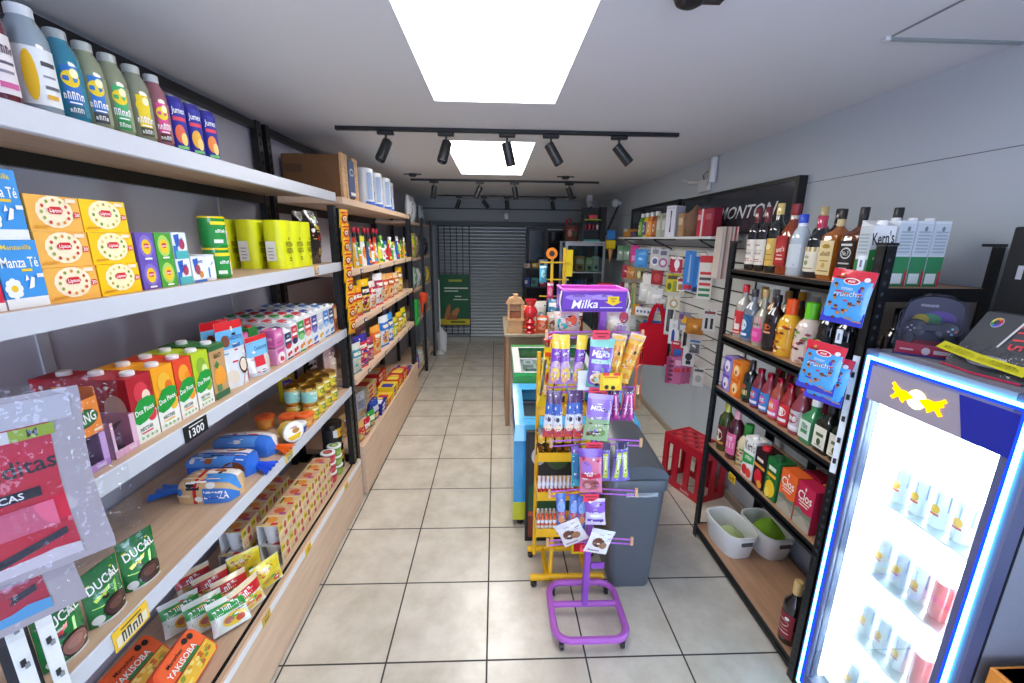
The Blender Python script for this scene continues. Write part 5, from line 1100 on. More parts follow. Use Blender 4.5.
ck = spirit(.04, .28, '8a6a3a', 'c8a05a', 'e0d0a0', [('e', .5, .5, .3, .3, 'b04a3a'), ('e', .3, .7, .2, .15, 'd8902a')])
ck2 = spirit(.04, .285, '3a2a1a', 'd8a02a', 'c8302a', [('e', .5, .5, .3, .3, 'f0c84a')]); ck3 = spirit(.04, .275, 'b87a3a', 'c0c4c8', 'e8d8b0', [('r', .2, .3, .8, .6, '8a4a2a')])
for k, (y, p, nm) in enumerate(((2.22, ck, 'amber bottle with cream label'), (2.125, ck3, 'honey brown bottle with grey cap'), (2.03, ck, 'second amber bottle with cream label'), (1.935, ck2, 'dark bottle with golden cap'), (1.845, ck3, 'second honey brown bottle with grey cap'))): p.put('%s in the middle row of the second rack shelf' % nm, (1.45, y, z), FR, g2)
# third shelf
z = ZR[2]+.0015
g3 = 'goods on the third rack shelf'
bP = Proto('wine_box', 'box', [('wine_box', boxm(.082, .08, .098, '9a8ad0', [('e', .5, .45, .3, .34, 'e9e6f2'), ('e', .45, .35, .1, .12, '5a3a6a'), ('r', .1, .8, .9, .95, '6a4ab8'), ('p', [(0, 0), (.4, 0), (0, .5)], '6a50b0')]))])
bO = Proto('wine_box', 'box', [('wine_box', boxm(.084, .08, .098, 'ee8a28', [('e', .5, .45, .3, .3, 'f6d8a0'), ('e', .45, .35, .1, .12, '8a3a1e'), ('r', .1, .8, .9, .95, 'd8641e'), ('p', [(.6, 0), (1, 0), (1, .5)], 'e05a1a')]))])
for k in range(2):
    bP.put('violet drink box by the far post, %s of two' % ('lower', 'upper')[k], (1.345, 2.225, z+.099*k), FR, g3); bO.put('orange drink box beside the violet ones, %s of two' % ('lower', 'upper')[k], (1.345, 2.134, z+.099*k), FR, g3)
wine(.034, .225, '14181c', '2a2a30', '23402f', [('r', .2, .2, .8, .5, 'd8c48a'), ('e', .5, .7, .2, .14, 'c04a3a')], .78).put('small dark bottle with green label beside the orange boxes', (1.34, 2.055, z), FR, g3)
def cooler(liq, lab, cap='a8203a', art=(), r=.033, h=.2): return bottle('cooler_bottle', 'bottle', r, [(r*.92, 0), (r, .006), (r, h*.56), (r*.84, h*.66), (r*.5, h*.8), (r*.42, h*.9)], liq, (r*.5, h*.90, h, cap), (h*.08, h*.52, lab, list(art), 2.2), capmat='metal')
for k, (y, liq, lab, c1, nm) in enumerate(((1.978, '7a2a3a', '2f5fb8', 'e05a6a', 'blue-labelled red cooler bottle'), (1.903, '8a3040', '3a8ac8', 'e04a9a', 'sky-blue-labelled cooler bottle'), (1.83, 'a04a3a', 'd8508a', 'f0903a', 'pink and orange cooler bottle'), (1.757, '9a2028', 'd02a34', 'f0e8e0', 'red-labelled cooler bottle'), (1.678, '8a3a48', 'c8c0c4', 'a02a3a', 'silver-labelled berry cooler bottle'))):
    p = cooler(liq, lab, 'a8243c' if k != 4 else 'd05a68', [('e', .5, .6, .34, .24, c1), ('t', 'ice', .5, .6, .22, 'f6f6f6', .4), ('r', .1, .1, .9, .26, 'e8e4ea')], .034 if k < 4 else .037, .205 if k < 4 else .21)
    p.put('%s in the front row' % nm, (1.34, y, z), FR, g3)
    p.put('%s in the second row' % nm, (1.43, y-.005, z), FR, g3)
bottle('gin_bottle', 'bottle', .036, prof_sq(.036, .19, .58, .4), '3f8a5a', (.019, .165, .196, 'dfe4e2'), (.02, .1, 'd4e0d4', [('r', .2, .3, .8, .5, '4a8a5a'), ('t', 'gin', .5, .7, .3, '2a6a3a', .5)], 2.), sq=5, n=24).put('green square bottle with a white cap and pale label', (1.335, 1.59, z), FR, g3)
dkb = bottle('liqueur_bottle', 'bottle', .037, prof_sq(.037, .2, .62, .38), '15201c', (.018, .17, .205, '2a2a2c'), (.02, .11, 'e2e0cf', [('r', .2, .55, .8, .7, '5a6a4a'), ('e', .5, .3, .16, .16, '4a5a3a'), ('r', .2, .1, .8, .14, '8a8a7a')], 2.), sq=5, n=24)
dkb.put('dark square bottle with cream label beside the green one', (1.335, 1.505, z), FR, g3); dkb.put('dark square bottle with cream label behind the hanging packs', (1.335, 1.425, z), FR, g3)
cooler('8a2a38', 'c83a4a', '7a1a2a', [('r', .2, .3, .8, .6, 'e8e0e0')]).put('red-labelled bottle in the second row behind the dark square ones', (1.43, 1.475, z), FR, g3)
cooler('30484a', '3a6a8a', '24282c', [('r', .2, .3, .8, .6, 'd8e0e0')]).put('teal-labelled bottle in the second row behind the dark square ones', (1.43, 1.56, z), FR, g3)
# fourth shelf
z = ZR[3]+.0015
g4 = 'goods on the fourth rack shelf'
wine(.041, .31, '3a4a1a', 'b8c04a', '6a2028', [('e', .5, .5, .3, .3, 'e8e0c8'), ('r', .1, .1, .9, .2, 'c8a03a')], .66, 'sparkling_wine_bottle').put('sparkling wine bottle with olive foil and red label', (1.345, 2.225, z), FR, g4)
wine(.041, .31, '4a1a2a', 'e8a0b0', 'e06a9a', [('r', .1, .3, .9, .6, 'f0b8d0'), ('t', 'rosé', .5, .75, .2, 'f8e8f0', .6)], .66, 'sparkling_wine_bottle').put('sparkling wine bottle with pink foil and pink label', (1.345, 2.125, z), FR, g4)
cream('dccfae', '2f8a3a', ['b84a4a', '5a8a3a', 'c8a05a'], .044, .25, 8).put('patterned round bottle with a dark green cap', (1.35, 2.02, z), FR, g4)
putR(carton('juice_carton', 'carton', .088, .08, .215, 'eceeea', [('r', 0, .6, 1, .97, 'f2f4f0'), ('t', "Kern's", .5, .8, .22, '181818', .9, .12), ('p', [(0, .3), (1, .42), (1, .62), (0, .58)], '2fa04a'), ('t', 'Tomate', .5, .5, .1, 'e8f8e0', .6, .1), ('r', 0, 0, 1, .3, 'e3e8e0'), ('e', .3, .16, .28, .13, 'd83030'), ('e', .7, .14, .26, .12, 'e04a3a')], [('r', 0, 0, 1, .5, 'd8e0d8')], capr=.014), .08, 1.305, 1.925, z, 'white juice carton with tomatoes and green band', g4)
putR(carton('juice_carton', 'carton', .082, .08, .20, '2a1618', [('r', 0, .52, 1, .6, 'e8a03a'), ('e', .5, .28, .36, .2, 'd8283a'), ('e', .7, .12, .24, .1, 'f0a03a'), ('r', .2, .7, .8, .78, 'f0e0d0')], cap='d82a34', capr=.02, caph=.02), .08, 1.305, 1.832, z, 'black and red fruit carton with a red cap', g4)
putR(carton('juice_carton', 'carton', .085, .08, .20, '1f6a34', [('e', .5, .25, .4, .22, 'f0c82a'), ('e', .3, .12, .2, .12, 'f4dc5a'), ('r', .15, .56, .85, .64, 'f0b02a'), ('r', .2, .72, .8, .82, 'e0e8d0'), ('p', [(.1, .46), (.3, .54), (.5, .48)], '6ab83a')], cap='245a34', capr=.02, caph=.02), .08, 1.305, 1.738, z, 'dark green carton with yellow fruit', g4)
def clos(c, sub): return boxm(.098, .07, .20, c, [('r', 0, 0, 1, .38, '8f9084'), ('p', [(0, .38), (.3, .44), (.6, .36), (1, .42), (1, .3), (0, .3)], '6f7a64'), ('p', [(0, .1), (.5, .3), (1, .12), (1, 0), (0, 0)], 'a9a290'), ('t', 'Clos', .5, .74, .2, 'f6f0e4', .8), ('r', .18, .58, .82, .61, 'f0d8c0'), ('r', .25, .52, .75, .545, 'f0d8c0'), ('r', .46, .88, .54, .95, 'f0e0d0')], [('r', 0, 0, 1, .36, '7a7a70')])
pc1 = Proto('wine_carton', 'carton', [('wine_carton', clos('e8662a', 0))]); pc2 = Proto('wine_carton', 'carton', [('wine_carton', clos('bc2048', 0))])
putR(pc1, .07, 1.305, 1.628, z, 'orange wine carton with a vineyard picture, front row', g4); putR(pc2, .07, 1.305, 1.522, z, 'crimson wine carton with a vineyard picture, front row', g4)
putR(pc2, .07, 1.385, 1.60, z, 'crimson wine carton in the second row behind the orange one', g4); putR(pc1, .07, 1.385, 1.49, z, 'orange wine carton in the second row behind the crimson one', g4)
gb = cream('2a5a3a', '1f3a2a', ['3a7a4a'], .036, .2, 9)
gb.put('dark green bottle in the back row behind the cartons', (1.50, 1.75, z), FR, g4); gb.put('dark green bottle in the back row nearer the camera', (1.50, 1.63, z), FR, g4)
t = price('e8c22a', '12.75', .06, .045, '3a2a1a'); solo('price_tag', t, 'torn yellow price tag on the fourth rack shelf edge', 'tag', (RX0-.0035, 2.00, ZR[3]-.075), FR)
# bottom shelf
z = ZR[4]+.0015
def basket(w=.195, d=.30, h=.15):
    m = MB(); n = 32
    def ring(k, zz, ins=0): 
        out = []
        for i in range(n):
            a = 2*PI*i/n; ca, sa = math.cos(a), math.sin(a); q = 1/((abs(ca)**3.5+abs(sa)**3.5)**(1/3.5))
            out.append(((w/2*k-ins)*ca*q, (d/2*k-ins)*sa*q, zz))
        return out
    R = [ring(.82, 0), ring(.84, .004), ring(.96, h-.03), ring(1.0, h-.028), ring(1.0, h), ring(.98, h+.002, .003), ring(.96, h-.002, .006), ring(.80, .008, .004)]
    vs = [p for r_ in R for p in r_]; f = []
    for j in range(len(R)-1):
        for i in range(n):
            if j in (3, 5) and False: continue
            f.append((j*n+i, j*n+(i+1) % n, (j+1)*n+(i+1) % n, (j+1)*n+i))
    f += [tuple(range(n))[::-1], tuple(range((len(R)-1)*n, len(R)*n))]
    m.add(vs, f, 'e6e7e2', 'plastic', True)
    parts = [('basket_body', m)]
    for s in (-1, 1):
        k = MB(); k.box(-.032, s*(d/2*.99)-.0035, h-.075*.5-.012, .032, s*(d/2*.99)+.0035, h-.022, '5b5d58', 'matte'); k.box(-.038, s*(d/2)-.004, h-.0215, .038, s*(d/2)+.004, h-.014, 'eceee8', 'plastic'); parts.append(('handle', k))
    return Proto('plastic_basket', 'basket', parts)
bk_ = basket()
bk_.put('white plastic basket nearer the aisle on the bottom rack shelf', (1.395, 2.12, z), .10, 'white plastic baskets')
bk_.put('white plastic basket nearer the wall, holding the bright green cloth', (1.60, 2.10, z), .10, 'white plastic baskets')
def soft(w, d, h, col, seed, mat='foliage'):
    r2 = random.Random(seed); m = MB(); n = 14; vs = []; f = []
    for j in range(8):
        t = j/7; rr = math.sin(PI*(.12+.86*t)) if j < 7 else .05
        for i in range(n):
            a = 2*PI*i/n; ca, sa = math.cos(a), math.sin(a); q = 1/((abs(ca)**3+abs(sa)**3)**(1/3)); k = 1+r2.uniform(-.09, .09)
            vs.append((w/2*ca*q*rr*k, d/2*sa*q*rr*k, h*t*(1+r2.uniform(-.05, .05))))
    for j in range(7):
        for i in range(n): f.append((j*n+i, j*n+(i+1) % n, (j+1)*n+(i+1) % n, (j+1)*n+i))
    f += [tuple(range(n))[::-1], tuple(range(7*n, 8*n))]
    m.add(vs, f, col, mat, True); return m
solo('cabbage', soft(.135, .17, .125, 'b4c48a', 3), 'pale green cabbage in the basket nearer the aisle', 'vegetable', (1.39, 2.10, z+.009), .2)
solo('green_cloth', soft(.13, .17, .185, '8fbf3a', 5, 'cloth'), 'bright green folded cloth in the basket nearer the wall', 'cloth', (1.60, 2.085, z+.009), .3)
wine(.042, .315, '1c1414', 'd8b878', '8a2230', [('e', .5, .6, .3, .14, 'd8b8a8'), ('e', .5, .6, .22, .10, '8a2230'), ('r', .15, .2, .85, .24, 'e0c8b8'), ('r', .2, .36, .8, .39, 'c89a8a'), ('e', .7, .82, .1, .06, 'f0e8e0')], .80).put('dark wine bottle with dark red label and cork top on the bottom shelf', (1.335, 1.50, z), FR)
wine(.042, .31, '15161a', '1c1c22', '2a2a34', [('r', .2, .6, .8, .65, 'b02a3a'), ('r', .2, .4, .8, .45, 'b8b8c0')], .74).put('black wine bottle standing behind the red-labelled one on the bottom shelf', (1.44, 1.53, z), FR)
# clip strips with blue candy packs on the near post
cs2 = MB(); cs2.box(-.011, -.001, 0, .011, .001, .46, 'eceef0', 'plastic')
for i in range(5): cs2.box(-.005, -.004, .04+.085*i, .005, -.001, .06+.085*i, '2a2d31', 'plastic')
solo('clip_strip', cs2, 'white clip strip hanging on the near black rack post', 'clip strip', (1.277, 1.39, 1.00), FR+.35)
def cone_pack():
    art = [('r', 0, .82, 1, 1, 'd82a3c'), ('p', [(0, .72), (.5, .86), (1, .72), (1, .84), (0, .84)], 'd82a3c'), ('e', .5, .80, .2, .06, 'f2e8ea'), ('e', .5, .80, .17, .045, 'c8283a'), ('t', 'dulce', .5, .80, .04, 'ffffff', .25), ('t', 'COOKIES', .45, .66, .045, 'cfe6f6', .5), ('t', 'crunchy', .5, .57, .10, '3a3a8a', .75, .08), ('t', 'crunchy', .49, .575, .10, 'd8e8f6', .75, .08), ('p', [(0, 0), (1, 0), (1, .26), (.4, .10), (0, .24)], '3a3fc0')]
    for x, y in ((.2, .48), (.78, .68), (.3, .3), (.62, .38), (.8, .44), (.12, .34), (.5, .24), (.15, .7)): art += [('p', [(x-.05, y+.03), (x+.06, y+.02), (x+.01, y-.06)], 'c8864a'), ('e', x+.005, y+.03, .05, .025, '6a3020')]
    return pillow('candy_pack', 'candy pack', .125, .185, .03, '4aa4e4', art, seed=61)
cpk = cone_pack()
for k, (x, y, zz, rz, lb) in enumerate(((1.215, 1.395, 1.575, FR+.55, 'blue and red candy pack hanging highest on the near rack post'), (1.195, 1.43, 1.315, FR+.55, 'blue and red candy pack hanging below the highest one'), (1.252, 1.452, 1.262, FR+.55, 'blue and red candy pack half hidden, hanging lowest'))):
    cpk.put(lb, (x-.02, y, zz), None, 'hanging blue candy packs', rot=(0, .09, rz))
for k, zz in enumerate((1.745, 1.485)):
    c = MB(); c.box(-.009, -.004, 0, .009, .004, .05, 'f0f2f4', 'plastic'); c.box(-.003, -.006, .012, .003, -.004, .036, '8a8e94', 'plastic'); solo('hanging_clip', c, 'white hanging clip above the %s blue candy pack' % ('highest', 'middle')[k], 'clip', (1.232, 1.40+.03*k, zz+.012), FR+.55, 'white hanging clips')

# ------------------------------------------------------------------ glass-door fridge
fr = empty('drinks_fridge', 'grey glass-door drinks fridge outlined by a glowing blue line', 'fridge', (1.262, 1.10, 0), FR)
W, D, H = .49, .455, 1.50
FG = '949aa6'
m = MB()
m.box(-W/2, .05, .03, -W/2+.03, D, H-.03, FG, 'steel_paint'); m.box(W/2-.03, .05, .03, W/2, D, H-.03, FG, 'steel_paint'); m.box(-W/2, .05, H-.03, W/2, D, H, '8a8f98', 'steel_paint', .004); m.box(-W/2, .05, .03, W/2, D, .12, FG, 'steel_paint'); m.box(-W/2+.03, D-.02, .12, W/2-.03, D, H-.03, FG, 'steel_paint')
obj('cabinet_body', m, fr)
m = MB(); m.box(-W/2+.031, D-.028, .121, W/2-.031, D-.021, 1.339, 'f0f4f6', 'plastic')
for s in (-1, 1): m.box(s*(W/2-.0305), .06, .121, s*(W/2-.036), D-.029, 1.339, 'f0f4f6', 'plastic')
m.box(-W/2+.036, .06, 1.34, W/2-.036, D-.029, 1.345, 'f0f4f6', 'plastic'); obj('white_liner', m, fr)
for k, zz in enumerate((.14, .42, .70, .98)):
    m = MB(); m.box(-W/2+.037, .07, zz, W/2-.037, D-.035, zz+.006, 'dfe6e8', 'metal'); obj('wire_shelf', m, fr)
for s in (-1, 1):
    m = MB(); m.box(s*(W/2-.05), .056, .14, s*(W/2-.038), .066, 1.33, 'ffffff', 'fridge_lamp'); obj('lamp_strip', m, fr)
m = MB(); m.box(-.17, D-.045, .2, .17, D-.0285, 1.3, 'ffffff', 'fridge_lamp'); obj('back_lamp', m, fr)
for x, y in ((-.2, .1), (.2, .1), (-.2, .4), (.2, .4)):
    m = MB(); m.lathe([(.02, 0), (.02, .0295)], '1a1a1a', 'plastic', 10); m.v = [(a+x, b+y, c) for a, b, c in m.v]; obj('foot', m, fr)
door = MB(); DB = '5c6384'
door.box(-W/2, 0, .06, -.195, .045, H, DB, 'plastic', .004); door.box(.185, 0, .06, W/2, .045, H, DB, 'plastic', .004); door.box(-.195, .002, .06, .185, .045, .14, DB, 'plastic'); door.box(-.195, .002, 1.335, .185, .045, H, '8d8f9c', 'plastic')
dr = obj('door', door, fr)
g = MB(); g.box(-.195, .012, .14, .185, .018, 1.335, 'fff', 'clear_glass'); obj('glass_pane', g, dr)
gs = MB()
for q in ((-W/2, .06, -.2, H-.03), (.19, .06, W/2, H-.03), (-.2, .06, .19, .119), (-.2, 1.346, .19, H-.03)): gs.box(q[0], .0455, q[1], q[2], .0495, q[3], '2a2e36', 'matte')
obj('door_gasket', gs, fr)
hd = MB(); S = lambda u, v, o: (-.205+.41*u, -.0012-o, 1.337+.115*v)
hd.surf(S, 1, 1, 'a39ba8', 'plastic', False); hd.art(S, .41, .115, [('p', [(.74, 0), (.66, 1), (1, 1), (1, 0)], '1d2a9c')], 'plastic'); obj('header_panel', hd, dr)
# glowing emblem: two charging bulls before a sun disc
em = MB(); S = lambda u, v, o: (-.095+.17*u-.03, -.0022-o, 1.362+.064*v)
em.art(S, .17, .064, [('e', .5, .5, .17, .46, 'fff')], 'lit_sun')
bull = [(.40, .42), (.46, .52), (.40, .62), (.30, .72), (.20, .70), (.12, .82), (.05, .98), (.0, .86), (.06, .74), (.03, .62), (.10, .52), (.08, .36), (.02, .22), (.08, .12), (.14, .28), (.18, .36), (.22, .20), (.28, .10), (.30, .28), (.36, .34)]
em.art(S, .17, .064, [('p', bull, 'fff'), ('p', [(1-x, y) for x, y in bull][::-1], 'fff')], 'lit_amber', off=.0012); obj('glowing_emblem', em, dr, 'glowing amber bulls emblem')
ne = MB(); a, b, z0, z1 = -W/2+.018, W/2-.018, .075, H-.02
for p in ((a, z0, a+.009, z1), (b-.009, z0, b, z1), (a, z0, b, z0+.009), (a, z1-.009, b, z1)): ne.box(p[0], -.007, p[1], p[2], -.0002, p[3], 'fff', 'neon_blue')
obj('neon_tube', ne, dr, 'glowing light blue tube')
ne = MB(); a += .0095; b -= .0095; z0 += .0095; z1 -= .0095
for p in ((a, z0, a+.009, z1), (b-.009, z0, b, z1), (a+.009, z0, b-.009, z0+.009), (a+.009, z1-.009, b-.009, z1)): ne.box(p[0], -.004, p[1], p[2], -.0002, p[3], 'fff', 'neon_edge')
obj('neon_diffuser', ne, dr, 'deep blue glowing edge')
can = MB(); can.lathe([(.024, 0), (.0265, .005), (.0265, .118), (.022, .126)], 'e4ecf4', 'gloss', 14); cS = cylS(.0268, .0268, .01, .115, 2.4); can.art(cS, .064, .105, [('p', [(0, 0), (.5, 0), (.5, .5), (0, .5)], '9ab0dc'), ('p', [(.5, .5), (1, .5), (1, 1), (.5, 1)], '9ab0dc'), ('e', .5, .5, .2, .14, 'e0b03a'), ('r', .3, .3, .7, .36, 'c8283a')], sub=5)
tl = MB(); tl.lathe([(.022, .1262), (.0225, .1275), (.020, .128)], 'd0d4d8', 'metal', 14)
pcan = Proto('drink_can', 'can', [('can_body', can), ('can_lid', tl)])
can2 = MB(); can2.lathe([(.024, 0), (.0265, .005), (.0265, .118), (.022, .126)], 'd86a74', 'gloss', 14); pcan2 = Proto('drink_can', 'can', [('can_body', can2), ('can_lid', tl)])
for s, zz in enumerate((.146, .426, .706, .986)):
    for k in range(5):
        (pcan2 if (s in (1, 2) and k > 2) else pcan).put('%s drink can in the fridge, %s shelf from below, %s from the far side' % ('pink-red' if (s in (1, 2) and k > 2) else 'silver-blue', ORD[s], ORD[k]), (1.262+.13, 1.10+.132-.066*k, zz+.0005), FR, 'cans inside the fridge')
# things on the fridge
zt = H+.0005
jp = empty('controller_pack', 'game controller in a clear domed blister pack standing on the fridge', 'blister pack', (1.372, 1.252, zt), FR+.77)
w, h, t = .155, .195, .075
out = [(-.5*w, 0), (.5*w, 0), (.52*w, h*.45), (.46*w, h*.8)] + [(w*.46*math.cos(PI*i/12), h*.80+h*.2*math.sin(PI*i/12)) for i in range(1, 12)] + [(-.46*w, h*.8), (-.52*w, h*.45)]
m = MB(); m.prism([(x, y) for x, y in out], 0, t, 'fff', 'clear_shell', axis='y'); m.v = [(x, y-t/2, zz) for x, y, zz in m.v]; obj('clear_shell', m, jp)
m = MB(); m.prism([(x*.9, y*.92+.006) for x, y in out], t*.30, t*.33, '4c4a5c', 'card', axis='y'); S = lambda u, v, o: ((u-.5)*w*.9, -t*.2+.02-.0008-o, .006+v*h*.9)
m.art(lambda u, v, o: ((u-.5)*w*.9, t*.30-.0006-o, .006+v*h*.9), w*.9, h*.9, [('r', .06, .0, .94, .22, 'c8203c'), ('e', .6, .62, .28, .16, '6a4a9a'), ('e', .45, .6, .2, .12, '3a8a5a'), ('e', .3, .6, .14, .1, 'b8a02a'), ('t', 'WIRELESS', .4, .86, .05, 'd0d0da', .4)]); obj('backing_card', m, jp)
m = MB(); 
for s in (-1, 1):
    m.lathe([(.004, -.012), (.026, -.008), (.028, .004), (.018, .013)], '26282e', 'plastic', 14); n_ = 4*14; m.v[-n_:] = [(x+s*.036, zz-.012, y*1.0+.088) for x, y, zz in m.v[-n_:]]
    m.lathe([(.012, -.012), (.016, 0), (.010, .008)], '26282e', 'plastic', 10); n_ = 30; m.v[-n_:] = [(x*1.0+s*.046, zz-.012, y*1.6+.058) for x, y, zz in m.v[-n_:]]
    m.lathe([(.008, 0), (.009, .006), (.007, .008)], '4a4d55', 'plastic', 10); n_ = 30; m.v[-n_:] = [(x+s*.020, -zz-.018, y+.078) for x, y, zz in m.v[-n_:]]
m.box(-.036, -.022, .078, .036, -.004, .106, '2a2c33', 'plastic', .006)
cgp = obj('game_controller', m, jp)
k2 = MB()
for i, (x, y, c) in enumerate(((.046, .096, '8ad0e0'), (.054, .088, 'd06a6a'), (.038, .088, 'c8a0d0'), (.046, .080, '6ab0d8'), (-.046, .096, '9a9ea8'), (-.046, .080, '9a9ea8'), (-.054, .088, '9a9ea8'), (-.038, .088, '9a9ea8'))): k2.lathe([(.0032, -.001), (.0032, .002)], c, 'plastic', 8); k2.v[-16:] = [(a+x, -cc-.0262, b+y) for a, b, cc in k2.v[-16:]]
obj('buttons', k2, cgp)
m = MB(); m.prism([(-w*.47, .002), (w*.47, .002), (w*.47, h*.19), (-w*.47, h*.22)], -.034, -.033, 'c2203a', 'card', axis='y'); S = lambda u, v, o: (-w*.47+u*w*.94, -.0345-o, .002+v*h*.2); m.art(S, w*.94, h*.2, [('e', .5, .45, .07, .3, 'f0e0e4'), ('r', .62, .3, .92, .6, 'f0d8dc'), ('r', .08, .4, .3, .52, 'f0c0c8'), ('r', 0, 0, 1, .12, '3a3f9a')]); obj('red_base_card', m, jp, 'red printed base card')
mp_ = empty('mouse_box', 'dark grey computer mouse box with a clear window and yellow tape', 'box', (1.405, 1.055, zt), FR-.06)
w, d, h = .205, .09, .16
m = MB(); v = [(-w/2, -d/2-.03, 0), (w/2, -d/2-.03, 0), (w/2, d/2, 0), (-w/2, d/2, 0), (-w/2, d/2-.03, h), (w/2, d/2-.03, h), (w/2, d/2, h), (-w/2, d/2, h)]
m.add(v, [(0, 3, 2, 1), (4, 5, 6, 7), (0, 1, 5, 4), (1, 2, 6, 5), (2, 3, 7, 6), (3, 0, 4, 7)], '45474e', 'card')
L = math.hypot(d, h); S = lambda u, v, o: ((u-.5)*w, -d/2-.03+v*d-o*.87, v*h+o*.5)
m.art(S, w, L, [('e', .22, .84, .075, .085, 'd8d8d8')] + [('p', [(.22, .84)]+[(.22+.068*math.cos(PI/3*k+t_*PI/12), .84+.077*math.sin(PI/3*k+t_*PI/12)) for t_ in range(5)], c) for k, c in enumerate(('d83a3a', 'e8a02a', 'd8d83a', '3aa84a', '3a6ad8', '8a3ac8'))] + [('e', .22, .84, .036, .042, '45474e'), ('t', 'M115', .62, .72, .17, 'd8404e', .9, -PI/2+.1), ('p', [(.44, .46), (.47, .46), (.54, .92), (.51, .92)], 'd9dade'), ('t', 'RGB', .88, .8, .12, 'c8404e', .5, -PI/2+.1)])
obj('box_body', m, mp_)
m = MB(); m.surf(lambda u, v, o: (-w*.47+u*w*.94, -d/2-.034+v*d*.45-.022*math.sin(PI*u)*math.sin(PI*v)-.006, .012+v*h*.42), 10, 8, 'fff', 'clear_film'); obj('clear_window', m, mp_)
m = MB(); m.lathe([(.01, 0), (.03, .004), (.034, .014), (.024, .026), (.006, .030)], 'b9bcc0', 'plastic', 14, sx=1.5); m.v = [(x-.0, y-.058, zz+.022) for x, y, zz in m.v]; obj('computer_mouse', m, mp_, 'grey computer mouse')
m = MB(); S = lambda u, v, o: (-w*.56+u*w*1.12, -d/2-.060+.022*v+.02*abs(u-.5), .050-.022*u+.018*v); m.surf(S, 10, 1, 'd8d21e', 'film'); m.art(S, w*1.12, .034, [('t', 'PRECAUCION', .28, .5, .5, '4a4a10', .4), ('t', 'PRECAUCION', .72, .5, .5, '4a4a10', .4)], sub=8, off=.001); obj('yellow_tape', m, mp_, 'yellow warning tape')
m = MB(); m.tube([(-w*.5, -d/2-.034, .004), (0, -d/2-.05, .004), (w*.5, -d/2-.034, .004)], .0028, 'd82a5a', 'plastic', 6); obj('red_cord', m, mp_)
m = MB(); m.box(-.08, -.19, 0, .08, .19, .40, '1d1e22', 'card', .004); m.art(leftS(.16, .38, .40), .38, .40, [('r', .10, .62, .14, .72, 'b8bcc4'), ('r', .6, .2, .9, .24, '3a3d44')]); solo('black_box', m, 'tall black cardboard box behind the mouse box by the wall', 'box', (1.63, 1.06, zt))
m = MB(); m.box(-.20, -.2, 0, .20, .2, .775, 'e0862a', 'card', .004); m.box(-.205, -.205, .70, .205, .205, .775, 'e8963a', 'card', .004); solo('orange_box', m, 'orange storage box at the bottom right corner beside the fridge', 'box', (1.50, .62, .0005))
# ------------------------------------------------------------------ right wall: signs, slatted panel, hung goods, wall shelf
def sign_box(y0, y1, z0, z1, label, text=None):
    s = empty('light_box_sign', label, 'sign', (XR-.001, (y0+y1)/2, z0), FR); L = y1-y0; h = z1-z0
    m = MB(); m.box(-L/2, -.05, 0, L/2, 0, .022, '141517', 'steel_paint'); m.box(-L/2, -.05, h-.022, L/2, 0, h, '141517', 'steel_paint')
    for e in (-1, 1): m.box(e*L/2, -.05, .022, e*(L/2-.03), 0, h-.022, '141517', 'steel_paint')
    obj('frame', m, s)
    m = MB(); m.box(-L/2+.03, -.04, .022, L/2-.03, -.01, h-.022, '3b3e45', 'gloss'); f = obj('face_panel', m, s)
    if text:
        t = MB(); S = lambda u, v, o: ((u-.5)*L, -.0405-o, v*h); t.art(S, L, h, [('t', text, .668, .47, .27, 'd9dbdd', .5, 0, .35, 1.22)], 'card'); obj('lettering', t, f, 'pale slanted lettering')
sign_box(2.43, 3.96, 1.90, 2.21, 'dark wall sign with pale slanted lettering above the black rack', 'MONTON')
sign_box(4.02, 5.42, 1.93, 2.22, 'dark wall sign without lettering behind the boxes on the wall shelf')
SY0, SY1, SZ0, SZ1 = 2.75, 5.60, .70, 1.80
sw_ = empty('slatted_panel', 'white slatted wall panel with hooks full of small goods', 'wall panel', (XR-.001, SY0, SZ0), 0)
m = MB(); n = 11; hh = (SZ1-SZ0)/n
m.box(-.012, 0, 0, 0, SY1-SY0, SZ1-SZ0, '3a3b3c', 'matte')
for i in range(n): m.box(-.022, 0, i*hh+.006, -.0122, SY1-SY0, (i+1)*hh-.006, 'd9dad6', 'plastic')
obj('slats', m, sw_)
HOOKS = []
def card(w, h, col, art, mat='film', t=.018):
    m = MB(); m.box(-w/2, -.0015, 0, w/2, .0015, h, col, 'card'); m.art(lambda u, v, o: ((u-.5)*w, -.0017-o, v*h), w, h, art, 'card')
    return m
rh = random.Random(23)
def hang(name, cat, label, y, z, w, h, col, art, dx=.12, rz=.85, group='small goods hung on the slatted panel', bulge=None):
    m = card(w, h, col, art)
    if bulge:
        bc_, bt = bulge; k = MB(); A = pillowS(w*.8, h*.6, bt, -1, int(y*100)); k.surf(A, 6, 6, bc_, 'gloss'); k.v = [(a, b-.006, c+h*.08) for a, b, c in k.v]
        n0 = len(m.v); m.v += k.v; m.f += [tuple(i+n0 for i in f) for f in k.f]; m.c += k.c; m.m += k.m; m.sm += k.sm
    o = solo(name, m, label, cat, (XR-.024-dx, y, z), FR+rz, group)
    HOOKS.append((y, z+h-.012, dx)); return o
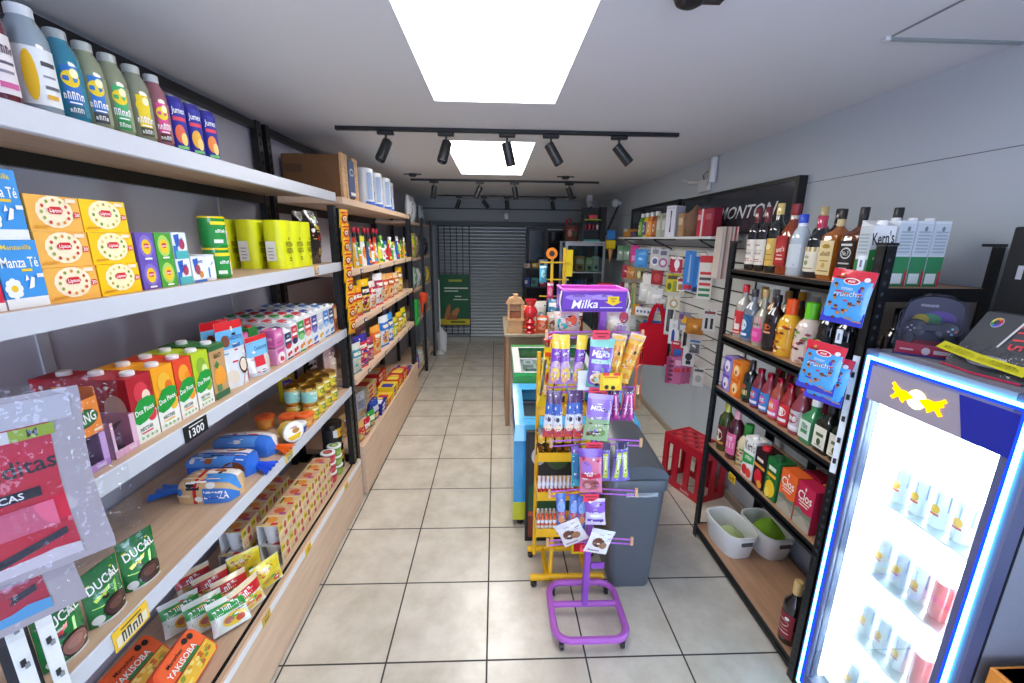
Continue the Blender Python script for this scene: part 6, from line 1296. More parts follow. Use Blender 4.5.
goods = [
 ('hair_net_pack', 'pack', 'green and grey pack at the far end of the top hook row', 5.30, 1.60, .10, .18, '7a9a80', [('r', .1, .1, .9, .6, 'a8b4a8'), ('r', .1, .7, .9, .9, '4a8a5a')], ('9aa8a0', .03)),
 ('hair_net_pack', 'pack', 'dark green pack, second from the far end of the top hook row', 5.08, 1.60, .10, .18, '4a7a58', [('r', .1, .2, .9, .5, 'c8d0c8')], ('8aa090', .03)),
 ('toy_pack', 'pack', 'magenta pack in the top hook row beside the blue gloves', 4.86, 1.60, .09, .19, 'd83a9a', [('r', .2, .1, .8, .4, 'e8a0d0')], None),
 ('glove_pack', 'gloves', 'bright blue rubber glove pack in the top hook row', 4.62, 1.555, .15, .20, '4a90d8', [('p', [(.1, .1), (.4, .05), (.9, .3), (.8, .9), (.3, .8)], '6ab4f0')], ('58a8ee', .06)),
 ('ring_pack', 'pack', 'clear pack with a white ring in the top hook row', 4.28, 1.57, .10, .21, 'c9ccd0', [('e', .5, .35, .4, .22, 'f0f0f4'), ('e', .5, .35, .26, .14, '5a6aa0'), ('r', .2, .7, .8, .9, '8a90a0')], None),
 ('ring_pack', 'pack', 'clear pack with a purple ring in the top hook row', 4.06, 1.57, .10, .20, 'c4c6cc', [('e', .5, .35, .4, .22, 'a04a8a'), ('e', .5, .35, .26, .14, 'd8d8e0'), ('r', .2, .7, .8, .9, '6a7080')], None),
 ('bulb_pack', 'pack', 'crimson blister pack with a white bulb, farther of two', 3.82, 1.575, .09, .135, 'b8244a', [('e', .5, .55, .26, .3, 'f2eef0'), ('r', .4, .12, .6, .3, 'f0e0e4'), ('r', 0, .86, 1, 1, 'e8e0e0')], None),
 ('bulb_pack', 'pack', 'crimson blister pack with a white bulb, nearer of two', 3.66, 1.575, .09, .135, 'b8244a', [('e', .5, .55, .26, .3, 'f2eef0'), ('r', .4, .12, .6, .3, 'f0e0e4'), ('r', 0, .86, 1, 1, 'e8e0e0')], None),
 ('scissors_pack', 'scissors', 'blue scissors pack with red handle ends, farther of two', 3.44, 1.45, .085, .32, '3f8ad8', [('e', .3, .08, .22, .07, 'd83048'), ('e', .7, .08, .22, .07, 'b82a40'), ('p', [(.4, .2), (.6, .2), (.55, .9), (.45, .9)], 'a8c8e8')], None),
 ('scissors_pack', 'scissors', 'blue scissors pack with dark handle ends, nearer of two', 3.30, 1.45, .085, .28, '2f74c4', [('e', .3, .08, .22, .07, '2a3048'), ('e', .7, .08, .22, .07, '2a3048'), ('p', [(.4, .2), (.6, .2), (.55, .9), (.45, .9)], '6aa8e0')], None),
 ('clip_card', 'card', 'card of red and green stripes at the near end of the panel', 3.12, 1.42, .10, .34, 'e8e4de', [('r', 0, .8, 1, .95, 'd83a3a')]+[('r', .1, .06+.12*i, .9, .12+.12*i, ['3a8a5a', '3a8a5a', 'd84a4a', '5a5a5a', 'd83a3a'][i]) for i in range(5)], None),
 ('toy_pack', 'pack', 'crimson pack in the second hook row, farthest', 5.10, 1.40, .10, .15, 'b82a4a', [('e', .5, .4, .3, .3, 'd87a90')], ('b83a58', .03)),
 ('toy_pack', 'pack', 'orange and tan pack in the second hook row', 4.84, 1.41, .10, .14, 'c88a4a', [('e', .5, .4, .3, .3, 'e8b060')], ('d09050', .03)),
 ('toy_pack', 'pack', 'yellow and black pack in the second hook row', 4.58, 1.43, .10, .13, '8a8458', [('e', .4, .4, .2, .3, 'e8dca0'), ('r', .6, .3, .9, .7, '3a3a30')], None),
 ('gift_tag', 'tag', 'tilted white house-shaped tag in the second hook row', 4.36, 1.36, .11, .15, 'eeebe6', [('r', .2, .1, .8, .3, 'dcd8d2')], None),
 ('toy_pack', 'pack', 'dark red pack in the second hook row behind the white tag', 4.16, 1.42, .12, .14, '9a2a38', [('e', .5, .5, .3, .3, 'c84a50')], None),
 ('battery_pack', 'pack', 'yellow and olive pack pair in the second hook row', 3.74, 1.40, .12, .16, 'd8c82a', [('r', .5, .0, 1, .6, '9aa02a'), ('e', .25, .3, .16, .2, '5a6a2a'), ('r', .1, .7, .9, .9, '5a4a3a')], None),
 ('pen_pack', 'pack', 'dark red stick pack in the third hook row, farthest', 5.22, 1.06, .05, .28, '8a2a44', [('r', .3, .1, .7, .8, 'c05070')], None),
 ('pen_pack', 'pack', 'white stick pack in the third hook row', 5.05, 1.07, .05, .28, 'd8dcd8', [('r', .3, .1, .7, .8, '8ab0a0')], None),
 ('pen_pack', 'pack', 'orange-red stick pack in the third hook row', 4.88, 1.08, .06, .29, 'd8542a', [('r', .3, .1, .7, .8, 'e8a080')], None),
 ('pen_pack', 'pack', 'green and tan stick pack in the third hook row', 4.73, 1.10, .05, .28, 'a8a878', [('r', .2, .1, .5, .8, '5a9a5a')], None),
 ('whisk_pack', 'pack', 'clear pack with white cutlery in the third hook row, farthest of three', 4.52, 1.20, .12, .20, 'e2e4e4', [('e', .5, .4, .3, .3, 'c8cccc')], ('eceeee', .03)),
 ('whisk_pack', 'pack', 'clear pack with white cutlery in the third hook row, middle of three', 4.30, 1.20, .12, .20, 'dcdfdf', [('e', .5, .4, .3, .3, 'b8bcbc')], ('e8eaea', .03)),
 ('whisk_pack', 'pack', 'clear pack with white cutlery in the third hook row, nearest of three', 4.08, 1.21, .12, .18, 'd8dbdb', [('e', .5, .4, .3, .3, 'a8acac')], ('e4e6e6', .03)),
 ('brush_pack', 'brush', 'long dark grey hairbrush on a card at the panel centre', 3.76, 1.00, .085, .36, 'd2d4d2', [('p', [(.2, .1), (.7, .05), (.9, .8), (.5, .92), (.25, .8)], '3a3e42'), ('r', .3, .2, .6, .7, '565a60')], None),
 ('toy_pack', 'pack', 'round orange and yellow toy on the fourth hook row', 4.66, 1.02, .11, .13, 'd8a83a', [('e', .5, .45, .4, .4, 'e8882a'), ('e', .45, .45, .2, .2, 'f0d03a'), ('r', .7, .7, 1, 1, '7a4a9a')], None),
 ('button_card', 'card', 'white card with four dots above the red bags', 4.38, 1.07, .17, .09, 'eceef2', [('e', .15+.23*i, .45, .07, .16, '5a6aa8') for i in range(4)], None),
 ('toy_pack', 'pack', 'yellow and purple flower pack near the rack post', 3.47, 1.10, .10, .16, '8a88a0', [('e', .5, .6, .3, .2, 'e8b82a'), ('e', .25, .75, .2, .16, '7a4a8a'), ('r', .2, .05, .8, .3, 'd0d4d8')], None),
 ('sponge_pack', 'sponge', 'orange-brown square pack beside the rack post', 3.20, 1.13, .13, .13, 'c07a2a', [('r', .1, .1, .9, .9, 'c8842f')], ('c98430', .04)),
 ('glue_pack', 'pack', 'white pack with a blue bottle under the flower pack', 3.56, .96, .09, .22, 'dfe2e4', [('p', [(.3, .1), (.6, .1), (.6, .5), (.5, .6), (.4, .6), (.3, .5)], '2f4a9a'), ('e', .5, .75, .2, .1, 'c8ccd0')], None),
 ('toy_pack', 'pack', 'red and blue pack above the pink cards', 3.50, .86, .10, .14, 'c83040', [('r', .2, 0, .9, .5, '3a6ac0'), ('r', .1, .8, .6, .9, 'f0e0e0')], None),
 ('net_pack', 'pack', 'teal green mesh pack at the far end of the lower hook row', 5.10, .86, .16, .12, '7ac0a0', [('e', .5, .5, .4, .4, '9ad8b8')], None),
 ('net_pack', 'pack', 'pale clear pack beside the teal mesh pack', 4.86, .82, .10, .18, 'c8d0d0', [('r', .2, .2, .8, .7, 'dfe4e4')], None),
 ('razor_card', 'card', 'black and white razor card beside the red bags, upper', 3.86, .98, .09, .15, '3c3e42', [('r', .2, .5, .8, .9, 'b04a5a'), ('e', .5, .3, .3, .16, 'c8c4b8')], None),
 ('razor_card', 'card', 'black and white razor card beside the red bags, lower', 3.86, .80, .09, .16, '2a2c30', [('r', .2, .1, .4, .9, 'd0d2d4'), ('r', .6, .1, .8, .9, 'd0d2d4')], None),
 ('hook_card', 'card', 'white card with black hooks, second hook row near the booklets', 3.00, 1.20, .09, .16, 'dcdcd8', [('r', .2, .1, .4, .6, '2a2a2e'), ('r', .6, .1, .8, .6, '2a2a2e'), ('r', .1, .8, .9, .92, '8a4a4a')], None),
 ('plug_pack', 'pack', 'grey plug pack under the orange-brown square pack', 3.16, .98, .09, .12, 'c4c6c8', [('e', .5, .4, .3, .3, '4a4c50'), ('r', .1, .78, .9, .92, '3a6a9a')], ('6a6c70', .03)),
 ('plug_pack', 'pack', 'white plug pack lowest beside the rack post', 3.08, .74, .08, .15, 'd8d8d4', [('e', .5, .4, .3, .2, 'b0b0ac'), ('r', .1, .78, .9, .92, '5a5a5a')], None),
 ('comb_pack', 'comb', 'black comb card above the grey plug pack', 3.34, .98, .06, .17, 'd0d0cc', [('r', .2, .1, .5, .8, '1c1c20'), ('r', .5, .15, .7, .75, '3a3a40')], None),
 ('tape_pack', 'pack', 'clear tape pack in the third hook row near the brush', 3.60, 1.26, .10, .12, 'd0cfc0', [('e', .5, .45, .38, .36, 'b8a878'), ('e', .5, .45, .2, .18, 'e4e4e0')], None),
 ('bottle_pack', 'pack', 'small amber and white pack between the yellow pair and the scissors', 3.62, 1.42, .07, .12, 'e2dcd0', [('r', .2, .1, .8, .5, 'b8783a'), ('r', .1, .7, .9, .9, 'a83a3a')], None),
 ('lighter_card', 'card', 'card of colourful lighters above the black razor card', 4.00, 1.16, .10, .14, 'd8d4d8', [('r', .1, .1, .25, .7, 'd83a3a'), ('r', .32, .1, .47, .7, '3a6ad0'), ('r', .54, .1, .69, .7, 'e8c02a'), ('r', .76, .1, .91, .7, '3a9a4a')], None),
 ('key_card', 'card', 'small white and black card next to the near rack post', 3.22, .86, .09, .16, 'd8d8d6', [('e', .5, .5, .3, .2, '3a3a3e'), ('r', .3, .1, .7, .3, '2a2a2e')], None),
]
for nme, cat, lb, y, z, w, h, c, art, bul in goods: hang(nme, cat, lb, y, z, w, h, c, art, rh.uniform(.09, .16), rh.uniform(.75, 1.0), bulge=bul)
# stickers in three overlapping pink cards
for k in range(3):
    m = card(.13, .24, 'c86a98', [('r', .0, .0, .3, 1, 'a83a70')]+[('e', .3, .15+.17*i, .17, .06, '6a3a50') for i in range(5)]+[('r', .5, .45, .9, .6, 'd83a48'), ('r', .55, .7, .9, .9, 'e8b0cc')])
    solo('sticker_card', m, 'pink sticker card low on the panel, %s of three' % ['foremost', 'middle', 'rearmost'][k], 'card', (XR-.20+.045*k, 3.42+.012*k, .64), FR+1.1, 'pink sticker cards'); 
    if k == 0: HOOKS.append((3.42, .87, .15))
# cloth carrier bags
def tote(col):
    w, h = .29, .40; m = MB(); S = pillowS(w, h, .045, -1, 8, .2); B = pillowS(w, h, .045, 1, 9, .2)
    nar = lambda F: (lambda u, v, o: ((lambda p: (p[0]*(1-.22*(1-v)**2.5), p[1], p[2]))(F(u, v, o))))
    m.surf(nar(S), 12, 12, col, 'cloth'); m.surf(nar(lambda u, v, o: B(1-u, v, o)), 12, 12, col, 'cloth')
    parts = [('bag_body', m)]
    for s in (-1, 1):
        k = MB(); pts = [(-.07, s*.004, h-.02), (-.05, s*.006, h+.10), (-.015, s*.006, h+.185), (.015, s*.006, h+.185), (.05, s*.006, h+.10), (.07, s*.004, h-.02)]
        for a, b in zip(pts[:-1], pts[1:]):
            k.add([(a[0]-.012, a[1], a[2]), (a[0]+.012, a[1], a[2]), (b[0]+.012, b[1], b[2]), (b[0]-.012, b[1], b[2])], [(0, 1, 2, 3)], col, 'cloth')
        parts.append(('handle', k))
    return Proto('cloth_bag', 'bag', parts)
tr_ = tote('c81c30'); tb_ = tote('2f6ab0'); HOOKS.append((3.98, 1.25, .30))
tr_.put('red cloth carrier bag hanging foremost on the slatted panel', (1.50, 3.84, .68), -.30, 'hanging red cloth bags')
tr_.put('red cloth carrier bag hanging behind the foremost red one', (1.555, 3.92, .675), -.38, 'hanging red cloth bags')
tb_.put('blue cloth carrier bag hanging behind the red bags', (1.60, 4.01, .68), -.42)
for y, zz, dx in HOOKS:
    h = MB(); h.tube([(-.022, 0, 0), (-.03-dx, 0, 0), (-.036-dx, 0, .012)], .0022, '1c1d1f', 'steel_paint', 5); o = obj('hook', h, sw_); o.location = (0, y-SY0, zz-SZ0)
bx = MB()
for i in range(9): bx.box(-.10, -.11, i*.011, .10, .11, i*.011+.0095, ['e8d8cc', 'c83848', 'e9e0d6', 'b89a88', 'ead8d0', 'd8c0b4', 'a88070', 'e6ddd4', 'd8ccc4'][i], 'card')
bx.v = [(x, zz, y+.17) for x, y, zz in bx.v]; bx.v = [(x*.75, y, (zz-.06)*1.55) for x, y, zz in bx.v]
solo('booklet_bundle', bx, 'bundle of thin white and red booklets standing at the panel end behind the rack post', 'booklets', (1.60, 2.86, 1.60), 1.35)
ws = empty('bracket_shelf', 'white wall shelf on brackets above the slatted panel', 'shelf', (1.50, 2.98, 1.862))
m = MB(); m.box(0, 0, 0, XR-.001-1.5, 2.3, .018, 'dfe1e4', 'plastic', .002); obj('board', m, ws)
for y in (.2, 1.15, 2.1):
    m = MB(); m.box(.02, y, -.012, XR-.001-1.5, y+.02, -.0005, '1b1c1e', 'steel_paint'); m.tube([(.03, y+.01, -.013), (.225, y+.01, -.10)], .006, '1b1c1e', 'steel_paint', 6); obj('bracket', m, ws)
zs = 1.8805
gs_ = 'goods on the wall shelf'
solo('tall_box', boxm(.105, .11, .26, 'd6d6e2', [('p', [(.42, .15), (.6, .15), (.56, .5), (.6, .85), (.44, .85), (.48, .5)], '55566a'), ('r', .1, .9, .9, .95, 'b8b8c8')], [('r', .2, .2, .8, .8, 'c0c0d0')]), 'tall white box with a dark bottle print on the wall shelf', 'box', (1.57, 3.79, zs), FR+.45, gs_)
for k, (y, c, nm) in enumerate(((4.62, '4a8a3a', 'green'), (4.48, 'd8c02a', 'yellow and purple'), (4.34, 'e87a2a', 'orange'), (4.20, '8a4a1e', 'brown'))):
    bottle('sauce_bottle', 'bottle', .042, [(.040, 0), (.042, .006), (.042, .16), (.028, .19), (.022, .2)], c, (.024, .2, .24, 'e4e6e8'), (.02, .15, ['7ab04a', '6a3a8a', 'f0a03a', 'a8602a'][k], [('e', .5, .5, .3, .3, 'f0e8d0')], 2.), 'gloss').put('%s sauce bottle with white cap on the wall shelf' % nm, (1.57, y, zs), FR, gs_)
for k, (y, c) in enumerate(((4.06, 'b8bcae'), (3.93, 'a8aca4'))): solo('flour_pack', boxm(.10, .09, .21, c, [('r', .2, .3, .8, .7, 'd8dcd0'), ('r', .1, .8, .9, .9, '7a8a6a')], bev=.008), 'grey-white pack on the wall shelf, %s the tall white box' % ('second from', 'next to')[k], 'pack', (1.57, y, zs), FR, gs_)
solo('clear_box', boxm(.13, .12, .09, 'c0842a', [('r', 0, .7, 1, 1, 'd8dcd8'), ('r', .1, .2, .9, .6, 'd89a30')]), 'clear box with amber contents at the far end of the wall shelf', 'box', (1.58, 5.05, zs), FR, gs_)
solo('cable_pack', boxm(.15, .1, .06, '4a4860', [('r', .1, .2, .6, .8, 'a84a5a')], bev=.01), 'low dark blue and red pack on the wall shelf beside the clear box', 'pack', (1.58, 4.86, zs), FR, gs_)
bt = soft(.17, .15, .24, '8a6a58', 12, 'cloth'); solo('dried_flower_bag', bt, 'brown bag of dried flowers on the wall shelf', 'bag', (1.58, 3.42, zs), 0, gs_)
solo('tan_pack', boxm(.10, .08, .19, 'b08a62', [('r', .1, .5, .9, .8, 'd8c09a')], bev=.008), 'tan pack between the tall white box and the brown bag', 'pack', (1.58, 3.60, zs), FR, gs_)
solo('coffee_pack', boxm(.10, .08, .20, 'c02438', [('r', .55, 0, .75, 1, 'd8d4d8'), ('r', .1, .6, .5, .8, 'e8a0a8')], bev=.008), 'bright red coffee pack on the wall shelf beside the brown bag', 'pack', (1.58, 3.25, zs), FR+.15, gs_)
solo('coffee_pack', boxm(.09, .08, .20, '9a2038', [('r', .1, .6, .8, .8, 'b85a68')], bev=.008), 'dark red coffee pack at the near end of the wall shelf', 'pack', (1.58, 3.13, zs), FR+.15, gs_)
# router, cable pole on the wall
rt = empty('router', 'white internet router with antennas and a tall white tube on the wall', 'router', (XR-.001, 3.62, 2.24))
m = MB(); m.box(-.03, -.09, 0, 0, .09, .10, 'd3d6d8', 'plastic', .006); obj('router_body', m, rt)
for k, dy in enumerate((.05, .16)):
    m = MB(); m.tube([(-.02, .06+.02*k, .08), (-.03, .30+.1*k, .10+.04*k)], .008, 'e2e4e6', 'plastic', 6); obj('antenna', m, rt)
m = MB(); m.lathe([(.024, .06), (.026, .07), (.026, .235), (.02, .245)], 'dfe2e6', 'plastic', 12); m.v = [(x-.03, y-.15, z) for x, y, z in m.v]; obj('tube', m, rt)
m = MB(); m.tube([(-.02, -.04, .0), (-.03, -.08, .06), (-.02, -.1, .14)], .004, '2a4a5a', 'plastic', 5); m.tube([(-.02, -.05, .02), (-.03, .02, .13), (-.01, -.02, .16)], .004, '1c1d20', 'plastic', 5); obj('cable', m, rt)

# ------------------------------------------------------------------ red crate and grey bin
cr = MB(); a, b = (1.345, 2.985), (1.475, 2.625)
L, Wd, Hc = .385, .245, .40
def panel(w, h, nsl):
    out = []
    out += [(-w/2, 0, w/2, .05), (-w/2, h-.065, w/2, h)]
    s = .05; g = (w-2*.045-(nsl-1)*s)/nsl
    out += [(-w/2, .05, -w/2+.045, h-.065), (w/2-.045, .05, w/2, h-.065)]
    x = -w/2+.045
    for i in range(nsl-1):
        x += g; out.append((x, .05, x+s, h-.065)); x += s
    return out
t = .010
for x0, z0, x1, z1 in panel(L, Hc, 3):
    for yy in (-Wd/2, Wd/2-t): cr.box(x0, yy, z0, x1, yy+t, z1, 'c01c2e', 'plastic')
for x0, z0, x1, z1 in panel(Wd-2*t, Hc, 2):
    for xx in (-L/2, L/2-t): cr.box(xx, x0, z0, xx+t, x1, z1, 'c01c2e', 'plastic')
cr.box(-L/2+t, -Wd/2+t, Hc-.02, L/2-t, Wd/2-t, Hc-.005, 'b81a2a', 'plastic')
for i in range(6):
    for j in range(4):
        cr.lathe([(.016, Hc-.006), (.018, Hc-.001)], 'd84a55' if (i+j) % 2 else '8a1420', 'plastic', 8); cr.v[-16:] = [(x-L/2+.05+i*.057, y-Wd/2+.045+j*.052, z) for x, y, z in cr.v[-16:]]
cr.art(lambda u, v, o: ((u-.5)*L, -Wd/2-.0006-o, v*Hc), L, Hc, [('t', 'IMPERIAL', .66, .06, .05, 'e8d0d4', .3)])
ang = math.atan2(b[1]-a[1], b[0]-a[0])
cx_, cy_ = (a[0]+b[0])/2, (a[1]+b[1])/2
nx, ny = math.cos(ang+PI/2), math.sin(ang+PI/2)
solo('plastic_crate', cr, 'upturned red slotted plastic crate on the floor by the right wall', 'crate', (cx_+nx*Wd/2-.02, cy_+ny*Wd/2, .0005), ang)
bn_ = empty('rubbish_bin', 'dark grey plastic bin with a domed swing lid on the floor', 'bin', (.735, 2.105, 0))
m = MB(); n0 = round_rect(.215, .40, .035, 5); n1 = round_rect(.305, .43, .045, 5)
nn = len(n0); vs_ = [(x, y, 0.001) for x, y in n0]+[(x*1.0, y*1.0, .015) for x, y in round_rect(.222, .405, .035, 5)]+[(x, y, .615) for x, y in n1]
m.add(vs_, [(j*nn+i, j*nn+(i+1) % nn, (j+1)*nn+(i+1) % nn, (j+1)*nn+i) for j in range(2) for i in range(nn)]+[tuple(range(nn))[::-1], tuple(range(2*nn, 3*nn))], '5b6168', 'plastic', True); obj('bin_body', m, bn_)
m = MB(); rr = round_rect(.325, .45, .05, 5); r2 = round_rect(.315, .44, .05, 5)
vs_ = [(x, y, .596) for x, y in r2]+[(x, y, .602) for x, y in rr]+[(x, y, .655) for x, y in rr]+[(x, y, .662) for x, y in r2]
m.add(vs_, [(j*nn+i, j*nn+(i+1) % nn, (j+1)*nn+(i+1) % nn, (j+1)*nn+i) for j in range(3) for i in range(nn)]+[tuple(range(3*nn, 4*nn))], '62686f', 'plastic', True); rim = obj('lid_rim', m, bn_)
m = MB(); nu = 14; vs_ = []
for j in range(2):
    for i in range(nu+1):
        q = PI*i/nu; vs_.append((-.152*math.cos(q), (-.212, .20)[j], .663+(.075, .15)[j]*math.sin(q)**.8))
m.add(vs_, [(i, i+1, nu+2+i, nu+1+i) for i in range(nu)]+[tuple(range(nu+1)), tuple(range(nu+1, 2*nu+2))[::-1]], '595f66', 'plastic', True); obj('swing_lid', m, bn_)
m = MB(); S = pillowS(.17, .05, .03, -1, 4, .5); m.surf(lambda u, v, o: (S(u, v, o)[0]+.02, S(u, v, o)[1]*.8-.2145, S(u, v, o)[2]*.5+.565), 10, 6, 'b8bcc0', 'film'); obj('liner_edge', m, bn_, 'grey bag edge showing under the lid')

# ------------------------------------------------------------------ chest freezers
def freezer(name, x0, x1, y0, y1, zf, zb, body, rim, foot, label, sticker=None):
    r = empty('chest_freezer', label, 'freezer', ((x0+x1)/2, y0, 0)); w = x1-x0; d = y1-y0
    m = MB(); zb0 = .05
    v = [(-w/2, .02, zb0), (w/2, .02, zb0), (w/2, d, zb0), (-w/2, d, zb0), (-w/2, .02, zf-.09), (w/2, .02, zf-.09), (w/2, d, zb-.09), (-w/2, d, zb-.09)]
    m.add(v, [(0, 3, 2, 1), (0, 1, 5, 4), (1, 2, 6, 5), (2, 3, 7, 6), (3, 0, 4, 7)], body, 'gloss')
    if foot: m.box(-w/2-.001, .017, zb0, w/2+.001, d*.6, zb0+.13, foot, 'gloss')
    obj('freezer_body', m, r)
    m = MB(); k = .07; sl = (zb-zf)/d
    def top(x, y, dz=0): return (x, y, zf+sl*y+dz)
    # bulged rim around the glass
    for (xa, ya, xb, yb) in ((-w/2, 0, w/2, .09), (-w/2, d-.06, w/2, d), (-w/2, .09, -w/2+k, d-.06), (w/2-k, .09, w/2, d-.06)):
        v = [top(xa, ya, -.09), top(xb, ya, -.09), top(xb, yb, -.09), top(xa, yb, -.09), top(xa+.008, ya+(.03 if ya == 0 else 0), 0), top(xb-.008, ya+(.03 if ya == 0 else 0), 0), top(xb-.008, yb, 0), top(xa+.008, yb, 0)]
        m.add(v, [(0, 3, 2, 1), (4, 5, 6, 7), (0, 1, 5, 4), (1, 2, 6, 5), (2, 3, 7, 6), (3, 0, 4, 7)], rim, 'gloss')
    obj('rim', m, r)
    m = MB()
    for (xa, ya, xb, yb) in ((-w/2+.012, .092, -w/2+k, d-.062), (w/2-k, .092, w/2-.012, d-.062), (-w/2+k, .092, w/2-k, .115), (-w/2+k, d-.085, w/2-k, d-.062)): m.add([top(xa, ya, .0015), top(xb, ya, .0015), top(xb, yb, .0015), top(xa, yb, .0015)], [(0, 1, 2, 3)], 'e6eaea' if not foot else '5ab8ec', 'gloss')
    obj('inner_frame', m, r)
    m = MB(); v = [top(-w/2+k, .09, -.012), top(w/2-k, .09, -.012), top(w/2-k, d-.06, -.012), top(-w/2+k, d-.06, -.012)]
    m.add(v, [(0, 1, 2, 3)], 'fff', 'pale_glass'); obj('glass_lid', m, r)
    m = MB(); m.add([top(-w/2+k, .09, -.13), top(w/2-k, .09, -.13), top(w/2-k, d-.06, -.13), top(-w/2+k, d-.06, -.13)], [(0, 1, 2, 3)], '6a7078' if foot else 'e0e4e2', 'plastic')
    obj('basket_floor', m, r)
    m = MB(); m.box(-w/2+k, d*.52, zf+sl*d*.52-.012, w/2-k, d*.52+.018, zf+sl*d*.52+.002, 'dfe4e6' if not foot else '3a4048', 'plastic'); obj('glass_divider', m, r)
    for sx in (-1, 1):
        for yy in (.06, d-.06):
            c = MB(); c.lathe([(.018, 0.001), (.022, .01), (.022, .04), (.012, .0495)], '1c1c1e', 'plastic', 10); c.v = [(a+sx*(w/2-.05), b_+yy, c_) for a, b_, c_ in c.v]; obj('caster', c, r)
    if sticker:
        m = MB(); S = lambda u, v, o: (-w/2-.0015-o, d*.85-u*d*.75, (zf+sl*(d*.85-u*d*.75))-.085+v*.08)
        m.surf(S, 1, 1, 'e8e4ea', 'card', False); m.art(S, d*.75, .08, [('r', .02+.098*i, .12, .08+.098*i, .88, ['b8304a', '5a4a9a'][i % 2]) for i in range(10)]); obj('side_sticker', m, r, 'red and white striped sticker')
    return r
freezer('blue', .115, .92, 2.40, 2.92, .715, .82, '38a0dc', '4fb4ea', 'c8cc2a', 'sky blue ice cream freezer with a yellow foot behind the candy stands', True)
freezer('green', .13, .80, 2.99, 3.72, .84, .91, 'e4e8e6', '2f9a58', None, 'white and green ice cream freezer behind the blue one')
for k, (x, y, c, lb) in enumerate(((.27, 3.2, 'dfe6e8', 'white ice cream pack'), (.36, 3.18, 'a8c8b8', 'pale green ice cream pack'), (.30, 3.34, '4a8a70', 'green ice cream pack'), (.42, 3.33, 'c0b0c0', 'pale violet ice cream pack'), (.28, 3.5, 'e8ecec', 'second white ice cream pack'), (.40, 3.52, 'd8c8a0', 'cream ice cream pack'))):
    solo('ice_cream_pack', boxm(.09, .12, .05, c, (), (), [('e', .5, .5, .3, .3, '6a8aa0'), ('r', .1, .7, .9, .9, 'f0f0f0')], bev=.01), lb+' under the glass of the green freezer', 'ice cream', (x, y, .84+.07/.73*(y-2.99)-.129), .1*(k % 3-1), 'ice creams in the green freezer')
for k, (x, y, c, lb) in enumerate(((.30, 2.62, 'a8603a', 'brown ice cream pack'), (.42, 2.64, 'c8b8a8', 'cream ice cream pack'), (.34, 2.78, '3a5a8a', 'blue ice cream pack'))):
    solo('ice_cream_pack', boxm(.09, .10, .05, c, (), (), [('e', .5, .5, .3, .3, 'd8a06a')], bev=.01), lb+' under the glass of the blue freezer', 'ice cream', (x, y, .715+.105/.52*(y-2.40)-.129), .2, 'ice creams in the blue freezer')
ab = MB(); ab.box(-.16, -.012, 0, .16, .012, .73, '1d1e20', 'plastic', .003); ab.art(flatS(.32, .024, .73), .32, .73, [('r', .06, .04, .94, .97, '34383a'), ('r', .06, .04, .94, .28, '7a3a26'), ('p', [(.06, .28), (.94, .28), (.94, .5), (.4, .62), (.06, .5)], '2a5a38'), ('e', .24, .78, .14, .08, 'c8ccd0'), ('e', .6, .74, .2, .08, '4a6a4a'), ('r', .06, .24, .94, .28, 'b85a3a')])
solo('advert_board', ab, 'black framed advert board leaning between the blue freezer and yellow stand', 'board', (.345, 2.285, .002), 0, None, (-.06, 0, 0))

# ------------------------------------------------------------------ yellow tiered candy stand
YW = 'f2b814'
ys = empty('tiered_candy_stand', 'yellow metal candy stand on casters behind the purple stand', 'stand', (.391, 1.985, 0))
m = MB(); m.tube([(-.20, -.06, .055), (.20, -.06, .055)], .018, YW, 'steel_paint', 8); m.tube([(-.20, .16, .055), (.20, .16, .055)], .018, YW, 'steel_paint', 8); m.tube([(-.11, -.06, .055), (-.11, .16, .055)], .014, YW, 'steel_paint', 6); m.tube([(.11, -.06, .055), (.11, .16, .055)], .014, YW, 'steel_paint', 6)
obj('base', m, ys)
for sx in (-.18, .18):
    for yy in (-.06, .16):
        c = MB(); c.lathe([(.014, 0.001), (.018, .008), (.018, .03), (.01, .037)], '1c1c1e', 'plastic', 10); c.v = [(a+sx, b_+yy, c_) for a, b_, c_ in c.v]; obj('caster', c, ys)
for sx in (-1, 1):
    m = MB(); m.tube([(sx*.165, .10, .07), (sx*.165, .12, 1.28)], .011, YW, 'steel_paint', 6); obj('upright', m, ys)
m = MB(); m.tube([(-.09, -.04, .055), (-.08, .0, .2), (-.08, .02, .34)], .012, YW, 'steel_paint', 6); obj('upright', m, ys)
m = MB(); m.box(.05, .085, .075, .165, .098, .88, 'f4d21a', 'card'); m.box(.135, .085, .88, .165, .098, 1.34, 'f4d21a', 'card'); m.art(lambda u, v, o: (.05+.115*u, .0845-o, .075+.8*v), .155, .8, [('r', .1, .02, .85, .12, 'd8202a'), ('r', .1, .14, .7, .2, 'e8e03a')]); obj('side_panel', m, ys, 'flat yellow panel')
TR = [.30, .52, .745, 1.0]
for zz in TR:
    m = MB(); x0, x1, y0, y1 = -.175, .06, -.05, .09
    m.box(x0, y0, zz, x1, y1, zz+.004, YW, 'steel_paint'); m.box(x0, y0, zz+.004, x1, y0+.004, zz+.05, YW, 'steel_paint'); m.box(x0, y1-.004, zz+.004, x1, y1, zz+.06, YW, 'steel_paint')
    for xx in (x0, x1-.004): m.box(xx, y0+.004, zz+.004, xx+.004, y1-.004, zz+.055, YW, 'steel_paint')
    obj('tray', m, ys)
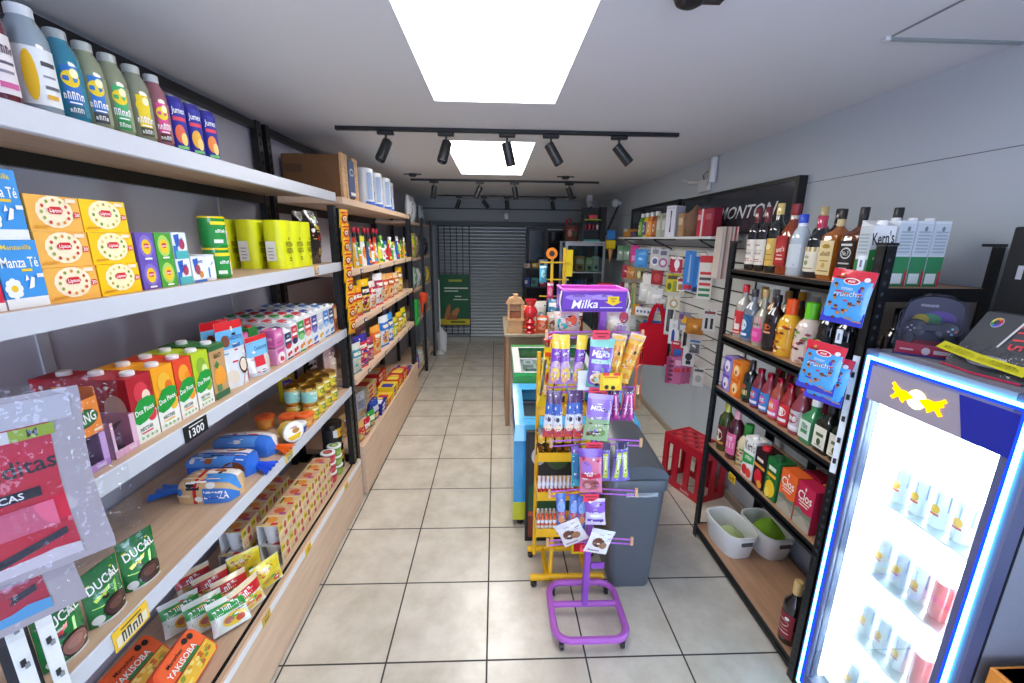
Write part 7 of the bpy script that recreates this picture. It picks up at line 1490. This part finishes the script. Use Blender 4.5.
def stick(col, c2, h, r=.0085):
    m = MB(); m.lathe([(r*.9, 0), (r, .004), (r, h*.78), (r*.8, h*.8), (r*.9, h)], col, 'gloss', 8); m.art(cylS(r+.0006, r+.0006, 0, h*.78, 2.6), r*2.6, h*.78, [('r', 0, .3, 1, .6, c2), ('r', 0, .75, 1, .95, 'f0f0f0')], sub=3); return Proto('candy_stick', 'candy', [('candy_stick', m)])
s1, s2, s3 = stick('f2e8ea', 'c8283a', .125), stick('f0642a', 'f4f0e8', .12), stick('e8e8f0', 'd8dce8', .11)
def row(p, zz, n, lb, grp, x0=-.155, y=-.028):
    for k in range(n): p.put('%s, %s from the left' % (lb, (ORD+['thirteenth'])[k]), (.385+x0+.0215*k, 1.985+y, zz+.0045), 0, grp)
row(s1, TR[1], 9, 'red and white candy stick in the second yellow tray', 'red and white candy sticks')
row(s2, TR[0], 7, 'orange candy stick in the lowest yellow tray', 'orange candy sticks')
row(s3, TR[0], 5, 'white candy stick at the back of the lowest yellow tray', 'white candy sticks', -.15, .03)
lb_ = pillow('candy_bar', 'candy', .05, .30, .02, 'f4cc1a', [('r', .1, .2, .35, .8, '3a3420'), ('e', .6, .5, .2, .1, 'd83a2a'), ('r', .1, .85, .9, .92, 'e8501e')], seed=15)
for k, (x, y, zz, rz, ln, lb) in enumerate(((.222, 1.93, 1.05, .25, -.05, 'leftmost'), (.252, 1.945, 1.09, .1, -.1, 'second from the left'), (.285, 1.955, 1.04, -.1, 0, 'third from the left, half hidden'))):
    lb_.put('long yellow candy bar hung on the yellow stand, %s' % lb, (x, y, zz), group='long yellow candy bars', rot=(0, .12, rz))
pal2 = ['f2d01a', 'e8a01a', 'f4dc3a', 'd8b81a']
for k in range(5):
    pillow('candy_bar', 'candy', .045, .16, .02, pal2[k % 4], [('r', .1, .3, .9, .5, '3a2a20'), ('r', .2, .6, .8, .7, 'd83a2a')], seed=25+k).put('short yellow candy bar in the top yellow tray, %s from the left' % ORD[k], (.385-.15+.048*k, 1.985, TR[3]+.0045), 0, 'short yellow candy bars')
for k in range(5):
    pillow('candy_bag', 'candy', .05, .15, .03, ['3a2a18', '4a3a1a', '2a2218', '5a4420', '6a4a1e'][k], [('r', .1, .5, .9, .8, 'd8a81a'), ('e', .5, .3, .3, .12, '8a5a2a')], seed=45+k).put('brown and gold candy bag in the third yellow tray, %s from the left' % ORD[k], (.385-.148+.046*k, 2.0, TR[2]+.0045), 0, 'brown and gold candy bags')
# orange wire rack at the back right
ow = empty('wire_rack', 'orange wire rack standing behind the purple stand', 'rack', (.757, 2.372, 0))
m = MB(); OR = 'f0683a'
for p in (([(.075, 0, .0), (.085, 0, 1.22)]), ([(-.10, 0, 0), (-.09, 0, 1.10)])): m.tube([(a, b_, max(c_, .004)) for a, b_, c_ in p], .009, OR, 'steel_paint', 6)
obj('upright', m, ow)
m = MB(); m.tube([(-.10, -.025, 1.12), (.10, -.025, 1.24), (.11, -.025, .86), (-.10, -.025, .86)], .005, OR, 'steel_paint', 6, True); m.tube([(-.1, -.025, 1.02), (.1, -.025, 1.14)], .004, OR, 'steel_paint', 5); m.tube([(.085, 0, 1.2), (.10, -.025, 1.22)], .005, OR, 'steel_paint', 5); m.tube([(-.09, 0, 1.08), (-.10, -.025, 1.1)], .005, OR, 'steel_paint', 5); m.tube([(0, -.025, .86), (.01, -.025, 1.18)], .004, OR, 'steel_paint', 5); obj('wire_pocket', m, ow)

# ------------------------------------------------------------------ purple candy stand in front
PU, PK = '9450bc', 'b564c4'
mk = empty('candy_stand', 'purple and pink wheeled candy stand with an open header box in the aisle', 'stand', (.45, 1.72, 0))
rr = round_rect(.34, .335, .07, 6)
m = MB(); m.tube([(x, y-.012, .062) for x, y in rr], .017, PK, 'steel_paint', 8, True); m.tube([(-.17, .02, .062), (.17, .02, .062)], .016, PK, 'steel_paint', 8); obj('base_frame', m, mk)
for sx in (-.142, .142):
    for yy in (-.165, .142):
        c = MB(); c.lathe([(.012, -.009), (.021, -.008), (.021, .008), (.012, .009)], '1d1d1f', 'plastic', 12); c.v = [(zz+sx, y+yy, x+.0225) for x, y, zz in c.v]; c.box(sx-.012, yy-.008, .03, sx+.012, yy+.008, .046, '6a6e74', 'metal'); obj('caster', c, mk)
m = MB(); m.box(-.015, .004, .06, .015, .034, 1.56, PU, 'steel_paint', .003); m.box(.019, .01, .28, .085, .02, .31, PU, 'steel_paint'); obj('post', m, mk)
hb = MB(); w, d, z0, z1 = .262, .155, 1.562, 1.648; t = .004
for bx_ in ((-w/2, -d/2, z0, w/2, d/2, z0+t), (-w/2, -d/2, z0+t, w/2, -d/2+t, z1), (-w/2, d/2-t, z0+t, w/2, d/2, z1), (-w/2, -d/2+t, z0+t, -w/2+t, d/2-t, z1), (w/2-t, -d/2+t, z0+t, w/2, d/2-t, z1)): hb.box(*bx_, 'd868d0', 'plastic')
for a in ((-w/2-.004, -d/2-.004, z1, w/2+.004, -d/2+.006, z1+.008), (-w/2-.004, d/2-.006, z1, w/2+.004, d/2+.004, z1+.008), (-w/2-.004, -d/2+.006, z1, -w/2+.006, d/2-.006, z1+.008), (w/2-.006, -d/2+.006, z1, w/2+.004, d/2-.006, z1+.008)): hb.box(*a, 'e070d6', 'plastic', .002)
hbo = obj('header_box', hb, mk); hbo.location = (-.05, .045, 0)
fc = MB(); S = lambda u, v, o: (-w/2+w*u, -d/2-.001-o-.006*math.sin(PI*u), z0+.002+(z1-z0-.006)*v)
fc.surf(S, 8, 2, '6a35b0', 'card'); fc.art(S, w, z1-z0, [('r', .02, .02, .98, .12, '4a2a8a'), ('e', .3, .72, .26, .16, '9a78cc'), ('e', .62, .75, .18, .14, 'a98ad4'), ('t', 'Milka', .36, .4, .42, 'f4eefa', .5, .04, .25), ('p', [(.70, .78), (.88, .78), (.88, .52), (.93, .52), (.79, .30), (.65, .52), (.70, .52)], 'f2c81e'), ('t', 'TODOS', .79, .66, .10, '8a6a10', .15), ('t', 'AQUI', .79, .53, .08, '8a6a10', .12), ('r', .58, .2, .94, .235, 'e8e0f4'), ('t', 'PERFECT', .25, .82, .14, '4a2a7a', .36), ('t', 'DUO', .64, .82, .14, '4a2a7a', .12)], sub=8)
obj('header_print', fc, hbo, 'purple printed front with white lettering')
fc = MB(); S = lambda u, v, o: (-w/2-.0008-o, d/2-d*u, z0+.002+(z1-z0-.006)*v); fc.art(S, d, z1-z0, [('r', 0, 0, 1, 1, '7a4ac0'), ('p', [(.1, .1), (.4, .1), (.3, .9)], 'd8a0e0'), ('r', .55, .2, .85, .8, 'f0c87a'), ('e', .7, .4, .12, .16, 'b84a6a')]); obj('side_print', fc, hbo)
for sx in (-1, 1):
    m = MB(); m.tube([(sx*(w/2+.004), -d/2-.004, z0), (sx*(w/2+.012), -d/2-.008, (z0+z1)/2), (sx*(w/2+.004), -d/2-.004, z1)], .0032, 'd8d4dc', 'plastic', 6); obj('corner_trim', m, hbo)
LV = [1.475, 1.235, .985, .735, .475]
for k, zz in enumerate(LV):
    for sx in (-1, 1):
        m = MB(); L_ = .195; xo = (-.045 if sx > 0 else -.035) if k < 2 else (-.01 if sx > 0 else 0)
        m.tube([(sx*.018, -.01, zz), (sx*L_+xo, -.03, zz), (sx*(L_+.012)+xo, -.03, zz-.012), (sx*L_+xo, -.03, zz-.024), (sx*.018, -.01, zz-.024)], .0038, 'c070d8', 'steel_paint', 6)
        m.box(sx*(L_+.010)+xo-.006, -.034, zz-.03, sx*(L_+.010)+xo+.006, -.026, zz+.012, 'd8a878', 'plastic'); obj('hook_arm', m, mk)
    m = MB(); m.tube([(0, .004, zz), (-.03, -.065, zz)], .0035, 'c070d8', 'steel_paint', 5); obj('hook_arm', m, mk)
    m = MB(); m.box(-.062, -.086, zz-.016, .008, -.084, zz+.022, 'f0405a', 'card'); m.art(lambda u, v, o: (-.062+.07*u, -.0863-o, zz-.016+.038*v), .08, .044, [('r', .12, .6, .9, .72, '7a1a2a'), ('r', .3, .25, .75, .37, '7a1a2a')]); obj('price_card', m, mk, 'pinkish red price card')
    if k == 0: pass
gm_ = 'sweets hung on the purple stand'
def sweet(w, h, t, col, art, seed, seal=None): return pillow('candy_bar', 'candy', w, h, t, col, art, seed=seed, seal=seal, nu=8, nv=12)
X0, Y0 = .45, 1.72
def hangs(p, z, xs, y, lb, group, jit=.04):
    for k, x in enumerate(xs):
        p.put('%s, %s from the left' % (lb, ORD[k]) if len(xs) > 1 else lb, (X0+x, Y0+y-.004*(k % 2), z), group=group if len(xs) > 1 else None, rot=(.06*math.sin(5*k+z*9), .09*math.sin(3*k+z*7), (k-1)*jit*2.5+.1*math.sin(z*40)))
yp = sweet(.046, .21, .02, 'a878c0', [('r', 0, .72, 1, 1, 'f2d03a'), ('r', 0, .46, 1, .72, '7a3ab0'), ('e', .5, .34, .44, .14, 'c8a8d0'), ('e', .5, .2, .44, .14, 'f0c84a'), ('e', .4, .1, .3, .08, 'e0a07a'), ('t', 'duo', .5, .62, .06, 'ffffff', .6)], 201)
hangs(yp, 1.262, (-.205, -.158, -.111), -.055, 'yellow and purple chocolate pack on the top arm', 'yellow and purple chocolate packs')
gc_ = sweet(.098, .21, .026, '7a52b8', [('r', 0, .82, 1, 1, '8ad0c0'), ('r', 0, .42, 1, .82, '8058c0'), ('t', 'Milka', .5, .7, .12, 'ffffff', .8, 0, .2), ('r', .1, .5, .9, .58, 'b8e0d0'), ('p', [(0, .02), (1, .02), (1, .38), (.5, .5), (0, .36)], '2f9a78'), ('e', .45, .2, .34, .12, 'e8d0a0'), ('e', .66, .24, .2, .08, 'c89a5a'), ('e', .3, .18, .12, .06, 'a8703a')], 202)
hangs(gc_, 1.255, (-.03,), -.089, 'purple and green chocolate bag under the top red price card', None)
wf = pillow('wafer_bag', 'candy', .062, .22, .04, 'f0bc4a', [('r', 0, .1+.2*i, 1, .19+.2*i, 'e89a2a') for i in range(4)]+[('r', 0, .88, 1, 1, 'd8b8a0')], 'film', seed=203)
wf.put('long golden wafer bag on the right end of the top arm', (X0+.082, Y0-.035, 1.262), group='golden wafer bags', rot=(0, .27, -.2))
wf.put('long golden wafer bag beside the green chocolate bag', (X0+.030, Y0-.045, 1.255), group='golden wafer bags', rot=(0, .14, -.1))
cbag = pillow('candy_bag', 'candy', .11, .105, .05, 'd8c4b8', [('e', .3, .5, .22, .3, '3aa89a'), ('e', .65, .62, .24, .24, 'f05a2a'), ('e', .5, .2, .3, .14, 'e8d0b0')], seed=204)
hangs(cbag, 1.452, (-.145,), .03, 'clear bag of teal and orange sweets under the header', None)
cb2 = pillow('candy_bag', 'candy', .115, .115, .05, 'd8cdb8', [('e', .3, .4, .24, .3, 'e8d8a8'), ('e', .7, .7, .2, .2, 'c84a5a'), ('e', .6, .3, .2, .2, 'b890c0')], seed=205)
hangs(cb2, 1.45, (.072,), .03, 'clear bag of cream and pink sweets under the header', None)
cw = sweet(.042, .215, .02, 'e6e4ea', [('r', 0, .72, 1, 1, '5a3a6a'), ('r', 0, .5, 1, .74, '3a62b8'), ('p', [(.1, .3), (.9, .3), (.6, .52), (.3, .52)], 'f4f4f4'), ('e', .5, .4, .2, .05, '3a3a4a'), ('r', 0, .0, 1, .2, 'c83a3a'), ('e', .5, .22, .4, .08, 'f0e0c0')], 206)
hangs(cw, 1.022, (-.228, -.182, -.137, -.093), -.06, 'blue and white chocolate bar on the second arm', 'blue and white chocolate bars')
pg = sweet(.105, .21, .026, 'a890d0', [('r', 0, .55, 1, .9, '9a78d0'), ('t', 'Milka', .45, .72, .1, 'ffffff', .6, 0, .2), ('p', [(.5, .5), (.9, .88), (.95, .8), (.6, .5)], 'e8def4'), ('r', 0, 0, 1, .48, '9ab88a'), ('e', .5, .25, .34, .13, 'f0ead8'), ('e', .3, .14, .2, .08, '6a4a2a'), ('e', .7, .2, .18, .08, '7a9a5a')], 207)
hangs(pg, 1.02, (-.028,), -.09, 'pale purple chocolate bag under the second red price card', None)
pkb = sweet(.032, .15, .016, '8a2a7a', [('r', .3, .1, .7, .9, 'd83a9a'), ('r', .42, .2, .58, .8, 'f0d8ec'), ('r', 0, .84, 1, 1, '4a2a5a')], 208)
hangs(pkb, 1.085, (.038, .072, .105, .137), -.035, 'pink and purple candy bar on the right second arm', 'pink and purple candy bars')
tl_ = sweet(.04, .2, .016, '2a9ab0', [('r', .2, .2, .8, .8, '1f6a9a'), ('r', 0, .84, 1, 1, '7a4ab0')], 209)
hangs(tl_, .78, (-.09,), -.06, 'narrow teal candy bar beside the pink bag', None)
pkg = sweet(.098, .215, .028, 'd87898', [('r', 0, .82, 1, 1, '7a4ab8'), ('e', .3, .6, .26, .14, 'a878d0'), ('t', 'Milka', .5, .46, .09, 'ffffff', .7, 0, .2), ('r', .05, .36, .95, .46, 'c82a48'), ('e', .5, .2, .4, .13, 'a85a60'), ('e', .35, .18, .16, .07, 'd89aa0'), ('e', .68, .22, .16, .07, '8a3a48')], 210)
hangs(pkg, .77, (-.03,), -.09, 'pink chocolate bag under the third red price card', None)
gb_ = sweet(.042, .19, .018, '7a6ac0', [('r', .25, .1, .75, .75, 'c8d83a'), ('r', .4, .2, .6, .7, 'f0f0e0'), ('r', 0, .84, 1, 1, '3a2a5a')], 211)
hangs(gb_, .79, (.045, .09, .135), -.035, 'lime and purple candy bar on the right third arm', 'lime and purple candy bars')
bl_ = sweet(.044, .205, .02, '4a70c0', [('e', .5, .7, .4, .16, '8aa8e0'), ('e', .5, .4, .36, .1, 'd88a5a'), ('r', 0, .1, 1, .24, '3a4a9a'), ('e', .5, .12, .3, .06, 'e8e8f0'), ('r', .1, .5, .9, .58, 'c85a6a')], 212)
hangs(bl_, .53, (-.145, -.10, -.058), -.055, 'blue candy bar on the left fourth arm', 'blue candy bars')
lv = sweet(.09, .13, .026, 'd8ccec', [('r', 0, .5, 1, .9, '8a5ac8'), ('p', [(.1, .5), (.2, .9), (.3, .5), (.45, .9), (.6, .5), (.75, .9), (.9, .5)], 'f0eaf8'), ('r', .1, .16, .9, .26, '6a4ab0'), ('e', .5, .4, .3, .06, 'ffffff')], 213)
hangs(lv, .605, (.0,), -.09, 'white and violet chocolate bag under the fourth red price card', None)
wbp = sweet(.12, .12, .024, 'e9e6e6', [('e', .4, .5, .26, .2, '6a3a28'), ('e', .65, .4, .18, .14, '9a6a4a'), ('r', 0, .84, 1, 1, 'd8d4dc'), ('r', .1, .1, .6, .18, 'b89aa8')], 214)
wbp.put('white chocolate pack with brown print slanting at the bottom of the stand', (X0+.0, Y0-.105, .47), group='white chocolate packs', rot=(0, .35, .2)); wbp.put('white chocolate pack with brown print tilted the other way, behind', (X0-.075, Y0-.075, .50), group='white chocolate packs', rot=(0, -.5, -.1))
pp = MB(); pp.box(-.045, -.001, 0, .045, .001, .075, 'f0c01e', 'card'); pp.art(flatS(.09, .002, .075), .09, .075, [('e', .5, .5, .4, .4, 'f4d83a'), ('r', .2, .7, .8, .8, 'e8821e'), ('r', .1, .85, .4, 1, 'e83a3a'), ('r', .6, .85, .9, 1, 'e83a3a'), ('e', .3, .2, .1, .12, '3a2a1a'), ('e', .6, .16, .1, .12, '3a2a1a')])
solo('price_star', pp, 'yellow and red starburst price card between the top arms of the purple stand', 'card', (X0+.022, Y0-.10, 1.248), 0)
qr = MB(); qr.box(-.035, -.001, 0, .035, .001, .085, 'dfe3e8', 'card'); solo('notice_card', qr, 'white card with a red edge between the top arms', 'card', (X0-.075, Y0-.075, 1.24))

# ------------------------------------------------------------------ far counter and displays
ct = empty('counter', 'wooden counter behind the green freezer', 'counter', (.10, 3.95, 0))
m = MB(); m.box(0, 0, 0.002, .03, .9, .93, 'fff', 'chipboard'); m.box(.03, .02, .002, .72, .9, .93, '8a7a66', 'plastic'); obj('counter_body', m, ct)
m = MB(); m.box(-.02, -.02, .9305, .88, .92, .96, 'a89880', 'plastic', .004); obj('worktop', m, ct)
zt = .9605
hs = empty('wooden_dispenser', 'small pine dispenser shaped like a tower on the far counter', 'dispenser', (.19, 4.05, zt))
m = MB(); m.box(-.07, -.06, 0, .07, .06, .12, 'fff', 'natural_pine', .004); m.box(-.085, -.075, .1205, .085, .075, .14, 'fff', 'natural_pine'); obj('base', m, hs)
m = MB(); 
for sx in (-1, 1): m.box(sx*.075, -.05, .1405, sx*.055, .05, .28, 'fff', 'natural_pine')
m.box(-.055, .03, .1405, .055, .05, .28, 'fff', 'natural_pine'); m.box(-.05, -.02, .1405, .05, .03, .20, '9a5a3a', 'card'); obj('tower', m, hs)
m = MB(); m.prism([(-.09, .2805), (.09, .2805), (.06, .33), (.02, .345), (.02, .37), (-.02, .37), (-.02, .345), (-.06, .33)], -.055, .055, 'fff', 'natural_pine', axis='y'); obj('roof', m, hs)
rc = empty('spiral_toy', 'red coiled candy toy with a heart-shaped top on the far counter', 'toy', (.335, 3.99, zt))
m = MB(); m.lathe([(.05, 0), (.055, .01), (.03, .035), (.05, .05), (.055, .06), (.03, .085), (.048, .10), (.05, .11), (.025, .14)], 'd8242e', 'gloss', 16); obj('coil', m, rc)
m = MB(); m.lathe([(.02, .1405), (.06, .17), (.07, .21), (.05, .25), (.03, .265), (.05, .30), (.06, .33), (.02, .335)], 'e02a34', 'gloss', 16, sy=.6); obj('heart_top', m, rc)
for k, (x, y, zz, w, h, c, c2, lb) in enumerate(((.45, 4.0, zt, .12, .17, 'f0642a', 'f8a080', 'orange bag of ring sweets on the far counter'), (.56, 4.02, zt, .13, .2, 'd8c0a8', '8a5a3a', 'beige bag of sweets on the far counter'), (.685, 4.0, zt, .13, .19, '6a5040', 'c8a070', 'brown bag of sweets on the far counter'), (.80, 4.05, zt, .12, .22, '8a3a30', 'e0b080', 'dark red bag of sweets on the far counter'), (.32, 4.2, zt, .12, .24, 'f08a5a', 'e84a3a', 'coral bag in the second row of the far counter'), (.45, 4.22, zt, .13, .28, 'e8e0d0', '8aa0b8', 'white bag in the second row of the far counter'), (.59, 4.22, zt, .13, .30, '4a8ab0', 'b0d8e8', 'blue bag in the second row of the far counter'), (.73, 4.2, zt, .13, .3, '5a6ab0', 'e0a0c0', 'violet-blue bag in the second row of the far counter'))):
    pillow('sweets_bag', 'bag', w, h, .06, c, [('e', .5, .4, .34, .24, c2), ('r', .1, .75, .9, .88, 'f0f0e8')], seed=300+k, nu=8, nv=8).put(lb, (x, y, zz), .15*(k % 3-1))
rs = MB(); rs.tube([(0, 0, 0), (.09, .02, .05), (.16, .0, .13)], .045, 'c81a34', 'gloss', 10); solo('stocking_toy', rs, 'red stocking-shaped bag lying on the green freezer rim', 'toy', (.44, 3.62, .95), .2)
# yellow display rack with hung toys
yr = empty('display_rack', 'yellow wire display rack with a round orange sign near the glass cabinet', 'rack', (.66, 4.55, zt))
for x in (-.06, .07):
    m = MB(); m.box(x-.014, -.012, 0, x+.014, .012, .80, 'f0c01a', 'steel_paint'); obj('upright', m, yr)
m = MB(); m.box(-.20, -.20, 0, .12, .02, .012, 'f0c01a', 'steel_paint'); obj('foot', m, yr)
for zz in (.28, .46, .64):
    m = MB(); m.box(-.19, -.022, zz, .12, -.0125, zz+.014, 'e8c01a', 'steel_paint'); obj('crossbar', m, yr)
m = MB(); m.box(.086, -.006, .50, .16, .0, .78, 'f4d81e', 'card'); obj('yellow_board', m, yr)
m = MB(); m.lathe([(.06, 0), (.06, .012)], 'f08a1e', 'card', 20); m.v = [(x-.07, zz-.024-.012, y+.74) for x, y, zz in m.v]; m.add([(-.07+.03*math.cos(PI*i/6), -.038, .74+.03*math.sin(PI*i/6)) for i in range(12)], [tuple(range(12))], '3a2a1a', 'card'); obj('round_sign', m, yr, 'round orange sign')
for k, (x, zz, c, c2, w, h, lb) in enumerate(((.50, .44, '4ab0d0', 'a8e0f0', .08, .18, 'pale blue toy pack hung on the yellow rack'), (.58, .24, 'e84a8a', 'f0a0c0', .07, .20, 'pink doll pack hung on the yellow rack'), (.66, .10, 'c8b0a0', '8a7a70', .16, .12, 'beige toy pack low on the yellow rack'), (.50, .08, '3a8aa8', 'b8d8e0', .09, .15, 'teal toy pack low on the yellow rack'), (.76, .10, '6ab0d8', 'e0e8f0', .09, .2, 'light blue toy pack at the right of the yellow rack'))):
    pillow('toy_pack', 'toy', w, h, .03, c, [('e', .5, .5, .3, .24, c2), ('r', .1, .84, .9, .96, 'f0f0f0')], seed=320+k, nu=6, nv=8).put(lb, (x, 4.50-.02*(k % 2), zt+zz), .1)
# glass showcase
gx0, gx1, gy0, gy1, gh = .90, 1.42, 5.55, 6.05, 1.81
gcab = empty('glass_showcase', 'aluminium-framed glass showcase at the far right', 'showcase', (gx0, gy0, 0)); w, d = gx1-gx0, gy1-gy0
m = MB()
for x in (0, w-.03):
    for y in (0, d-.03): m.box(x, y, .001, x+.03, y+.03, gh, 'b4b8b8', 'metal')
for zz in (.02, gh-.04, 1.42, 1.02):
    m.box(.03, 0, zz, w-.03, .02, zz+.03 if zz > 1.5 or zz < .1 else zz+.012, 'b4b8b8', 'metal'); 
m.box(0, 0, gh, w, d, gh+.012, 'b8bcbc', 'plastic'); obj('frame', m, gcab)
for zz in (.05, .55, 1.02, 1.42):
    s = MB(); s.box(.03, .021, zz, w-.03, d-.03, zz+.010, '8a9a9a', 'plastic'); obj('shelf', s, gcab)
s = MB(); s.box(.03, .008, .05, w-.03, .012, gh-.04, 'fff', 'pale_glass'); obj('front_glass', s, gcab)
s = MB(); s.box(.03, d-.02, .05, w-.03, d-.012, gh-.04, '4a5256', 'plastic'); obj('back_panel', s, gcab)
for k, (x, zz, ww, hh_, c, lb) in enumerate(((1.0, 1.4325, .1, .16, 'a8703a', 'tan pack on the upper showcase shelf'), (1.13, 1.4325, .12, .20, 'c8844a', 'orange-tan pack on the upper showcase shelf'), (1.26, 1.4325, .1, .18, 'a8b890', 'pale green pack on the upper showcase shelf'), (1.35, 1.4325, .07, .2, 'c8d0d4', 'white pack on the upper showcase shelf'), (1.0, 1.0325, .12, .22, '3a4a5a', 'slate pack on the middle showcase shelf'), (1.15, 1.0325, .14, .28, '3a5a9a', 'blue pack on the middle showcase shelf'), (1.31, 1.0325, .1, .24, '8a9a9a', 'grey pack on the middle showcase shelf'))):
    solo('showcase_pack', boxm(ww, .12, hh_, c, [('r', .1, .5, .9, .8, 'd8d0b8'), ('e', .5, .25, .3, .14, '3a3a3a')], bev=.006), lb, 'pack', (x, 5.78, zz), 0)
zt2 = gh+.0125
og_ = empty('cup_organizer', 'black organizer with green and red cups on top of the glass showcase', 'organizer', (1.27, 5.75, zt2))
m = MB(); m.box(-.13, .08, 0, .17, .10, .44, '17181a', 'plastic'); m.box(-.13, -.08, 0, -.115, .08, .34, '1d2a26', 'plastic'); m.box(.10, -.08, 0, .17, .08, .44, '17181a', 'plastic'); m.box(-.115, -.08, 0, .10, .08, .025, '4a9a9a', 'plastic'); m.box(-.115, -.08, .14, .10, .08, .155, '2a2c2e', 'plastic'); m.box(-.115, -.08, .27, .10, .08, .285, '9ab82a', 'plastic'); obj('rack_body', m, og_)
m = MB()
for i in range(4):
    m.lathe([(.018, .1555), (.022, .215)], ['8a1f30', '9a2a3a', '7a1a2a', 'b8b0b4'][i], 'plastic', 10); m.v[-20:] = [(x-.085+.052*i, y-.02, zz) for x, y, zz in m.v[-20:]]
m.box(-.05, -.05, .2855, .06, .03, .34, 'd84a58', 'plastic', .006); obj('cups', m, og_)
kn = empty('gift_basket', 'dark red wicker gift basket with a handle on the glass showcase', 'basket', (1.01, 5.75, zt2))
m = MB(); m.lathe([(.07, 0), (.09, .02), (.10, .17), (.085, .2)], '5a3a34', 'cloth', 14); m.art(cylS(.095, .104, .03, .17, 2.4), .2, .14, [('e', .3, .5, .12, .3, '8a6a58'), ('e', .65, .5, .14, .3, '3a4a3a'), ('r', .1, .8, .9, .9, '8a2a34')], sub=5); obj('basket_body', m, kn)
m = MB(); m.tube([(-.08, 0, .19), (-.075, 0, .27), (-.04, 0, .29), (-.02, 0, .25)], .012, '9a2030', 'cloth', 8); obj('handle', m, kn)
# things on the far right wall
cm_ = empty('security_camera', 'white security camera high on the far right wall', 'camera', (1.40, 6.6, 2.38))
m = MB(); m.box(-.04, -.04, 0, .04, .04, .115, 'd9dcde', 'plastic', .01); obj('mount', m, cm_)
m = MB(); m.T = Matrix.Translation((0, -.06, -.03)) @ Matrix.Rotation(.5, 4, 'X') @ Matrix.Rotation(PI/2, 4, 'X'); m.lathe([(.04, -.06), (.045, -.04), (.045, .10), (.03, .11)], 'd4d7da', 'plastic', 14); m.lathe([(.03, .1105), (.028, .115)], '1a1b1d', 'gloss', 12); obj('camera_head', m, cm_)
lp = MB(); lp.lathe([(.03, 0), (.03, .03), (.055, .05), (.06, .09), (.03, .12)], 'e8eaea', 'plastic', 16); lp.v = [(-zz, y, x) for x, y, zz in lp.v]; solo('wall_lamp', lp, 'round white lamp on the right wall near the far corner', 'lamp', (XR-.001, 6.1, 2.345))
bp_ = MB(); bp_.tube([(0, 0, 0), (.24, .12, .53)], .012, '1b1c1e', 'plastic', 8); solo('black_pole', bp_, 'slanting black pole against the far right wall', 'pole', (1.47, 6.0, 1.80-.02))
wsb = MB(); wsb.box(1.50, 5.66, 1.60, XR-.0245, 6.3, 1.775, '17181a', 'plastic', .004); solo('black_wall_box', wsb, 'black box fixed on the wall beside the glass showcase', 'box')
ye = empty('inflatable_toy', 'blue and yellow toy with a cone foot hanging beside the showcase', 'toy', (1.50, 5.60, 1.66))
m = MB(); m.box(-.06, -.02, .19, .06, .02, .31, '3f86d0', 'gloss', .015); obj('blue_top', m, ye)
m = MB(); m.box(-.07, -.025, .07, .06, .015, .185, 'e8cc1e', 'gloss', .012); obj('yellow_middle', m, ye)
m = MB(); m.lathe([(.006, -.10), (.034, .06), (.03, .066)], 'c88a4a', 'plastic', 12); obj('cone', m, ye)
rb_ = MB(); rb_.box(-.10, -.07, 0, .10, .07, .012, 'b02a34', 'plastic', .004); rb_.box(-.09, -.06, .0125, .09, .06, .10, 'c83038', 'plastic', .01); rb_.box(-.09, -.0605, .04, .09, -.0604, .07, 'e8d8d8', 'card')
for k in range(3): solo('plastic_tub', rb_ if k == 0 else bpy.data.objects['plastic_tub'].data, 'red plastic container behind the hooks, %s of the stack of three' % pos3[k], 'container', (1.36, 5.2, 1.02+.1035*k), 0, 'stacked red containers')
st = empty('stool_stand', 'dark metal stand carrying the stacked red containers', 'stand', (1.36, 5.2, 0))
m = MB(); m.box(-.13, -.1, 1.0, .13, .1, 1.019, '2a2c2e', 'steel_paint'); obj('top', m, st)
for a in (-1, 1):
    for b_ in (-1, 1):
        m = MB(); m.box(a*.125-.012, b_*.09-.012, .001, a*.125+.012, b_*.09+.012, .9995, '2a2c2e', 'steel_paint'); obj('leg', m, st)
